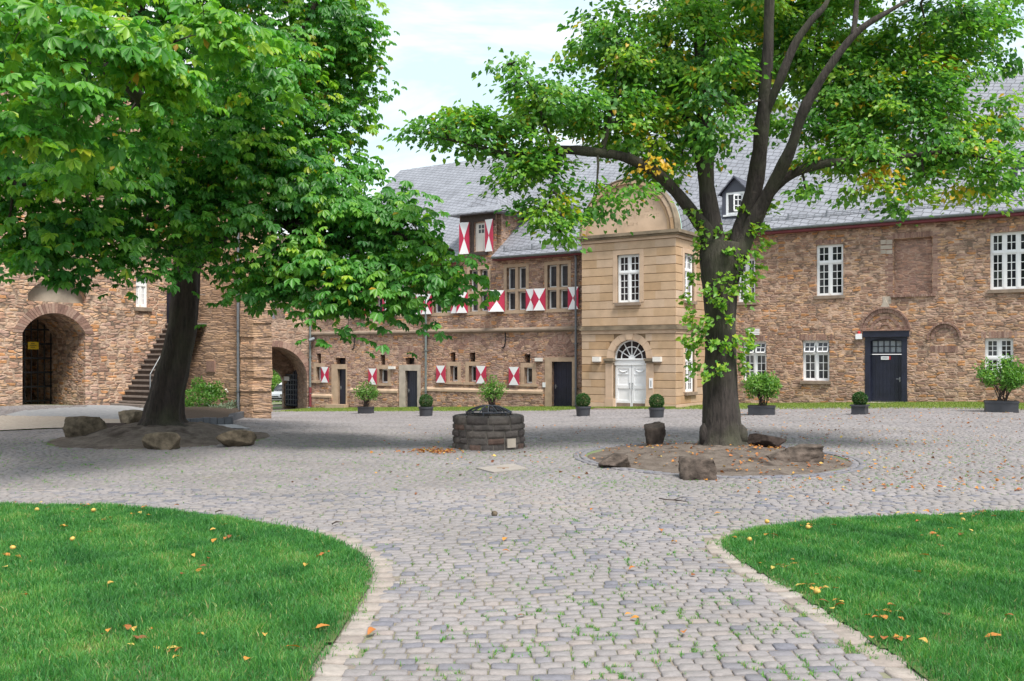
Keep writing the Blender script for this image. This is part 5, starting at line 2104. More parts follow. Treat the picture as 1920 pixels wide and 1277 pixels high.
def sett_rows(y0, y1, row, smin, smax, detail, joint, seed, band):
    r = np.random.default_rng(seed)
    Q, T = [], []
    y = y0
    while y < y1:
        rw = row * r.uniform(0.9, 1.12)
        half = 0.56 * (y + row) + 1.2
        n = int(2 * half / smin) + 2
        ln = r.uniform(smin, smax, n)
        ln = np.where(r.random(n) < 0.12, ln * 1.35, ln)
        x = -half + r.uniform(0, smax) + np.concatenate([[0], np.cumsum(ln)])
        a, b = x[:-1], x[1:]
        j = joint
        q = np.stack([np.stack([a + j, np.full(n, y + j)], 1), np.stack([b - j, np.full(n, y + j)], 1),
                      np.stack([b - j, np.full(n, y + rw - j)], 1), np.stack([a + j, np.full(n, y + rw - j)], 1)], 1)
        q += r.normal(0, joint * 0.45, q.shape)
        Q.append(q)
        y += rw
    Q = np.concatenate(Q)
    # rows sway gently, as hand laid setts do
    Q[..., 1] += 0.16 * np.sin(Q[..., 0] * 0.55 + 0.7) + 0.05 * np.sin(Q[..., 0] * 1.7 + Q[..., 1] * 0.8) + 0.012 * Q[..., 0]
    c = Q.mean(1)
    keep = free(c[:, 0], c[:, 1]) & (near_edge(c[:, 0], c[:, 1]) > (0.17 if detail else 0.05))
    keep &= (c[:, 1] >= band[0]) & (c[:, 1] < band[1])
    return Q[keep]


def stones(name, Q, detail, mat, tone, seed, h=0.016, kind='structure'):
    r = np.random.default_rng(seed)
    n = len(Q)
    c = Q.mean(1, keepdims=True)
    lift = r.normal(0, 0.003, (n, 1)) + h

    def H(P, dz):
        return np.concatenate([P, (g(P[..., 0], P[..., 1]) + dz)[..., None]], -1)
    if detail:
        ch = r.uniform(0.07, 0.2, (n, 4, 1))
        nx, pv = np.roll(Q, -1, 1), np.roll(Q, 1, 1)
        ring8 = np.stack([Q + (pv - Q) * ch * 0.75, Q + (nx - Q) * ch], 2).reshape(n, 8, 2)
        r8b = c + (ring8 - c) * r.uniform(0.87, 0.93, (n, 1, 1))
        tilt = r.normal(0, 0.026, (n, 1, 2))
        dzt = ((ring8 - c) * tilt).sum(-1)
        V = np.concatenate([H(ring8, -0.02), H(ring8, lift - 0.007 + dzt), H(r8b, lift + dzt)], 1)
        V = np.concatenate([V, H(c + r.normal(0, .012, c.shape), lift + 0.003)], 1)
        k = V.shape[1]
        b = (np.arange(n) * k)[:, None, None]
        i = np.arange(8)
        j = (i + 1) % 8
        q = np.concatenate([np.stack([i, j, j + 8, i + 8], 1), np.stack([i + 8, j + 8, j + 16, i + 16], 1)])
        t3 = np.stack([i + 16, j + 16, np.full(8, 24)], 1)
        Fq = (q[None] + b).reshape(-1, 4)
        Ft = (t3[None] + b).reshape(-1, 3)
        return tag(np_mesh(name, V.reshape(-1, 3), [Fq, Ft], [np.repeat(tone, 16), np.repeat(tone, 8)], mat), kind=kind)
    top = c + (Q - c) * 0.9
    tilt = r.normal(0, 0.04, (n, 1, 2))
    dzt = ((top - c) * tilt).sum(-1)
    V = np.concatenate([H(Q, np.full((n, 4), -0.005)), H(top, lift + dzt)], 1)
    b = (np.arange(n) * 8)[:, None, None]
    q = np.array([[0, 1, 5, 4], [1, 2, 6, 5], [2, 3, 7, 6], [3, 0, 4, 7], [4, 5, 6, 7]])
    F = (q[None] + b).reshape(-1, 4)
    return tag(np_mesh(name, V.reshape(-1, 3), [F], [np.repeat(tone, 5)], mat), kind=kind)


def sett_tone(Q, seed):
    r = np.random.default_rng(seed)
    c = Q.mean(1)
    t = r.beta(2.6, 2.2, len(Q)) * 0.75 + 0.22
    t = np.where(r.random(len(Q)) < (0.13 if seed == 2 else 0.05), r.uniform(0.0, 0.2, len(Q)), t)
    return np.clip(t + 0.13 * fbm(c[:, 0], c[:, 1], 0.5), 0, 1)


Qn = sett_rows(4.0, 12.6, 0.098, 0.1, 0.16, True, 0.0045, 1, (3.9, 12.5))
stones('courtyard_paving', Qn, True, M['cobble'], sett_tone(Qn, 2), 3, 0.012)
Qm = sett_rows(12.0, 24.0, 0.092, 0.09, 0.15, False, 0.0045, 4, (12.5, 23.4))
stones('courtyard_paving', Qm, False, M['cobble'], 0.5 + 0.65 * (sett_tone(Qm, 5) - 0.5), 6, 0.008)
Qf = sett_rows(23.0, 60.0, 0.13, 0.13, 0.24, False, 0.005, 7, (23.4, 58.0))
stones('courtyard_paving', Qf, False, M['cobble'], np.clip(0.5 + 0.5 * (sett_tone(Qf, 8) - 0.5), 0, 1), 9, 0.012)
# darker ring of setts round the lime's island
Q = []
for k, gr in enumerate((0.03, 0.145)):
    n = 96
    for i in range(n):
        a0, a1 = 2 * math.pi * (i + 0.5 * k) / n, 2 * math.pi * (i + 0.5 * k + 0.93) / n
        Q.append([(ML[0] + (ML[2] + rr_) * math.cos(a), ML[1] + (ML[3] + rr_) * math.sin(a)) for rr_, a in ((gr, a0), (gr, a1), (gr + .1, a1), (gr + .1, a0))])
Q = np.array(Q)
Q += rng.normal(0, 0.006, Q.shape)
stones('kerb_ring', Q, True, M['cobble'], rng.uniform(0, 0.32, len(Q)), 12, 0.02)
# kerb of larger buff stones along the lawns


def kerb(P, seed):
    r = np.random.default_rng(seed)
    Q, acc = [], 0.0
    seg = np.hypot(*np.diff(P, axis=0).T)
    cum = np.concatenate([[0], np.cumsum(seg)])

    def pt(s):
        return np.array([np.interp(s, cum, P[:, 0]), np.interp(s, cum, P[:, 1])])
    s = 0.0
    while s < cum[-1] - 0.3:
        l = r.uniform(0.13, 0.25)
        p, q = pt(s + .011), pt(s + l - .011)
        t = (q - p) / (np.hypot(*(q - p)) + 1e-9)
        nrm = np.array([t[1], -t[0]])
        w0, w1 = -0.02 + r.normal(0, .006), 0.15 + r.normal(0, .012)
        Q.append([p + nrm * w0, q + nrm * w0, q + nrm * w1, p + nrm * w1])
        s += l
    return np.array(Q)


KL = kerb(edgeL[34:], 21)
KL = KL if not in_poly(lawnL, KL.mean(1)[:, 0], KL.mean(1)[:, 1]).mean() > 0.5 else KL
KRr = kerb(edgeR[36:], 22)


def outside(Q, P, lawn):
    c = Q.mean(1)
    if in_poly(lawn, c[:, 0], c[:, 1]).mean() > 0.5:
        m = (Q[:, 0] + Q[:, 1]) / 2
        d = c - m
        Q = Q - 2 * d[:, None]
    return Q


for Q, lw, sd in ((KL, lawnL, 23), (KRr, lawnR, 24)):
    Q = outside(Q, None, lw)
    a = 0.5 * np.sum(Q[:, :, 0] * np.roll(Q[:, :, 1], -1, 1) - np.roll(Q[:, :, 0], -1, 1) * Q[:, :, 1], 1)
    Q = np.where((a < 0)[:, None, None], Q[:, ::-1], Q)
    stones('kerb', Q, True, M['kerbstone'], np.random.default_rng(sd).random(len(Q)), sd, 0.014)


# ------------------------------------------------------------------ grass
def blades(name, x, y, z, hgt, wid, tone, mat, lean=0.5, seed=0):
    r = np.random.default_rng(seed)
    n = len(x)
    a = r.uniform(0, 2 * np.pi, n)
    b = r.uniform(0, 2 * np.pi, n)
    ln = r.uniform(0.1, lean, n) * hgt
    wx, wy = np.cos(a) * wid / 2, np.sin(a) * wid / 2
    lx, ly = np.cos(b) * ln, np.sin(b) * ln
    P = lambda u, v, w: np.stack([u, v, w], 1)
    V = np.stack([P(x - wx, y - wy, z), P(x + wx, y + wy, z),
                  P(x + wx * .8 + lx * .3, y + wy * .8 + ly * .3, z + hgt * .55), P(x - wx * .8 + lx * .3, y - wy * .8 + ly * .3, z + hgt * .55),
                  P(x + lx, y + ly, z + hgt * (1 - 0.25 * (ln / hgt) ** 2))], 1)
    i = (np.arange(n) * 5)[:, None]
    F4 = i + np.array([[0, 1, 2, 3]])
    F3 = i + np.array([[3, 2, 4]])
    return tag(np_mesh(name, V.reshape(-1, 3), [F4, F3], [tone, tone], mat), kind='stuff')


for P, sd in ((lawnL, 31), (lawnR, 32)):
    r = np.random.default_rng(sd)
    x0, y0 = P.min(0) - .05
    x1, y1 = P.max(0) + .05
    n = int((x1 - x0) * (y1 - y0) * 7500)
    x, y = r.uniform(x0, x1, n), r.uniform(y0, y1, n)
    dens = np.clip(0.5 + 0.6 * (6.5 / y) ** 1.2 + 0.22 * fbm(x, y, 2.4), 0.2, 1)
    k = in_poly(P, x + r.normal(0, .035, n), y + r.normal(0, .05, n)) & (np.abs(x) < 0.545 * y + .25) & (y > 4.2) & (r.random(n) < dens)
    x, y = x[k], y[k]
    cl = fbm(x, y, 2.9) + 0.6 * fbm(x + 3, y - 2, 6.5)
    de = dist_line(edgeL if sd == 31 else edgeR, x, y)
    hg = np.clip(0.055 + 0.026 * cl, 0.02, 0.115) * r.uniform(0.65, 1.25, len(x)) * (0.5 + 0.5 * smooth(de / 0.12))
    tn = np.clip(0.45 + 0.26 * fbm(x + 1, y, 1.3) + 0.2 * fbm(x, y + 5, 3.1) + r.normal(0, 0.17, len(x)) + 0.5 * (r.random(len(x)) < 0.03), 0, 1)
    blades('grass', x, y, g(x, y) + 0.018, hg, r.uniform(0.003, 0.006, len(x)) * (0.8 + y / 18), tn, M['grass'], 0.9, sd + 5)

# grass verge along the foot of the buildings
r = np.random.default_rng(41)
n = 300000
s = r.uniform(-38, 1.0, n)
front = np.where(s > xP1, D_R, np.where(s > xP0 - .1, D_P, D_M))
wd = np.where(s > xP1, 4.2, np.where(s > xP0 - .1, 0.3, 3.0))
u_ = r.random(n) ** 1.5
d = front - 0.06 - u_ * wd
x, y = FM.c * s - FM.s * d, FM.s * s + FM.c * d
k = (r.random(n) < (1.08 - u_) * np.clip(0.75 + 0.6 * fbm(x, y, 1.1), 0.05, 1)) & (np.abs(x) < .56 * y)
x, y, u_ = x[k], y[k], u_[k]
blades('grass_verge', x, y, g(x, y) + 0.008, r.uniform(0.04, 0.11, len(x)) * (1.15 - 0.5 * u_), r.uniform(0.012, 0.024, len(x)), np.clip(r.normal(0.55, 0.25, len(x)), 0, 1), M['verge'], 0.9, 42)
# weeds in the joints, thickest towards the right lawn
r = np.random.default_rng(43)
n = 90000
y = 4.5 + 16 * r.random(n) ** 1.6
x = (r.random(n) * 2 - 1) * .55 * y
w_ = np.clip(1.7 * np.exp(-((x - 1.2) / 1.5) ** 2 - ((y - 8.5) / 2.6) ** 2) + 0.5 * np.exp(-((x - 0.8) / 1.2) ** 2) * (y < 8) + 0.12 + 0.25 * (y > 12), 0, 1)
k = free(x, y) & (r.random(n) < w_ * np.clip(fbm(x * 2.2, y * 2.2, 1.7) * 1.3 + 0.15, 0, 1))
x, y = x[k], y[k]
# keep only what falls into a joint of the near setts
Qc = Qn.mean(1)
cell = {}
for i, (a, b) in enumerate(Qc):
    cell.setdefault((int(a * 5), int(b * 5)), []).append(i)
keep = np.ones(len(x), bool)
for i in range(len(x)):
    if y[i] > 12.4:
        continue
    a, b = int(x[i] * 5), int(y[i] * 5)
    for da in (-1, 0, 1):
        for db in (-1, 0, 1):
            for q in cell.get((a + da, b + db), ()):
                P = Qn[q]
                if P[:, 0].min() + .012 < x[i] < P[:, 0].max() - .012 and P[:, 1].min() + .01 < y[i] < P[:, 1].max() - .01:
                    keep[i] = False
x, y = x[keep], y[keep]
m_ = 6
x = np.repeat(x, m_) + r.normal(0, .007, len(x) * m_)
y = np.repeat(y, m_) + r.normal(0, .006, len(y) * m_)
blades('joint_weeds', x, y, g(x, y) + 0.002, r.uniform(0.012, 0.036, len(x)), r.uniform(0.003, 0.006, len(x)), np.clip(r.normal(0.72, 0.14, len(x)), 0, 1), M['grass'], 1.1, 44)


# ------------------------------------------------------------------ leaves and branches
def leaf_quads(name, pos, d, nrm, L_, tone, mat, shape, parent=None, fold=0.18):
    d = d / (np.linalg.norm(d, axis=1, keepdims=True) + 1e-9)
    x = np.cross(nrm, d)
    x /= np.linalg.norm(x, axis=1, keepdims=True) + 1e-9
    n = np.cross(d, x)
    T = {'lime': [(0, 0.0, 0), (-.34, -.06, fold), (-.42, .42, fold), (0, 1, -.1), (.42, .42, fold), (.34, -.06, fold)],
         'leaflet': [(0, 0, 0), (-.13, .35, fold * .6), (-.24, .7, fold * .6), (0, 1, -.16), (.24, .7, fold * .6), (.13, .35, fold * .6)],
         'oval': [(0, 0, 0), (-.22, .3, fold), (-.2, .68, fold), (0, 1, -.05), (.2, .68, fold), (.22, .3, fold)]}[shape]
    T = np.array(T)
    V = pos[:, None] + L_[:, None, None] * (x[:, None] * T[None, :, 0:1] + d[:, None] * T[None, :, 1:2] + n[:, None] * T[None, :, 2:3])
    i = (np.arange(len(pos)) * 6)[:, None]
    F = np.concatenate([i + np.array([[0, 3, 2, 1]]), i + np.array([[0, 5, 4, 3]])])
    return np_mesh(name, V.reshape(-1, 3), [F], [np.concatenate([tone, tone])], mat, parent)


def unit(v):
    return v / (np.linalg.norm(v, axis=-1, keepdims=True) + 1e-9)


def twig_net(mb, roots, clumps, r0=0.035, seed=0, n=5):
    """each clump hangs on a thin branch grown from the nearest wood or earlier clump"""
    rr_ = random.Random(seed)
    nodes = [Vector(p) for p in roots]
    rad = [r0 * 1.3] * len(nodes)
    C = np.array(clumps)
    Rt = np.array([tuple(p) for p in nodes])
    dm = np.min(np.linalg.norm(C[:, None] - Rt[None], axis=2), axis=1)
    arr = list(map(tuple, Rt))
    for i in np.argsort(dm):
        p = Vector(C[i])
        A = np.array(arr)
        k = int(np.argmin(np.linalg.norm(A - C[i], axis=1)))
        q = Vector(arr[k])
        if (p - q).length > 0.05:
            mid = q.lerp(p, 0.5) + Vector((rr_.uniform(-.12, .12), rr_.uniform(-.12, .12), rr_.uniform(0, .16))) * (p - q).length
            ra = max(0.007, min(rad[k] * 0.72, r0))
            pts = [q, q.lerp(mid, .6) + Vector((0, 0, .02)), mid, mid.lerp(p, .55), p]
            mb.tube(pts, [ra, ra * .9, ra * .8, ra * .65, ra * .5], n, False)
            arr.append(tuple(mid))
            rad.append(ra * .85)
            arr.append(tuple(p))
            rad.append(ra * .6)


def spline3(P, n=8):
    return [Vector(p) for p in catmull([tuple(p) for p in P], n)]


def crown_clumps(blobs, per, seed, shell=0.42):
    """clump centres inside leaf masses (px, py, depth, rx px, rz px, ry m)"""
    r = np.random.default_rng(seed)
    C, O, B = [], [], []
    for b in blobs:
        px, py, Y, rx, rz, ry = b[:6]
        dens = b[6] if len(b) > 6 else 1.0
        c = np.array(at(px, py, Y))
        rx, rz = rx * Y / FPX, rz * Y / FPX
        n = max(1, int(per * dens * (rx * rz) ** 0.75 * max(ry, .35) ** 0.75 + 0.5))
        v = unit(r.normal(size=(n, 3)))
        rad_ = r.random((n, 1)) ** shell
        p = v * rad_ * np.array([rx, ry, rz])
        C.append(c + p)
        o = v * np.array([1, 1, 0.35])
        O.append(unit(o + r.normal(0, .25, (n, 3))))
        B.append(np.full(n, b[7] if len(b) > 7 else 1.0))
    return np.concatenate(C), np.concatenate(O), np.concatenate(B)


# ------------------------------------------------------------------ the lime
tlx, tly = 3.79, 17.4
tz = float(mound(ML, 0.14, np.array(tlx), np.array(tly)))
lime = thing('lime_tree', 'large lime tree with leafy shoots on its forked trunk, some boughs turning yellow', 'tree', (tlx, tly, tz))
YL = 17.4


def P3(pts, Y0=None):
    return [at(a, b, c) for a, b, c in pts]


tr = MB()
trunk = spline3(P3([(1354, 842, YL), (1353, 815, YL), (1352, 780, YL), (1351, 720, YL), (1351, 650, YL), (1351, 590, YL), (1350, 540, YL), (1352, 490, YL), (1356, 455, YL)]), 9)
ks = [0, .06, .12, .25, .45, .6, .75, .9, 1]
rs_ = [.5, .42, .36, .33, .29, .275, .32, .41, .36]
n_ = len(trunk)
tr.tube(trunk, [float(np.interp(i / (n_ - 1), ks, rs_)) for i in range(n_)], 84, True, 0.07, flute=0.14, seed=3)
limbs_px = [
    ([(1338, 500, YL), (1325, 440, YL - .1), (1308, 412, YL - .2), (1278, 372, YL - .4), (1235, 328, YL - .6), (1180, 298, YL - .8), (1120, 286, YL - .9), (1040, 280, YL - 1.0), (960, 290, YL - 1.0), (880, 270, YL - 1.1), (810, 255, YL - 1.2)],
     [.18, .145, .12, .105, .096, .09, .082, .068, .048, .03, .012]),
    ([(1340, 520, YL), (1338, 440, YL), (1326, 360, YL), (1322, 270, YL + .1), (1318, 180, YL + .2), (1312, 80, YL + .3), (1312, -30, YL + .4), (1300, -160, YL + .5)], [.22, .185, .155, .14, .122, .105, .085, .04]),
    ([(1322, 330, YL + .1), (1300, 265, YL + .3), (1272, 190, YL + .5), (1255, 110, YL + .6), (1225, 20, YL + .7)], [.1, .095, .08, .065, .03]),
    ([(1372, 510, YL), (1390, 440, YL), (1412, 360, YL - .2), (1424, 280, YL - .5), (1432, 190, YL - .8), (1440, 90, YL - 1.0), (1444, -40, YL - 1.1), (1452, -170, YL - 1.1)], [.22, .18, .15, .128, .11, .092, .076, .03]),
    ([(1384, 480, YL - .1), (1412, 420, YL - .2), (1448, 350, YL - .5), (1482, 280, YL - .9), (1508, 205, YL - 1.2), (1552, 130, YL - 1.4), (1605, 62, YL - 1.5), (1660, 25, YL - 1.5), (1740, -20, YL - 1.3)], [.18, .14, .112, .096, .084, .072, .056, .04, .02]),
    ([(1434, 215, YL - .7), (1462, 150, YL - 1.0), (1490, 85, YL - 1.1), (1520, 40, YL - 1.2), (1548, 8, YL - 1.2), (1580, -60, YL - 1.1)], [.085, .075, .068, .058, .045, .016]),
    ([(1442, 362, YL - .3), (1476, 332, YL - .5), (1530, 310, YL - .7), (1600, 300, YL - .8), (1690, 294, YL - .9), (1780, 285, YL - .9), (1860, 300, YL - .9)], [.09, .085, .08, .07, .05, .03, .012]),
    ([(1600, 66, YL - 1.5), (1604, 30, YL - 1.4), (1610, -40, YL - 1.3)], [.05, .045, .02]),
    ([(1128, 286, YL - .9), (1140, 240, YL - .8), (1150, 180, YL - .7), (1160, 120, YL - .6)], [.045, .04, .03, .012]),
    ([(1040, 282, YL - 1.0), (1020, 230, YL - .9), (1000, 170, YL - .9), (960, 120, YL - .9)], [.04, .03, .02, .008]),
    ([(1060, 282, YL - 1.0), (1040, 330, YL - 1.2), (1030, 390, YL - 1.3), (1040, 430, YL - 1.3)], [.035, .028, .02, .008]),
]
roots = []
for P, rd in limbs_px:
    sp = spline3(P3(P), 6)
    n_ = len(sp)
    rr2 = [float(np.interp(i / (n_ - 1), np.linspace(0, 1, len(rd)), rd)) for i in range(n_)]
    tr.tube(sp, rr2, 18, True, 0.2, seed=len(roots) * .37)
    roots += [sp[i] for i in range(6, n_, 3)]
# burls and root flare at the foot
for ax, az, ar in ((-0.44, 0.22, .13), (0.46, 0.2, .15), (-.36, .02, .12), (.46, .0, .15), (.28, -.08, .13)):
    ar *= .85
    c = Vector((tlx + ax * .72, tly - 0.1, tz + az))
    tr.tube([c + Vector((0, 0, -.2)), c + Vector((0, 0, -.1)), c, c + Vector((0, 0, .1)), c + Vector((0, 0, .17))], [ar * .7, ar, ar * 1.02, ar * .8, ar * .3], 18, True, 0.4, seed=ax * 5)
for a in ():
    c = Vector((tlx, tly, tz))
    dv = Vector((math.cos(a), math.sin(a), 0))
    pts = [c + dv * .3 + Vector((0, 0, .22)), c + dv * .5 + Vector((0, 0, .06)), c + dv * .7 + Vector((0, 0, -.05)), c + dv * .9 + Vector((0, 0, -.12))]
    tr.tube(pts, [.16, .11, .07, .04], 10, True, .2, seed=a)

lime_blobs = [
    (1030, 185, 16.7, 95, 80, 1.1), (900, 245, 16.4, 105, 42, .8), (820, 252, 16.2, 48, 28, .5), (950, 112, 16.5, 48, 14, .35, .8),
    (1010, 325, 16.2, 85, 48, .9), (1035, 410, 16.1, 52, 42, .6), (1150, 235, 17, 95, 60, 1.1), (1130, 70, 17.4, 70, 65, 1.1),
    (1150, 375, 16.2, 34, 9, .3), (1095, 350, 16.2, 40, 25, .5, .7), (1250, 90, 18, 115, 115, 1.6), (1235, 285, 18, 62, 48, .9, .7), (1330, 120, 18.2, 95, 130, 1.5),
    (1332, 130, 16.4, 48, 120, .5), (1350, 240, 16.5, 30, 60, .4), (1450, 50, 19, 110, 100, 1.5), (1560, 90, 18.6, 110, 95, 1.5),
    (1470, 240, 17.2, 62, 34, .6), (1640, 170, 18, 115, 80, 1.5), (1740, 110, 18, 115, 100, 1.5), (1830, 30, 18, 105, 42, 1.2),
    (1660, 290, 16.8, 120, 40, .9), (1780, 265, 16.8, 100, 58, 1.0), (1860, 330, 16.8, 58, 48, .8), (1745, 215, 17.2, 90, 60, .9),
    (1630, 338, 16.6, 26, 18, .35), (1662, 372, 16.5, 14, 14, .2), (1688, 395, 16.5, 9, 10, .2), (1498, 345, 16.7, 34, 14, .35), (1515, 368, 16.6, 9, 12, .2),
    (1880, 220, 17.2, 50, 40, .8), (1905, 110, 17.4, 26, 34, .5, .7), (1400, 20, 17.6, 80, 40, .8), (1560, 240, 17.6, 60, 60, .8, .8),
    (1200, 150, 17.2, 50, 40, .6), (1240, 340, 17, 20, 25, .3, .7), (1110, 205, 16.9, 95, 50, .9, .6), (985, 255, 16.6, 70, 45, .7, .8), (1335, 290, 16.5, 20, 45, .3, .8), (1290, 190, 17.3, 60, 85, .7, .6), (1395, 150, 17.6, 45, 100, .6, .55), (1470, 130, 17.6, 60, 70, .7, .5), (1560, 190, 17.4, 80, 55, .8, .6), (1640, 255, 16.9, 95, 36, .7, .8), (1725, 328, 16.6, 40, 16, .4), (1800, 332, 16.6, 55, 34, .6), (1855, 372, 16.5, 26, 10, .3), (1235, 200, 17.5, 60, 75, .7, .7), (1170, 95, 17, 60, 65, .8, .8), (1690, 200, 17.2, 90, 55, .9, .7), (1610, 120, 17.6, 80, 60, .8, .6), (870, 215, 16.5, 60, 20, .5), (1060, 430, 16.1, 30, 24, .4), (980, 385, 16.2, 26, 16, .4), (1010, 290, 16.4, 75, 35, .7, .9),
    (1130, 395, 16.2, 45, 16, .4), (1180, 360, 16.3, 38, 18, .4, .8), (1245, 300, 17, 58, 45, .6, .7), (1560, 292, 16.7, 70, 28, .6), (1600, 350, 16.6, 48, 14, .4, .8), (1700, 372, 16.6, 45, 14, .4, .8),
    (1370, -90, 18, 300, 80, 3), (1650, -80, 18, 200, 70, 2.5),
]
C, O, S = crown_clumps(lime_blobs, 36, 51)
twig_net(tr, roots, C, 0.03, 5, 5)
ltrunk = tr.build('trunk', M['bark_lime'], lime, (tlx, tly, tz), True)
r = np.random.default_rng(52)
per = 70
n = len(C) * per
ci = np.repeat(np.arange(len(C)), per)
rc = r.uniform(0.22, 0.42, len(C))[ci]
off = r.normal(size=(n, 3)) * np.array([.55, .55, .26])
pos = C[ci] + off * rc[:, None] - np.array([0, 0, 1]) * (np.hypot(off[:, 0], off[:, 1]) ** 2 * .25 * rc)[:, None]
nrm = unit(np.array([0, -0.1, 1.0]) + 0.45 * O[ci] + r.normal(0, .42, (n, 3)))
dr_ = unit(O[ci] * .6 + off * np.array([1, 1, 0]) + np.array([0, 0, -.55]) + r.normal(0, .35, (n, 3)))
ct = r.normal(0.42, 0.17, len(C))
ct[r.random(len(C)) < 0.06] += 0.3
for i, c in enumerate(C):                      # a few boughs already turning
    for hx, hy in ((1800, 340), (1660, 300), (1360, 60), (1245, 215), (1530, 60), (1490, 290)):
        q = at(hx, hy, c[1])
        if (Vector(c) - q).length < 0.33:
            ct[i] += 0.16
tone = np.clip(ct[ci] + r.normal(0, .12, n) + .5 * (r.random(n) < .018), 0, 1)
leaf_quads('crown', pos - np.array([tlx, tly, tz]), dr_, nrm, r.uniform(.065, .115, n), tone, M['leaf_lime'], 'lime', lime)
# leafy shoots on the trunk
sh = [(1296, 592, -.15), (1290, 640, -.2), (1300, 660, -.25), (1288, 560, .1), (1300, 520, .1), (1306, 480, .1), (1330, 600, -.42), (1345, 560, -.42), (1330, 545, -.42), (1322, 620, -.4), (1352, 575, -.42), (1368, 600, -.4),
      (1370, 545, -.4), (1392, 540, -.2), (1402, 560, -.1), (1410, 525, .1), (1420, 500, .1), (1396, 520, -.2), (1378, 640, -.35), (1398, 650, -.2), (1404, 630, 0), (1388, 670, -.2), (1396, 690, -.1), (1362, 650, -.4),
      (1340, 645, -.42), (1312, 640, -.35), (1300, 690, -.1), (1315, 430, -.25), (1345, 440, -.1), (1366, 470, -.35), (1425, 430, -.1), (1432, 455, 0), (1366, 455, .15), (1372, 465, .1), (1366, 445, .2), (1330, 700, -.42), (1312, 455, -.2),
      (1350, 690, -.42), (1305, 610, -.25), (1358, 520, -.43), (1390, 490, -.3), (1416, 470, -.15), (1300, 400, -.3), (1395, 395, -.1), (1446, 390, -.2), (1410, 430, -.25)]
SC = np.array([at(a, b, YL + c - .05) for a, b, c in sh])
r = np.random.default_rng(53)
per = 26
n = len(SC) * per
ci = np.repeat(np.arange(len(SC)), per)
pos = SC[ci] + r.normal(0, .066, (n, 3))
out = unit(np.stack([SC[ci][:, 0] - tlx, np.full(n, -.55), np.zeros(n)], 1))
dr_ = unit(out + r.normal(0, .5, (n, 3)) + np.array([0, 0, -.25]))
nrm = unit(np.array([0, -.35, .8]) + out * .3 + r.normal(0, .45, (n, 3)))
leaf_quads('trunk_shoots', pos - np.array([tlx, tly, tz]), dr_, nrm, r.uniform(.065, .115, n), np.clip(r.normal(.62, .16, n), 0, .95), M['leaf_lime'], 'lime', lime)

# ------------------------------------------------------------------ the chestnut
tcx, tcy = -7.3, 20.3
tzc = float(mound(MC, 0.3, np.array(tcx), np.array(tcy)))
chest = thing('chestnut_tree', 'huge horse chestnut with dark leaning trunk and drooping fingered leaves', 'tree', (tcx, tcy, tzc))
YC = 20.3
tr = MB()
trunk = spline3(P3([(309, 810, YC), (307, 790, YC), (311, 755, YC), (322, 700, YC), (337, 640, YC), (345, 580, YC), (350, 520, YC), (355, 470, YC), (361, 420, YC)]), 9)
n_ = len(trunk)
ks = [0, .07, .15, .3, .5, .7, .85, 1]
rs_ = [.84, .56, .42, .345, .295, .28, .275, .31]
tr.tube(trunk, [float(np.interp(i / (n_ - 1), ks, rs_)) for i in range(n_)], 84, True, .07, flute=.26, seed=9)
climbs = [
    ([(350, 510, YC), (372, 478, YC - .1), (402, 450, YC - .3), (450, 420, YC - .8), (540, 410, YC - 1.5), (640, 420, YC - 2.1), (740, 440, YC - 2.4), (850, 470, YC - 2.6)], [.24, .2, .17, .14, .11, .09, .06, .02]),
    ([(520, 412, YC - 1.5), (575, 452, YC - 2.2), (602, 500, YC - 2.5), (632, 528, YC - 2.6), (680, 540, YC - 2.7), (760, 545, YC - 2.8)], [.08, .1, .095, .085, .06, .02]),
    ([(356, 470, YC), (350, 400, YC - .1), (330, 320, YC - .2), (300, 220, YC), (270, 100, YC + .2), (260, -40, YC + .3)], [.3, .26, .22, .18, .14, .08]),
    ([(360, 450, YC), (400, 370, YC + .3), (450, 270, YC + .6), (520, 150, YC + .7), (580, 40, YC + .7), (610, -60, YC + .7)], [.24, .2, .17, .13, .09, .04]),
    ([(340, 350, YC - .1), (280, 330, YC - 1.5), (200, 330, YC - 3), (120, 330, YC - 4.2), (20, 350, YC - 5)], [.16, .14, .11, .08, .03]),
    ([(330, 320, YC - .2), (310, 260, YC - 2), (260, 180, YC - 4.5), (200, 130, YC - 6.5), (120, 110, YC - 8)], [.16, .14, .11, .08, .03]),
    ([(345, 400, YC), (250, 420, YC - 1), (160, 430, YC - 2), (60, 440, YC - 3)], [.13, .11, .08, .03]),
    ([(450, 270, YC + .6), (540, 260, YC + .5), (620, 250, YC + .6)], [.1, .07, .02]),
    ([(300, 220, YC), (200, 150, YC + 1), (80, 60, YC + 1.5)], [.12, .09, .03]),
]
roots = []
for P, rd in climbs:
    sp = spline3(P3(P), 6)
    n_ = len(sp)
    rr2 = [float(np.interp(i / (n_ - 1), np.linspace(0, 1, len(rd)), rd)) for i in range(n_)]
    tr.tube(sp, rr2, 12, True, .12, seed=len(roots) * .31)
    roots += [sp[i] for i in range(8, n_, 3)]
for a in ():
    c = Vector((tcx - .05, tcy, tzc))
    dv = Vector((math.cos(a), math.sin(a), 0))
    L_ = 1.0 + .4 * math.sin(a * 3)
    pts = [c + dv * .3 + Vector((0, 0, .38)), c + dv * .5 + Vector((0, 0, .1)), c + dv * .72 * L_ + Vector((0, 0, -.06)), c + dv * .95 * L_ + Vector((0, 0, -.2))]
    tr.tube(pts, [.24, .18, .12, .06], 10, True, .2, seed=a)
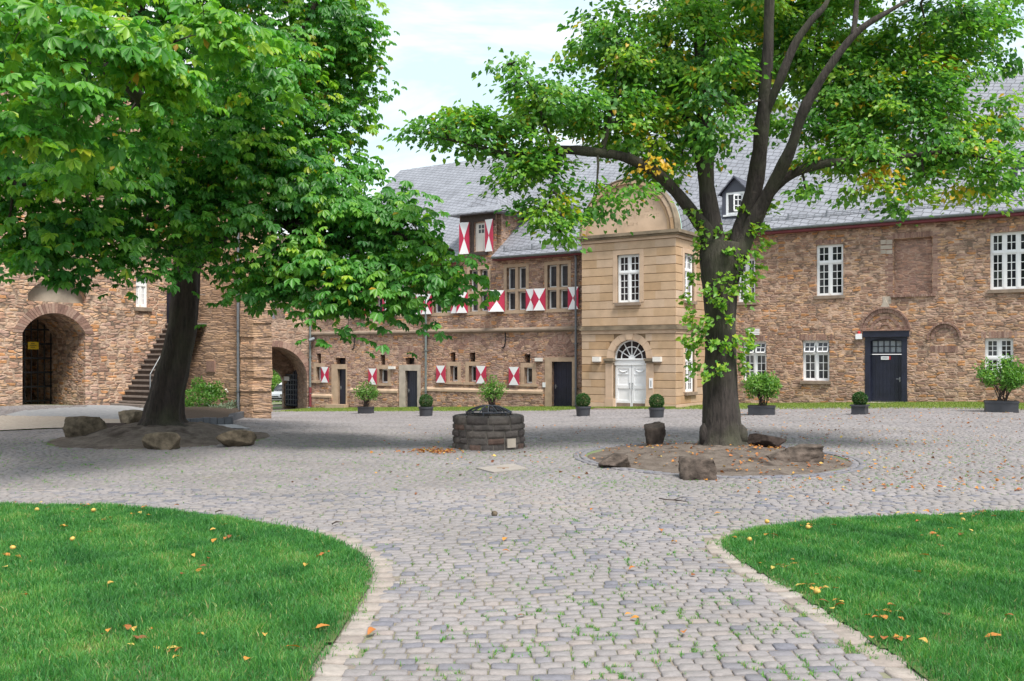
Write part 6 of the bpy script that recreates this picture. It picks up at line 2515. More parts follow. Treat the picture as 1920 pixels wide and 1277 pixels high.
chest_blobs = [
    (360, 60, 21.5, 310, 300, 3.6, .75), (590, 90, 21, 105, 180, 1.8), (640, 250, 20.5, 62, 75, 1.3), (690, 140, 20.6, 26, 50, .7), (480, 320, 18.4, 185, 105, 2.0),
    (690, 440, 18, 125, 82, 1.7), (795, 436, 17.6, 48, 50, .9), (830, 522, 17.4, 48, 32, .7), (760, 535, 17.5, 80, 42, .8), (650, 545, 17.5, 85, 38, .8), (640, 608, 17.3, 14, 20, .2),
    (745, 585, 17.4, 40, 16, .4), (510, 500, 18, 85, 60, 1.1), (488, 575, 17.9, 16, 24, .25), (540, 545, 17.9, 40, 22, .5), (260, 370, 18, 165, 95, 1.8), (110, 420, 16.5, 130, 58, 1.2), (118, 505, 16.2, 26, 30, .35),
    (20, 300, 16, 110, 105, 1.5), (280, 465, 17.2, 82, 42, .8), (300, 505, 17.2, 28, 20, .4), (30, 440, 16, 50, 24, .6), (410, 415, 17.6, 110, 55, .9), (350, 480, 19.0, 60, 30, .4, .7),
    (760, 375, 18.4, 50, 25, .7), (620, 345, 18.6, 80, 45, 1.0), (200, 470, 17.0, 45, 26, .5),
    (600, 385, 18.3, 105, 55, 1.1, 1.2), (570, 470, 17.8, 95, 52, 1.1, 1.2), (700, 400, 18.1, 100, 45, .9, 1.2), (640, 500, 17.4, 110, 40, .8, 1.1), (560, 290, 19, 80, 50, 1.0), (700, 505, 17.3, 70, 40, .7), (440, 525, 17.9, 40, 24, .5), (590, 565, 17.5, 50, 22, .5),
    (60, 470, 15.8, 70, 20, .6), (170, 500, 16.4, 40, 20, .4), (700, 320, 19.5, 26, 22, .5), (665, 60, 20.6, 45, 90, .9),
    (60, 185, 11.6, 95, 95, 1.1, 1.0, 1.0), (130, 50, 12.2, 135, 75, 1.2, 1.0), (270, 140, 13.2, 80, 95, 1.0), (400, 45, 14.2, 80, 62, 1.0), (200, 255, 13.4, 52, 32, .6), (480, 110, 16, 70, 60, .8),
    (330, 210, 16.5, 110, 60, .9), (450, 200, 18, 120, 90, 1.4), (520, 120, 19, 90, 90, 1.2), (400, 300, 17.6, 100, 60, .9), (150, 300, 15, 110, 50, 1.0),
    (858, 500, 17.3, 42, 36, .6), (874, 542, 17.3, 26, 20, .4), (40, 120, 17, 110, 110, 1.5), (20, 60, 18, 80, 80, 1.2), (640, 565, 17.4, 60, 26, .6),
    (300, -190, 20, 420, 150, 4, .5), (60, -120, 13, 200, 80, 2, .7),
]
C, O, S = crown_clumps(chest_blobs, 29, 61, .4)
twig_net(tr, roots, C, .034, 6, 5)
tr.build('trunk', M['bark_chestnut'], chest, (tcx, tcy, tzc), True)
r = np.random.default_rng(62)
per = 15
n = len(C) * per
ci = np.repeat(np.arange(len(C)), per)
rc = r.uniform(.3, .5, len(C))[ci]
off = r.normal(size=(n, 3)) * np.array([.62, .62, .22])
pos = C[ci] + off * rc[:, None] - np.array([0, 0, 1]) * (np.hypot(off[:, 0], off[:, 1]) ** 2 * .3 * rc)[:, None]
up = unit(np.array([0, -.12, 1.0]) + .38 * O[ci] + r.normal(0, .26, (n, 3)))
fw = unit(O[ci] * .8 + off * np.array([1, 1, 0]) * .8 + np.array([0, 0, -.25]) + r.normal(0, .25, (n, 3)))
fw = unit(fw - up * (fw * up).sum(1, keepdims=True))
sd = np.cross(fw, up)
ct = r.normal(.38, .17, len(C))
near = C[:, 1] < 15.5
ct[near] += .14  # near clumps, then upper ones, lightened: sun highlights put into leaf tone
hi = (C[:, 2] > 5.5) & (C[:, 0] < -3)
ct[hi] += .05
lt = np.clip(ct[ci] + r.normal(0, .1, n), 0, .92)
PP, DD, NN, LL, TT = [], [], [], [], []
lsz = r.uniform(.13, .21, n) * np.where(pos[:, 1] > 16.5, .86, 1.0)
for k in range(6):
    a = R((-105, -58, -20, 20, 58, 105)[k]) + r.normal(0, .08, n)
    dvec = fw * np.cos(a)[:, None] + sd * np.sin(a)[:, None]
    droop = r.uniform(.25, .6, n)[:, None]
    dvec = unit(dvec - up * droop)
    nn = unit(up + dvec * droop)
    PP.append(pos)
    DD.append(dvec)
    NN.append(nn)
    LL.append(lsz * (.72, .95, 1.1, 1.1, .95, .72)[k])
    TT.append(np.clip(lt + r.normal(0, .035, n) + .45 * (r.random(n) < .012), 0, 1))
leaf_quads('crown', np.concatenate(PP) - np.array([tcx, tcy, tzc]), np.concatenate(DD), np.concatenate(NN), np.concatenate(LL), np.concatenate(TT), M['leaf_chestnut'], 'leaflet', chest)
# ------------------------------------------------------------------ rough stones round the trees
def rock_mesh(name, sx, sy, sz, mat, seed, cuts=11, boxy=0.6, taper=0.0, layers=0.0, tone=0.5):
    r = random.Random(seed)
    n = 14
    V, F, idx = [], [], {}

    def vid(p):
        k = tuple(round(c, 5) for c in p)
        if k not in idx:
            idx[k] = len(V)
            V.append(list(p))
        return idx[k]
    for ax in range(3):
        for sg in (-1, 1):
            for i in range(n):
                for j in range(n):
                    q = []
                    for a, b in ((i, j), (i + 1, j), (i + 1, j + 1), (i, j + 1)):
                        p = [0, 0, 0]
                        p[ax] = sg
                        p[(ax + 1) % 3] = -1 + 2 * a / n
                        p[(ax + 2) % 3] = -1 + 2 * b / n
                        q.append(vid(p))
                    F.append(q if sg > 0 else q[::-1])
    planes = []
    for _ in range(cuts):
        d = Vector((r.gauss(0, 1), r.gauss(0, 1), r.gauss(0, .7))).normalized()
        planes.append((d, r.uniform(0.6, 0.98)))
    out = []
    off = Vector((r.uniform(0, 50), r.uniform(0, 50), 0))
    for p in V:
        v = Vector(p)
        s = v.normalized() * 1.18
        v = s.lerp(v, boxy)
        for d, k in planes:
            e = v.dot(d) - k
            if e > 0:
                v -= d * e
        v += v.normalized() * (0.05 * noise.noise(v * 1.7 + off) + 0.05 * noise.noise(v * 4.5 + off) + 0.035 * noise.noise(v * 11 + off))
        if layers:
            v += Vector((v.x, v.y, 0)).normalized() * layers * noise.noise(Vector((0, 0, v.z * 4 + seed)))
        k = 1 - taper * (1 - (v.z + 1) / 2)
        out.append((v.x * sx * k, v.y * sy * k, (v.z + 0.85) * sz))
    V = np.array(out)
    F = np.array(F)
    return np_mesh(name, V, [F], [np.full(len(F), tone)], M[mat])


def put_rock(px, py, w, h, deep, mat, seed, label, mnd, rz=0.0, **kw):
    X, Y, Z = on_ground(px, py, 0.05)
    zz = float(mound(mnd[0], mnd[1], np.array(X), np.array(Y))) if ell(mnd[0], X, Y) < 1.05 else gz(X, Y)
    k = Y / FPX
    o = rock_mesh('boulder', w * k / 2, deep / 2, h * k / 1.85, mat, seed, **kw)
    o.location = (X, Y + deep * .3, zz - 0.02)
    o.rotation_euler = (0, 0, rz)
    return tag(o, label, 'boulder', 'boulders round the trees')


ch, li = (MC, 0.3), (ML, 0.14)
put_rock(157, 822, 76, 36, .5, 'rock_tan', 1, 'flat sloping tan boulder at the gravel path side of the chestnut mound', ch, .2, boxy=.7, tone=.3)
put_rock(244, 806, 56, 40, .5, 'rock_tan', 2, 'grey boulder tucked behind the chestnut trunk foot beside the dark edging board', ch, -.3, tone=.8)
put_rock(302, 839, 72, 34, .55, 'rock_tan', 3, 'rounded mossy tan boulder in front of the chestnut trunk', ch, .1, boxy=.4, tone=.6)
put_rock(434, 834, 76, 32, .55, 'rock_tan', 4, 'low pyramid shaped tan boulder on the tower side of the chestnut trunk', ch, .4, boxy=.35, tone=.35)
put_rock(1231, 836, 56, 47, .45, 'rock', 5, 'tall upright brown boulder narrowing downward behind the lime mound', li, .1, boxy=.85, taper=.25, tone=.35, layers=.05)
put_rock(1157, 873, 66, 29, .5, 'rock', 6, 'low cracked grey brown boulder on the well side of the lime mound', li, .35, boxy=.75, tone=.7, layers=.06)
put_rock(1311, 893, 66, 42, .45, 'rock', 7, 'squared block-like boulder at the front edge of the lime mound', li, -.08, boxy=.95, cuts=3, tone=.6)
put_rock(1442, 836, 68, 28, .5, 'rock', 8, 'dark rounded boulder just behind the lime trunk, on the dark blue door side', li, 0, boxy=.35, tone=.05)
put_rock(1497, 868, 104, 33, .6, 'rock', 9, 'long flat layered boulder lying low across the lime mound edge', li, -.15, boxy=.8, cuts=5, tone=.75, layers=.08)

# ------------------------------------------------------------------ the old well
wx, wy, wz = on_ground(916.5, 845)
wy += 0.62
wx = ray(916.5) * wy
wz = gz(wx, wy)
WR = 67 * wy / FPX
WH = 0.63
well = thing('well', 'round well of rough dark stone courses with a domed iron grille', 'well', (wx, wy, wz))
r_ = random.Random(77)
V, F, T = [], [], []
zc_ = -0.06
rows = [0.18, 0.13, 0.15, 0.12, 0.17]
sc_ = (WH + 0.06) / sum(rows)
for ri, hh in enumerate(rows):
    hh *= sc_
    a = r_.uniform(0, 1)
    end = a + 2 * math.pi
    while a < end - 0.08:
        da = r_.uniform(0.25, 0.62) if ri < 4 else r_.uniform(0.5, .8)
        b = min(end, a + da)
        if end - b < 0.2:
            b = end
        bul = r_.uniform(-0.008, 0.016)
        t = r_.choice((.1, .3, .45, .55, .7, .5, .95))
        na, nz_ = 7, 5
        i0 = len(V)
        g_ = 0.011
        for iz in range(nz_ + 1):
            for ia in range(na + 1):
                fa, fz = ia / na, iz / nz_
                ang = a + g_ / WR + (b - a - 2 * g_ / WR) * fa
                ed = min(1, min(fa, 1 - fa) * 7) * min(1, min(fz, 1 - fz) * 5)
                ed = ed ** 0.5
                rr = WR - 0.016 + 0.016 * ed + bul * ed
                z = zc_ + 0.005 + (hh - 0.01) * fz
                rr += 0.014 * noise.noise(Vector((ang * 6, z * 9, ri * 3.1))) * ed
                if ri == 4 and iz == nz_:
                    rr -= 0.02
                V.append((rr * math.cos(ang), rr * math.sin(ang), z + 0.006 * noise.noise(Vector((ang * 4, ri, 2)))))
        for iz in range(nz_):
            for ia in range(na):
                q = i0 + iz * (na + 1) + ia
                F.append((q, q + 1, q + na + 2, q + na + 1))
                T.append(t)
        if ri == 4:                            # coping: top face inwards
            i1 = len(V)
            for ia in range(na + 1):
                ang = a + g_ / WR + (b - a - 2 * g_ / WR) * ia / na
                for q_, z in ((WR - 0.06, WH), (WR * 0.62, WH - 0.005), (WR * 0.62, WH - 0.5)):
                    V.append((q_ * math.cos(ang), q_ * math.sin(ang), z + .004 * noise.noise(Vector((ang * 5, q_ * 9, 0)))))
            for ia in range(na):
                p = i1 + ia * 3
                top0 = i0 + nz_ * (na + 1) + ia
                F += [(top0, top0 + 1, p + 3, p), (p, p + 3, p + 4, p + 1), (p + 1, p + 4, p + 5, p + 2)]
                T += [t, t, t]
        a = b
    zc_ += hh
np_mesh('masonry', V, [np.array(F)], [np.array(T)], M['wellstone'], well, False)
mb = MB()
mb.lathe([(WR - 0.028, -0.05), (WR - 0.028, WH - 0.03)], 0, 0, 48)
mb.build('mortar', plain('well_mortar', (.17, .15, .13), .95, 0, .25, 12), well)
mb = MB()
mb.lathe([(0.001, 0.2), (WR * 0.63, 0.2)], 0, 0, 24)
mb.build('shaft_floor', M['soil'], well)
mb = MB()
GRD = WR * 0.64


def circ(rad, z, n=32):
    return [(rad * math.cos(2 * math.pi * k / n), rad * math.sin(2 * math.pi * k / n), z) for k in range(n + 1)]


mb.tube(circ(GRD, WH + 0.05), 0.014, 6, False)
mb.tube(circ(GRD * 0.3, WH + 0.17), 0.012, 6, False)
for k in range(16):
    a = 2 * math.pi * k / 16
    c, s = math.cos(a), math.sin(a)
    mb.tube([(c * GRD, s * GRD, WH + .05), (c * GRD * .72, s * GRD * .72, WH + .115), (c * GRD * .5, s * GRD * .5, WH + .15), (c * GRD * .3, s * GRD * .3, WH + .17)], 0.012, 6)
for k in range(6):
    a = 2 * math.pi * (k + .3) / 6
    mb.tube([(math.cos(a) * GRD, math.sin(a) * GRD, WH + .05), (math.cos(a) * GRD, math.sin(a) * GRD, WH - .02)], 0.016, 6)
mb.build('iron_grille', plain('grey_painted_iron', (.06, .065, .08), .4, .5, .2), well)
mb = MB()
am = math.asin(max(-1, min(1, (957.5 - 916.5) / 67 * 0.99)))
dx, dy = math.sin(am), -math.cos(am)
tv = Vector((-dy, dx, 0))
c = Vector((dx * (WR + .028), dy * (WR + .028), 0.135))
mb.obox(c, tv * 0.095, Vector((dx, dy, 0)) * 0.014, (0, 0, 0.083))
mb.build('plaque', M['greystone'], well)

# ------------------------------------------------------------------ stone cover in the paving
P = [on_ground(a, b) for a, b in ((893, 880), (962, 872), (990, 881), (926, 888.5))]
mb = MB()
mb.face([(x, y, z + 0.024) for x, y, z in P])
for i in range(4):
    a, b = P[i], P[(i + 1) % 4]
    mb.face([(a[0], a[1], a[2] + .024), (b[0], b[1], b[2] + .024), (b[0], b[1], b[2] - .02), (a[0], a[1], a[2] - .02)])
o = mb.build('cover_slab', M['slab'])
tag(o, 'square pale stone cover slab set in the cobbles before the well', 'cover slab')
mb = MB()
cx_, cy_ = sum(p[0] for p in P) / 4, sum(p[1] for p in P) / 4
mb.box(cx_ - .09, cx_ + .09, cy_ - .06, cy_ + .06, P[0][2] + .02, P[0][2] + .03)
mb.build('lifting_recess', M['sill'], o)


# ------------------------------------------------------------------ planters
def foliage(parent, name, centers, rad, n, size, mat, shape, seed, tone=(.5, .2), up=.6):
    r = np.random.default_rng(seed)
    C = np.array(centers)
    ci = r.integers(0, len(C), n)
    v = unit(r.normal(size=(n, 3)))
    pos = C[ci] + v * (r.random((n, 1)) ** .4) * rad
    nrm = unit(np.array([0, 0, up]) + v * .7 + r.normal(0, .4, (n, 3)))
    d = unit(v + r.normal(0, .6, (n, 3)) + np.array([0, 0, .1]))
    return leaf_quads(name, pos, d, nrm, r.uniform(size[0], size[1], n), np.clip(r.normal(tone[0], tone[1], n), 0, 1), M[mat], shape, parent)


def box_ball(px, py, wpx, label, square=False):
    X, Y, Z = on_ground(px, py)
    k = Y / FPX
    w = wpx * k / 2 * 1.14
    t = thing('box_ball_planter', label, 'planter', (X, Y + w, Z), FM.a if square else rnd.uniform(0, 3), 'clipped box balls in planters')
    hp = w * 1.25
    mb = MB()
    if square:
        mb.prism([(-w * .85, -w * .85), (w * .85, -w * .85), (w * .85, w * .85), (-w * .85, w * .85)], 0, hp * .84, axis='z')
        mb.box(-w, w, -w, w, hp * .842, hp)
        mb.box(-w * .9, w * .9, -w * .9, w * .9, 0.0, .05)
    else:
        mb.lathe([(0, 0), (w * .84, 0), (w * .92, hp * .8), (w, hp * .81), (w, hp), (w * .9, hp), (w * .88, hp * .9), (0, hp * .9)], 0, 0, 28)
    mb.build('pot', M['planter'], t)
    R_ = w * .88
    zc = hp + R_ * .82
    mb = MB()
    mb.tube([(0, 0, hp * .85), (0, 0, zc)], .025, 6)
    mb.build('stem', M['darkwood'], t)
    r = np.random.default_rng(int(px))
    n = 3000
    v = unit(r.normal(size=(n, 3)))
    pos = v * (R_ * (0.9 + .13 * r.random((n, 1)) ** 1.5) + .012 * fbm(v[:, 0:1] * 4, v[:, 1:2] * 4 + v[:, 2:3] * 3)) + np.array([0, 0, zc])
    nrm = unit(v + r.normal(0, .6, (n, 3)))
    leaf_quads('clipped_crown', pos, unit(v * .5 + r.normal(0, 1, (n, 3))), nrm, r.uniform(.03, .05, n), np.clip(.45 + .35 * v[:, 2] * 0 + r.normal(0, .25, n), 0, 1), M['leaf_box'], 'oval', t)
    return t


box_ball(797.5, 781, 25, 'clipped box ball in round dark pot by the grey framed door and copper downpipe')
box_ball(1094.5, 781, 26, 'clipped box ball in round dark pot between the plank door and white double door')
box_ball(1233.5, 784, 27, 'clipped box ball in round dark pot between the white double door and lime trunk')
box_ball(1617.5, 778, 26, 'clipped box ball in square dark pot beside the dark blue door', True)


def shrub_planter(px, py, wpx, hpx, sw, sh, label, round_=False, leaf=(.06, .1), n=900, seed=0, tone=(.5, .22)):
    X, Y, Z = on_ground(px, py)
    k = Y / FPX
    w, hh = wpx * k / 2, hpx * k
    dp = w * .45 if not round_ else w
    t = thing('shrub_planter', label, 'planter', (X, Y + dp, Z), FM.a * .6, 'leafy shrubs in planters')
    mb = MB()
    mb.box(-w * .96, w * .96, -dp * .94, dp * .94, 0.0, hh * .8)
    mb.box(-w, w, -dp, dp, hh * .802, hh)
    mb.box(-w * .97, w * .97, -dp * .96, dp * .96, .02, .06)
    mb.build('trough', M['planter'], t)
    mb = MB()
    mb.box(-w * .94, w * .94, -dp * .93, dp * .93, hh - .02, hh + .012)
    mb.build('soil', M['soil'], t)
    r = random.Random(seed)
    mb = MB()
    tips = []
    SW, SH = sw * k / 2, sh * k
    for i in range(26):
        a, q = r.uniform(0, 6.28), r.random() ** .5
        bx, by = r.uniform(-.3, .3) * w, r.uniform(-.4, .4) * dp
        tx, ty = math.cos(a) * q * SW, math.sin(a) * q * SW * .8
        tzz = hh + SH * (1 - .45 * q * q) * r.uniform(.72, 1)
        p0, p1, p2 = Vector((bx, by, hh - .02)), Vector((bx * .6 + tx * .35, by * .6 + ty * .35, hh + (tzz - hh) * .5)), Vector((tx, ty, tzz))
        mb.tube([p0, p0.lerp(p1, .6), p1, p1.lerp(p2, .6), p2], [.014, .012, .01, .008, .004], 5)
        for f in (.35, .6, .8, 1.0):
            p = p1.lerp(p2, f)
            tips.append((p.x + r.uniform(-.06, .06), p.y + r.uniform(-.06, .06), p.z + r.uniform(-.05, .05)))
    mb.build('stems', M['darkwood'], t)
    foliage(t, 'foliage', tips, .16, n, leaf, 'leaf_shrub', 'oval', seed + 5, tone)
    return t


shrub_planter(685, 776, 29, 13, 46, 52, 'airy light green shrub in a dark trough between the first two doors', seed=1, n=1100)
shrub_planter(922, 779, 36, 14, 52, 58, 'light green shrub in a dark trough rising behind the well', seed=2, n=1100)
shrub_planter(1431, 779, 50, 18, 66, 72, 'full bushy green shrub in a dark trough close behind the lime trunk', seed=3, n=2600, leaf=(.07, .12), tone=(.62, .22))
shrub_planter(1884, 774, 58, 22, 92, 84, 'spreading vase shaped shrub in a wide dark trough under the half hidden window', seed=4, n=2600, leaf=(.07, .12), tone=(.5, .2))

# ------------------------------------------------------------------ flower bed by the tower
E0 = on_ground(392, 797)
E1 = on_ground(451, 794)
bed = thing('flower_bed', 'raised flower bed with slate grey edging, rose bush and silvery plants by the tower', 'flower bed', (E0[0], E0[1], E0[2]))
EB = [on_ground(330, 800), on_ground(392, 798), on_ground(432, 797), on_ground(434, 790), on_ground(455, 783)]
mb = MB()
for p, q in zip(EB, EB[1:]):
    a, b = Vector(p), Vector(q)
    n = max(1, int((b - a).length / .16))
    dirv = (b - a).normalized()
    nv = Vector((-dirv.y, dirv.x, 0))
    for i in range(n):
        c = a.lerp(b, (i + .5) / n)
        hgt = .2 + rnd.uniform(-.012, .012)
        mb.obox((c.x, c.y, gz(c.x, c.y) + hgt / 2 - .03), dirv * ((b - a).length / n / 2 - .008), nv * .06, (0, 0, hgt / 2 + .03), 0, rnd.random())
o = mb.build('edging', plain('slate_grey_edging', (.1, .105, .12), .8, 0, .25), bed, (E0[0], E0[1], E0[2]))
bx0, by0 = FM.world(sT0 + .3, D_T - .15)
bx1, by1 = FM.world(sbr - .1, D_T - .15)
mb = MB()
pts = [(p[0], p[1], gz(p[0], p[1]) + .13) for p in EB] + [(bx1, by1, gz(bx1, by1) + .3), (bx0 + .3, by0 - .3, gz(bx0, by0) + .35)]
mb.face(pts)
mb.build('bed_soil', M['soil'], bed, (E0[0], E0[1], E0[2]))
base = Vector((E0[0], E0[1], E0[2]))


def bedpts(lst):
    return [tuple(at(a, b, c) - base) for a, b, c in lst]


foliage(bed, 'rose_bush', bedpts([(352, 745, 30.5), (366, 738, 31), (378, 732, 31.4), (390, 730, 31.5), (400, 736, 31.5), (412, 742, 31.4), (385, 748, 31), (365, 756, 30.5), (395, 752, 31), (405, 728, 31.5), (372, 720, 31.6), (345, 760, 30)]), .22, 2000, (.06, .1), 'leaf_shrub', 'oval', 81, (.35, .2))
foliage(bed, 'silvery_plants', bedpts([(380, 778, 30.4), (392, 774, 30.6), (404, 772, 30.8), (416, 770, 31), (428, 766, 31.2), (440, 762, 31.5), (372, 782, 30.2), (398, 780, 30.3), (412, 778, 30.5), (425, 775, 30.8), (360, 776, 30.2)]), .2, 2600, (.05, .09), 'leaf_silver', 'leaflet', 82, (.5, .25), .2)
foliage(bed, 'dark_groundcover', bedpts([(350, 785, 29.4), (362, 790, 29.4), (375, 792, 29.4), (340, 778, 29.6), (385, 790, 29.5)]), .2, 1200, (.04, .07), 'leaf_box', 'oval', 83, (.2, .2))
foliage(bed, 'white_roses', bedpts([(424, 733, 31.3), (342, 744, 30.2), (345, 752, 30.2), (395, 726, 31.4)]), .03, 36, (.05, .07), 'petal', 'oval', 84)
# dark board edging left of the chestnut
a, b = Vector(on_ground(194, 803, .1)), Vector(on_ground(236, 803, .1))
mb = MB()
mb.obox(((a.x + b.x) / 2, (a.y + b.y) / 2, (a.z + b.z) / 2 + .1), (b - a) / 2, (0, .03, 0), (0, 0, .12))
tag(mb.build('edging_board', M['darkwood']), 'dark board edging the path behind the flat sloping boulder', 'edging')

# ------------------------------------------------------------------ beyond the gateway: a white car, hedge and bank
cy = 64.0
cx_ = ray(514) * cy
cz = gz(cx_, cy)
car = thing('parked_car', 'white car parked beyond the gateway, its front seen through the arch', 'car', (cx_, cy, cz), R(-12))
prof = [(-.86, .28), (-.9, .6), (-.84, .78), (-.72, .88), (-.6, 1.34), (-.48, 1.43), (.48, 1.43), (.6, 1.34), (.72, .88), (.84, .78), (.9, .6), (.86, .28)]
secs = [(0.0, .80, .35, .62), (.12, .94, .3, .74), (.55, 1.0, .26, .84), (1.15, 1.0, .26, .9), (1.7, 1.0, .26, 1.34), (2.1, 1.0, .26, 1.45), (3.2, 1.0, .26, 1.44), (3.9, .98, .28, 1.05), (4.1, .9, .34, .9)]
mb = MB()
rings = []
for y, ws, zb0, zt0 in secs:
    ring_ = []
    for px_, pz_ in prof:
        f = (pz_ - .28) / (1.43 - .28)
        zz = zb0 + (zt0 - zb0) * f
        xw = px_ if zt0 > 1.1 or abs(px_) > .8 else math.copysign(.8 * abs(px_) / .8, px_)
        if zt0 < 1.1:
            xw = math.copysign(min(.88, .55 + .35 * (1 - f)) if f > .5 else abs(px_), px_) if abs(px_) > .5 else px_
        ring_.append((xw * ws, y, zz))
    rings.append(ring_)
n = len(prof)
for a, b in zip(rings, rings[1:]):
    for i in range(n):
        mb.face([a[i], a[(i + 1) % n], b[(i + 1) % n], b[i]])
mb.face(rings[0])
mb.face(rings[-1])
body = mb.build('body', M['car_white'], car)
mb = MB()
mb.face([(-.62, 1.13, .93), (.62, 1.13, .93), (.52, 1.68, 1.33), (-.52, 1.68, 1.33)])
mb.build('windscreen', M['glass'], car)
for sx in (-1, 1):
    mb = MB()
    mb.face([(sx * .79, 1.5, .95), (sx * .79, 3.4, .95), (sx * .64, 3.1, 1.36), (sx * .64, 1.9, 1.36)])
    mb.build('side_window', M['glass'], car)
    mb = MB()
    mb.obox((sx * .62, .06, .66), (.17, .03, 0), (0, .1, 0), (0, 0, .07))
    mb.build('headlight', M['greystone'], car)
    for yy in (.8, 3.3):
        mb = MB()
        mb.tube([(sx * .72, yy, .31), (sx * .915, yy, .31)], .31, 20)
        wh = mb.build('wheel', M['rubber'], car)
        mb = MB()
        mb.tube([(sx * .9, yy, .31), (sx * .925, yy, .31)], .19, 14)
        mb.build('rim', M['zinc'], wh)
mb = MB()
mb.box(-.55, .55, -.03, .05, .4, .5)
mb.box(-.3, .3, -.025, .05, .56, .62)
mb.build('grille', M['black'], car)
hb = thing('hedge', 'clipped green hedge beyond the parked car seen through the gateway', 'hedge', (ray(516) * 74, 74, gz(ray(516) * 74, 74)))
r = np.random.default_rng(91)
n = 9000
pos = np.stack([r.uniform(-5, 6, n), r.uniform(-.5, .5, n), r.uniform(0, 2.0, n)], 1)
leaf_quads('foliage', pos, unit(r.normal(size=(n, 3))), unit(r.normal(size=(n, 3)) + np.array([0, -.5, .6])), r.uniform(.12, .2, n), np.clip(r.normal(.65, .2, n), 0, 1), M['leaf_far'], 'oval', hb)
mb = MB()
for k in range(12):
    mb.tube([(-5 + k * .95, 0, -.2), (-5 + k * .95, 0, 1.6)], .03, 5)
mb.build('stems', M['darkwood'], hb)
for px_, Y_, h_, nm, sd in ((508, 84, 9, 'pale green tree beyond the hedge seen through the gateway arch', 1), (560, 96, 12, 'taller green tree standing behind the gatehouse', 2)):
    X_ = ray(px_) * Y_
    t = thing('background_tree', nm, 'tree', (X_, Y_, gz(X_, Y_)))
    mb = MB()
    mb.tube([(0, 0, -.5), (.1, 0, 2), (0, 0, h_ * .6)], [.3, .22, .08], 8)
    r = np.random.default_rng(95 + sd)
    C = unit(r.normal(size=(60, 3))) * r.random((60, 1)) ** .4 * np.array([3.4, 3, h_ * .38]) + np.array([0, 0, h_ * .52])
    twig_net(mb, [(0, 0, h_ * .3), (0, 0, h_ * .45), (0, 0, h_ * .6)], C, .06, sd, 4)
    mb.build('trunk', M['bark_lime'], t)
    foliage(t, 'crown', C, .8, 9000, (.16, .26), 'leaf_far', 'oval', 97 + sd, (.5, .25))

# ------------------------------------------------------------------ fallen leaves, fruit and twigs
protos = []


def leaf_proto(seed, tone, curl):
    r = random.Random(seed)
    n = 7
    V, F = [], []
    for i in range(n + 1):
        t = i / n
        w = .36 * math.sin(math.pi * min(1, t * .93 + .05)) ** .8 * (0.85 if t < .5 else 1)
        cz_ = curl * math.sin(t * 3.0) * .25
        for s in (-1, -.5, 0, .5, 1):
            V.append((s * w + .05 * math.sin(t * 5 + seed), t - .5, cz_ * .5 + abs(s) * w * curl * .35 + r.uniform(-.02, .02)))
    for i in range(n):
        for j in range(4):
            a = i * 5 + j
            F.append((a, a + 1, a + 6, a + 5))
    V += [(-.012, -.78, .0), (.012, -.78, .0), (.012, -.46, .03), (-.012, -.46, .03)]
    F.append((len(V) - 4, len(V) - 3, len(V) - 2, len(V) - 1))
    F = np.array(F)
    o = np_mesh('fallen_leaf', V, [F], [np.full(len(F), tone)], M['fallen'])
    return o


tones = [.08, .25, .4, .55, .7, .85, 1.0]
for i, tn in enumerate(tones):
    protos.append(leaf_proto(i, tn, .5 + .3 * (i % 3)))
used = [False] * len(protos)
rl = random.Random(5)


def drop_leaf(px, py, size, label, group, tone=None, lift=.02):
    X, Y, Z = on_ground(px, py)
    for m, hg in ((MC, .3), (ML, .14)):
        if ell(m, X, Y) < 1:
            Z = float(mound(m, hg, np.array(X), np.array(Y)))
    i = rl.randrange(len(protos)) if tone is None else tone
    o = protos[i] if not used[i] else protos[i].copy()
    if used[i]:
        COL.objects.link(o)
    used[i] = True
    o.location = (X, Y, Z + lift)
    o.rotation_euler = (rl.uniform(-.3, .3), rl.uniform(-.3, .3), rl.uniform(0, 6.28))
    s = size * rl.uniform(.6, 1.15)
    o.scale = (s * rl.uniform(.7, 1.1), s, s)
    tag(o, label, 'leaf', group)


LA, GA_ = 'brown or yellow fallen leaf lying in the grass of the lawn nearest the chestnut', 'fallen leaves on the lawn before the chestnut'
LB, GB_ = 'brown or yellow fallen leaf lying in the grass of the lawn nearest the lime', 'fallen leaves on the lawn before the lime'
LC, GC_ = 'dry brown fallen leaf on the open cobbles of the courtyard', 'fallen leaves on the cobbles'
LD, GD_ = 'brown or yellow fallen leaf on the bare earth round the lime tree', 'fallen leaves on the lime mound'
LE, GE_ = 'brown fallen leaf in the small heap at the foot of the well', 'fallen leaves beside the well'
for px_, py_, n, sx_, sy_ in ((170, 958, 16, 80, 8), (20, 1075, 8, 30, 30), (150, 990, 6, 40, 14), (255, 968, 5, 25, 6), (390, 1055, 5, 14, 10), (430, 1008, 5, 22, 7), (260, 1198, 9, 26, 10), (300, 1238, 5, 24, 8), (610, 1040, 3, 12, 10)):
    for _ in range(n):
        drop_leaf(px_ + rl.gauss(0, sx_), max(950, py_ + rl.gauss(0, sy_)), .065, LA, GA_, None, .05)
for px_, py_ in ((343, 1089), (380, 1074), (574, 1073), (376, 1208), (462, 1254), (548, 1231), (113, 1253), (207, 1108), (605, 1192), (497, 1208), (338, 970), (402, 1025)):
    drop_leaf(px_, py_, .085, LA, GA_, None, .055)
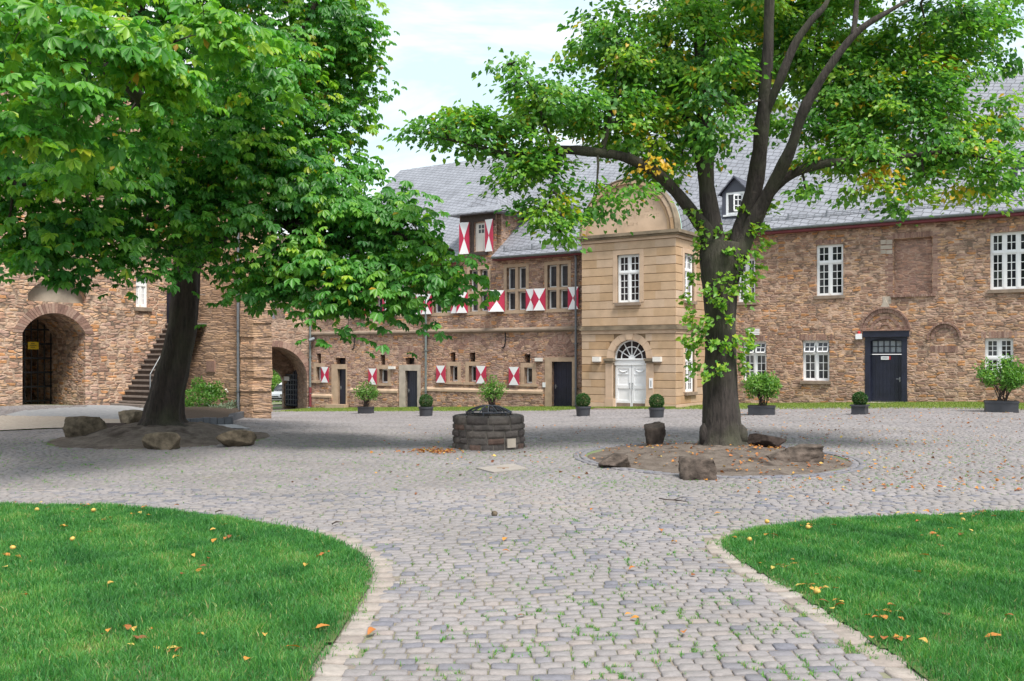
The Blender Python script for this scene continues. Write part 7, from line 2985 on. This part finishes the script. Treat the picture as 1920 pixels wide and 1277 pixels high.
for px_, py_, n, sx_, sy_ in ((1780, 972, 26, 110, 6), (1540, 992, 5, 40, 6), (1770, 1015, 6, 22, 6), (1480, 1070, 8, 22, 8), (1530, 1108, 10, 24, 9), (1650, 1170, 9, 22, 8), (1690, 1212, 10, 26, 7), (1750, 1002, 6, 60, 8), (1600, 1150, 6, 30, 10), (1420, 1015, 6, 20, 6)):
    for _ in range(n):
        drop_leaf(px_ + rl.gauss(0, sx_), max(966, py_ + rl.gauss(0, sy_)), .065, LB, GB_, None, .05)
for px_, py_ in ((1763, 1035), (1733, 1053), (1862, 1210), (1770, 1168), (1892, 1170), (1720, 1085), (1545, 1142), (1567, 1117)):
    drop_leaf(px_, py_, .085, LB, GB_, None, .055)
for px_, py_ in ((697, 1194), (1264, 1022), (978, 1162), (1178, 1160), (1190, 1168), (1282, 1195), (1186, 1073), (947, 1017), (949, 1040), (1110, 960), (1270, 962), (780, 930), (1240, 1000), (1300, 1085), (1345, 968), (1590, 905), (1720, 890), (1860, 920)):
    drop_leaf(px_, py_, .075, LC, GC_, rl.choice((0, 1, 2, 4)), .03)
for _ in range(24):
    drop_leaf(rl.uniform(1420, 1900), rl.uniform(880, 955), .06, LC, GC_, None, .025)
for _ in range(40):
    a, q = rl.uniform(0, 6.28), rl.uniform(.35, .98)
    X, Y = ML[0] + ML[2] * q * math.cos(a), ML[1] + ML[3] * q * math.sin(a)
    if abs(X - tlx) < .5 and abs(Y - tly) < .5:
        continue
    drop_leaf(960 + FPX * X / Y, HORIZON + FPX * (EYE - .05) / Y, .08, LD, GD_)
for _ in range(26):
    drop_leaf(815 + rl.gauss(0, 17), 847 + rl.gauss(0, 3.2), .09, LE, GE_, rl.choice((0, 1, 2, 2, 3)), .03)
for _ in range(12):
    drop_leaf(rl.uniform(850, 1040), rl.uniform(848, 872), .08, LC, GC_, None, .025)
# the rest, too many to count
r = np.random.default_rng(101)
n = 800
px_ = r.uniform(1380, 1920, n)
py_ = HORIZON + 86 + 170 * r.random(n) ** 1.6
Y = 1.72 * FPX / (py_ - HORIZON)
X = (px_ - 960) / FPX * Y
a, q = r.uniform(0, 6.28, 200), r.random(200) ** .5
X = np.concatenate([X, ML[0] + ML[2] * q * np.cos(a), r.normal(ray(815) * 17.4, .25, 140), r.uniform(-3, 4, 200)])
Y = np.concatenate([Y, ML[1] + ML[3] * q * np.sin(a), r.normal(17.4, .2, 140), r.uniform(13, 26, 200)])
Z = np.where(ell(ML, X, Y) < 1, mound(ML, .14, X, Y), g(X, Y)) + .022
n = len(X)
k = ~in_poly(lawnR, X, Y) & (np.hypot(X - tlx, Y - tly) > .45) & (np.hypot(X - wx, Y - wy) > WR)
pos = np.stack([X, Y, Z], 1)[k]
n = len(pos)
tag(leaf_quads('leaf_litter', pos, unit(np.stack([r.normal(size=n), r.normal(size=n), r.normal(0, .2, n)], 1)), unit(np.array([0, 0, 1.0]) + r.normal(0, .35, (n, 3))), r.uniform(.03, .065, n), np.clip(r.normal(.42, .28, n), 0, 1), M['fallen'], 'lime'), kind='stuff')
# fallen yellow fruit
M['fruit'] = plain('yellow_fruit', (.5, .32, .07), .6, 0, .45, 40)
fr = None
for px_, py_, lb, gr in ([(p, q, 'round yellow fallen fruit lying in the lawn nearest the chestnut', 'yellow fruit on the lawn before the chestnut') for p, q in ((175, 967), (136, 1023), (24, 1040), (69, 966))] +
                         [(p, q, 'round yellow fallen fruit lying in the lawn nearest the lime', 'yellow fruit on the lawn before the lime') for p, q in ((1438, 989), (1515, 1000), (1805, 986), (1405, 1024), (1532, 1125))]):
    X, Y, Z = on_ground(px_, py_)
    if fr is None:
        mb = MB()
        mb.lathe([(.0, -.022), (.014, -.019), (.023, -.007), (.025, .005), (.019, .016), (.008, .021), (.0, .018)], 0, 0, 14)
        o = fr = mb.build('fallen_fruit', M['fruit'], None, (0, 0, 0), True)
    else:
        o = fr.copy()
        COL.objects.link(o)
    o.location = (X, Y, Z + .06)
    o.rotation_euler = (rl.uniform(-.6, .6), rl.uniform(-.6, .6), 0)
    tag(o, lb, 'fruit', gr)
X, Y, Z = on_ground(927, 970)
nut = rock_mesh('fallen_nut', .03, .03, .026, 'rock_tan', 33, cuts=2, boxy=.1)
nut.location = (X, Y, Z + .018)
tag(nut, 'single round brown nut lying alone on the open cobbles', 'nut')
for pts, rad, lb in (([(1236, 940), (1248, 944), (1262, 943), (1275, 946), (1290, 947)], .008, 'long thin crooked twig on the cobbles before the lime mound'),
                     ([(623, 989), (630, 987), (639, 985)], .009, 'short dark stick on the cobbles beside the curved buff kerb'),
                     ([(404, 966), (411, 965), (419, 964)], .008, 'tiny dark stick on the cobbles along the far edge of the leafy lawn')):
    mb = MB()
    P = [Vector(on_ground(a, b)) + Vector((0, 0, .035 + .012 * (i % 2))) for i, (a, b) in enumerate(pts)]
    mb.tube(P, [rad] * (len(P) - 1) + [rad * .4], 6)
    if len(P) > 3:
        mb.tube([P[2], P[2] + Vector((.12, .1, .02)), P[2] + Vector((.2, .22, 0))], [rad * .7, rad * .5, rad * .3], 5)
    tag(mb.build('fallen_twig', M['darkwood']), lb, 'twig')
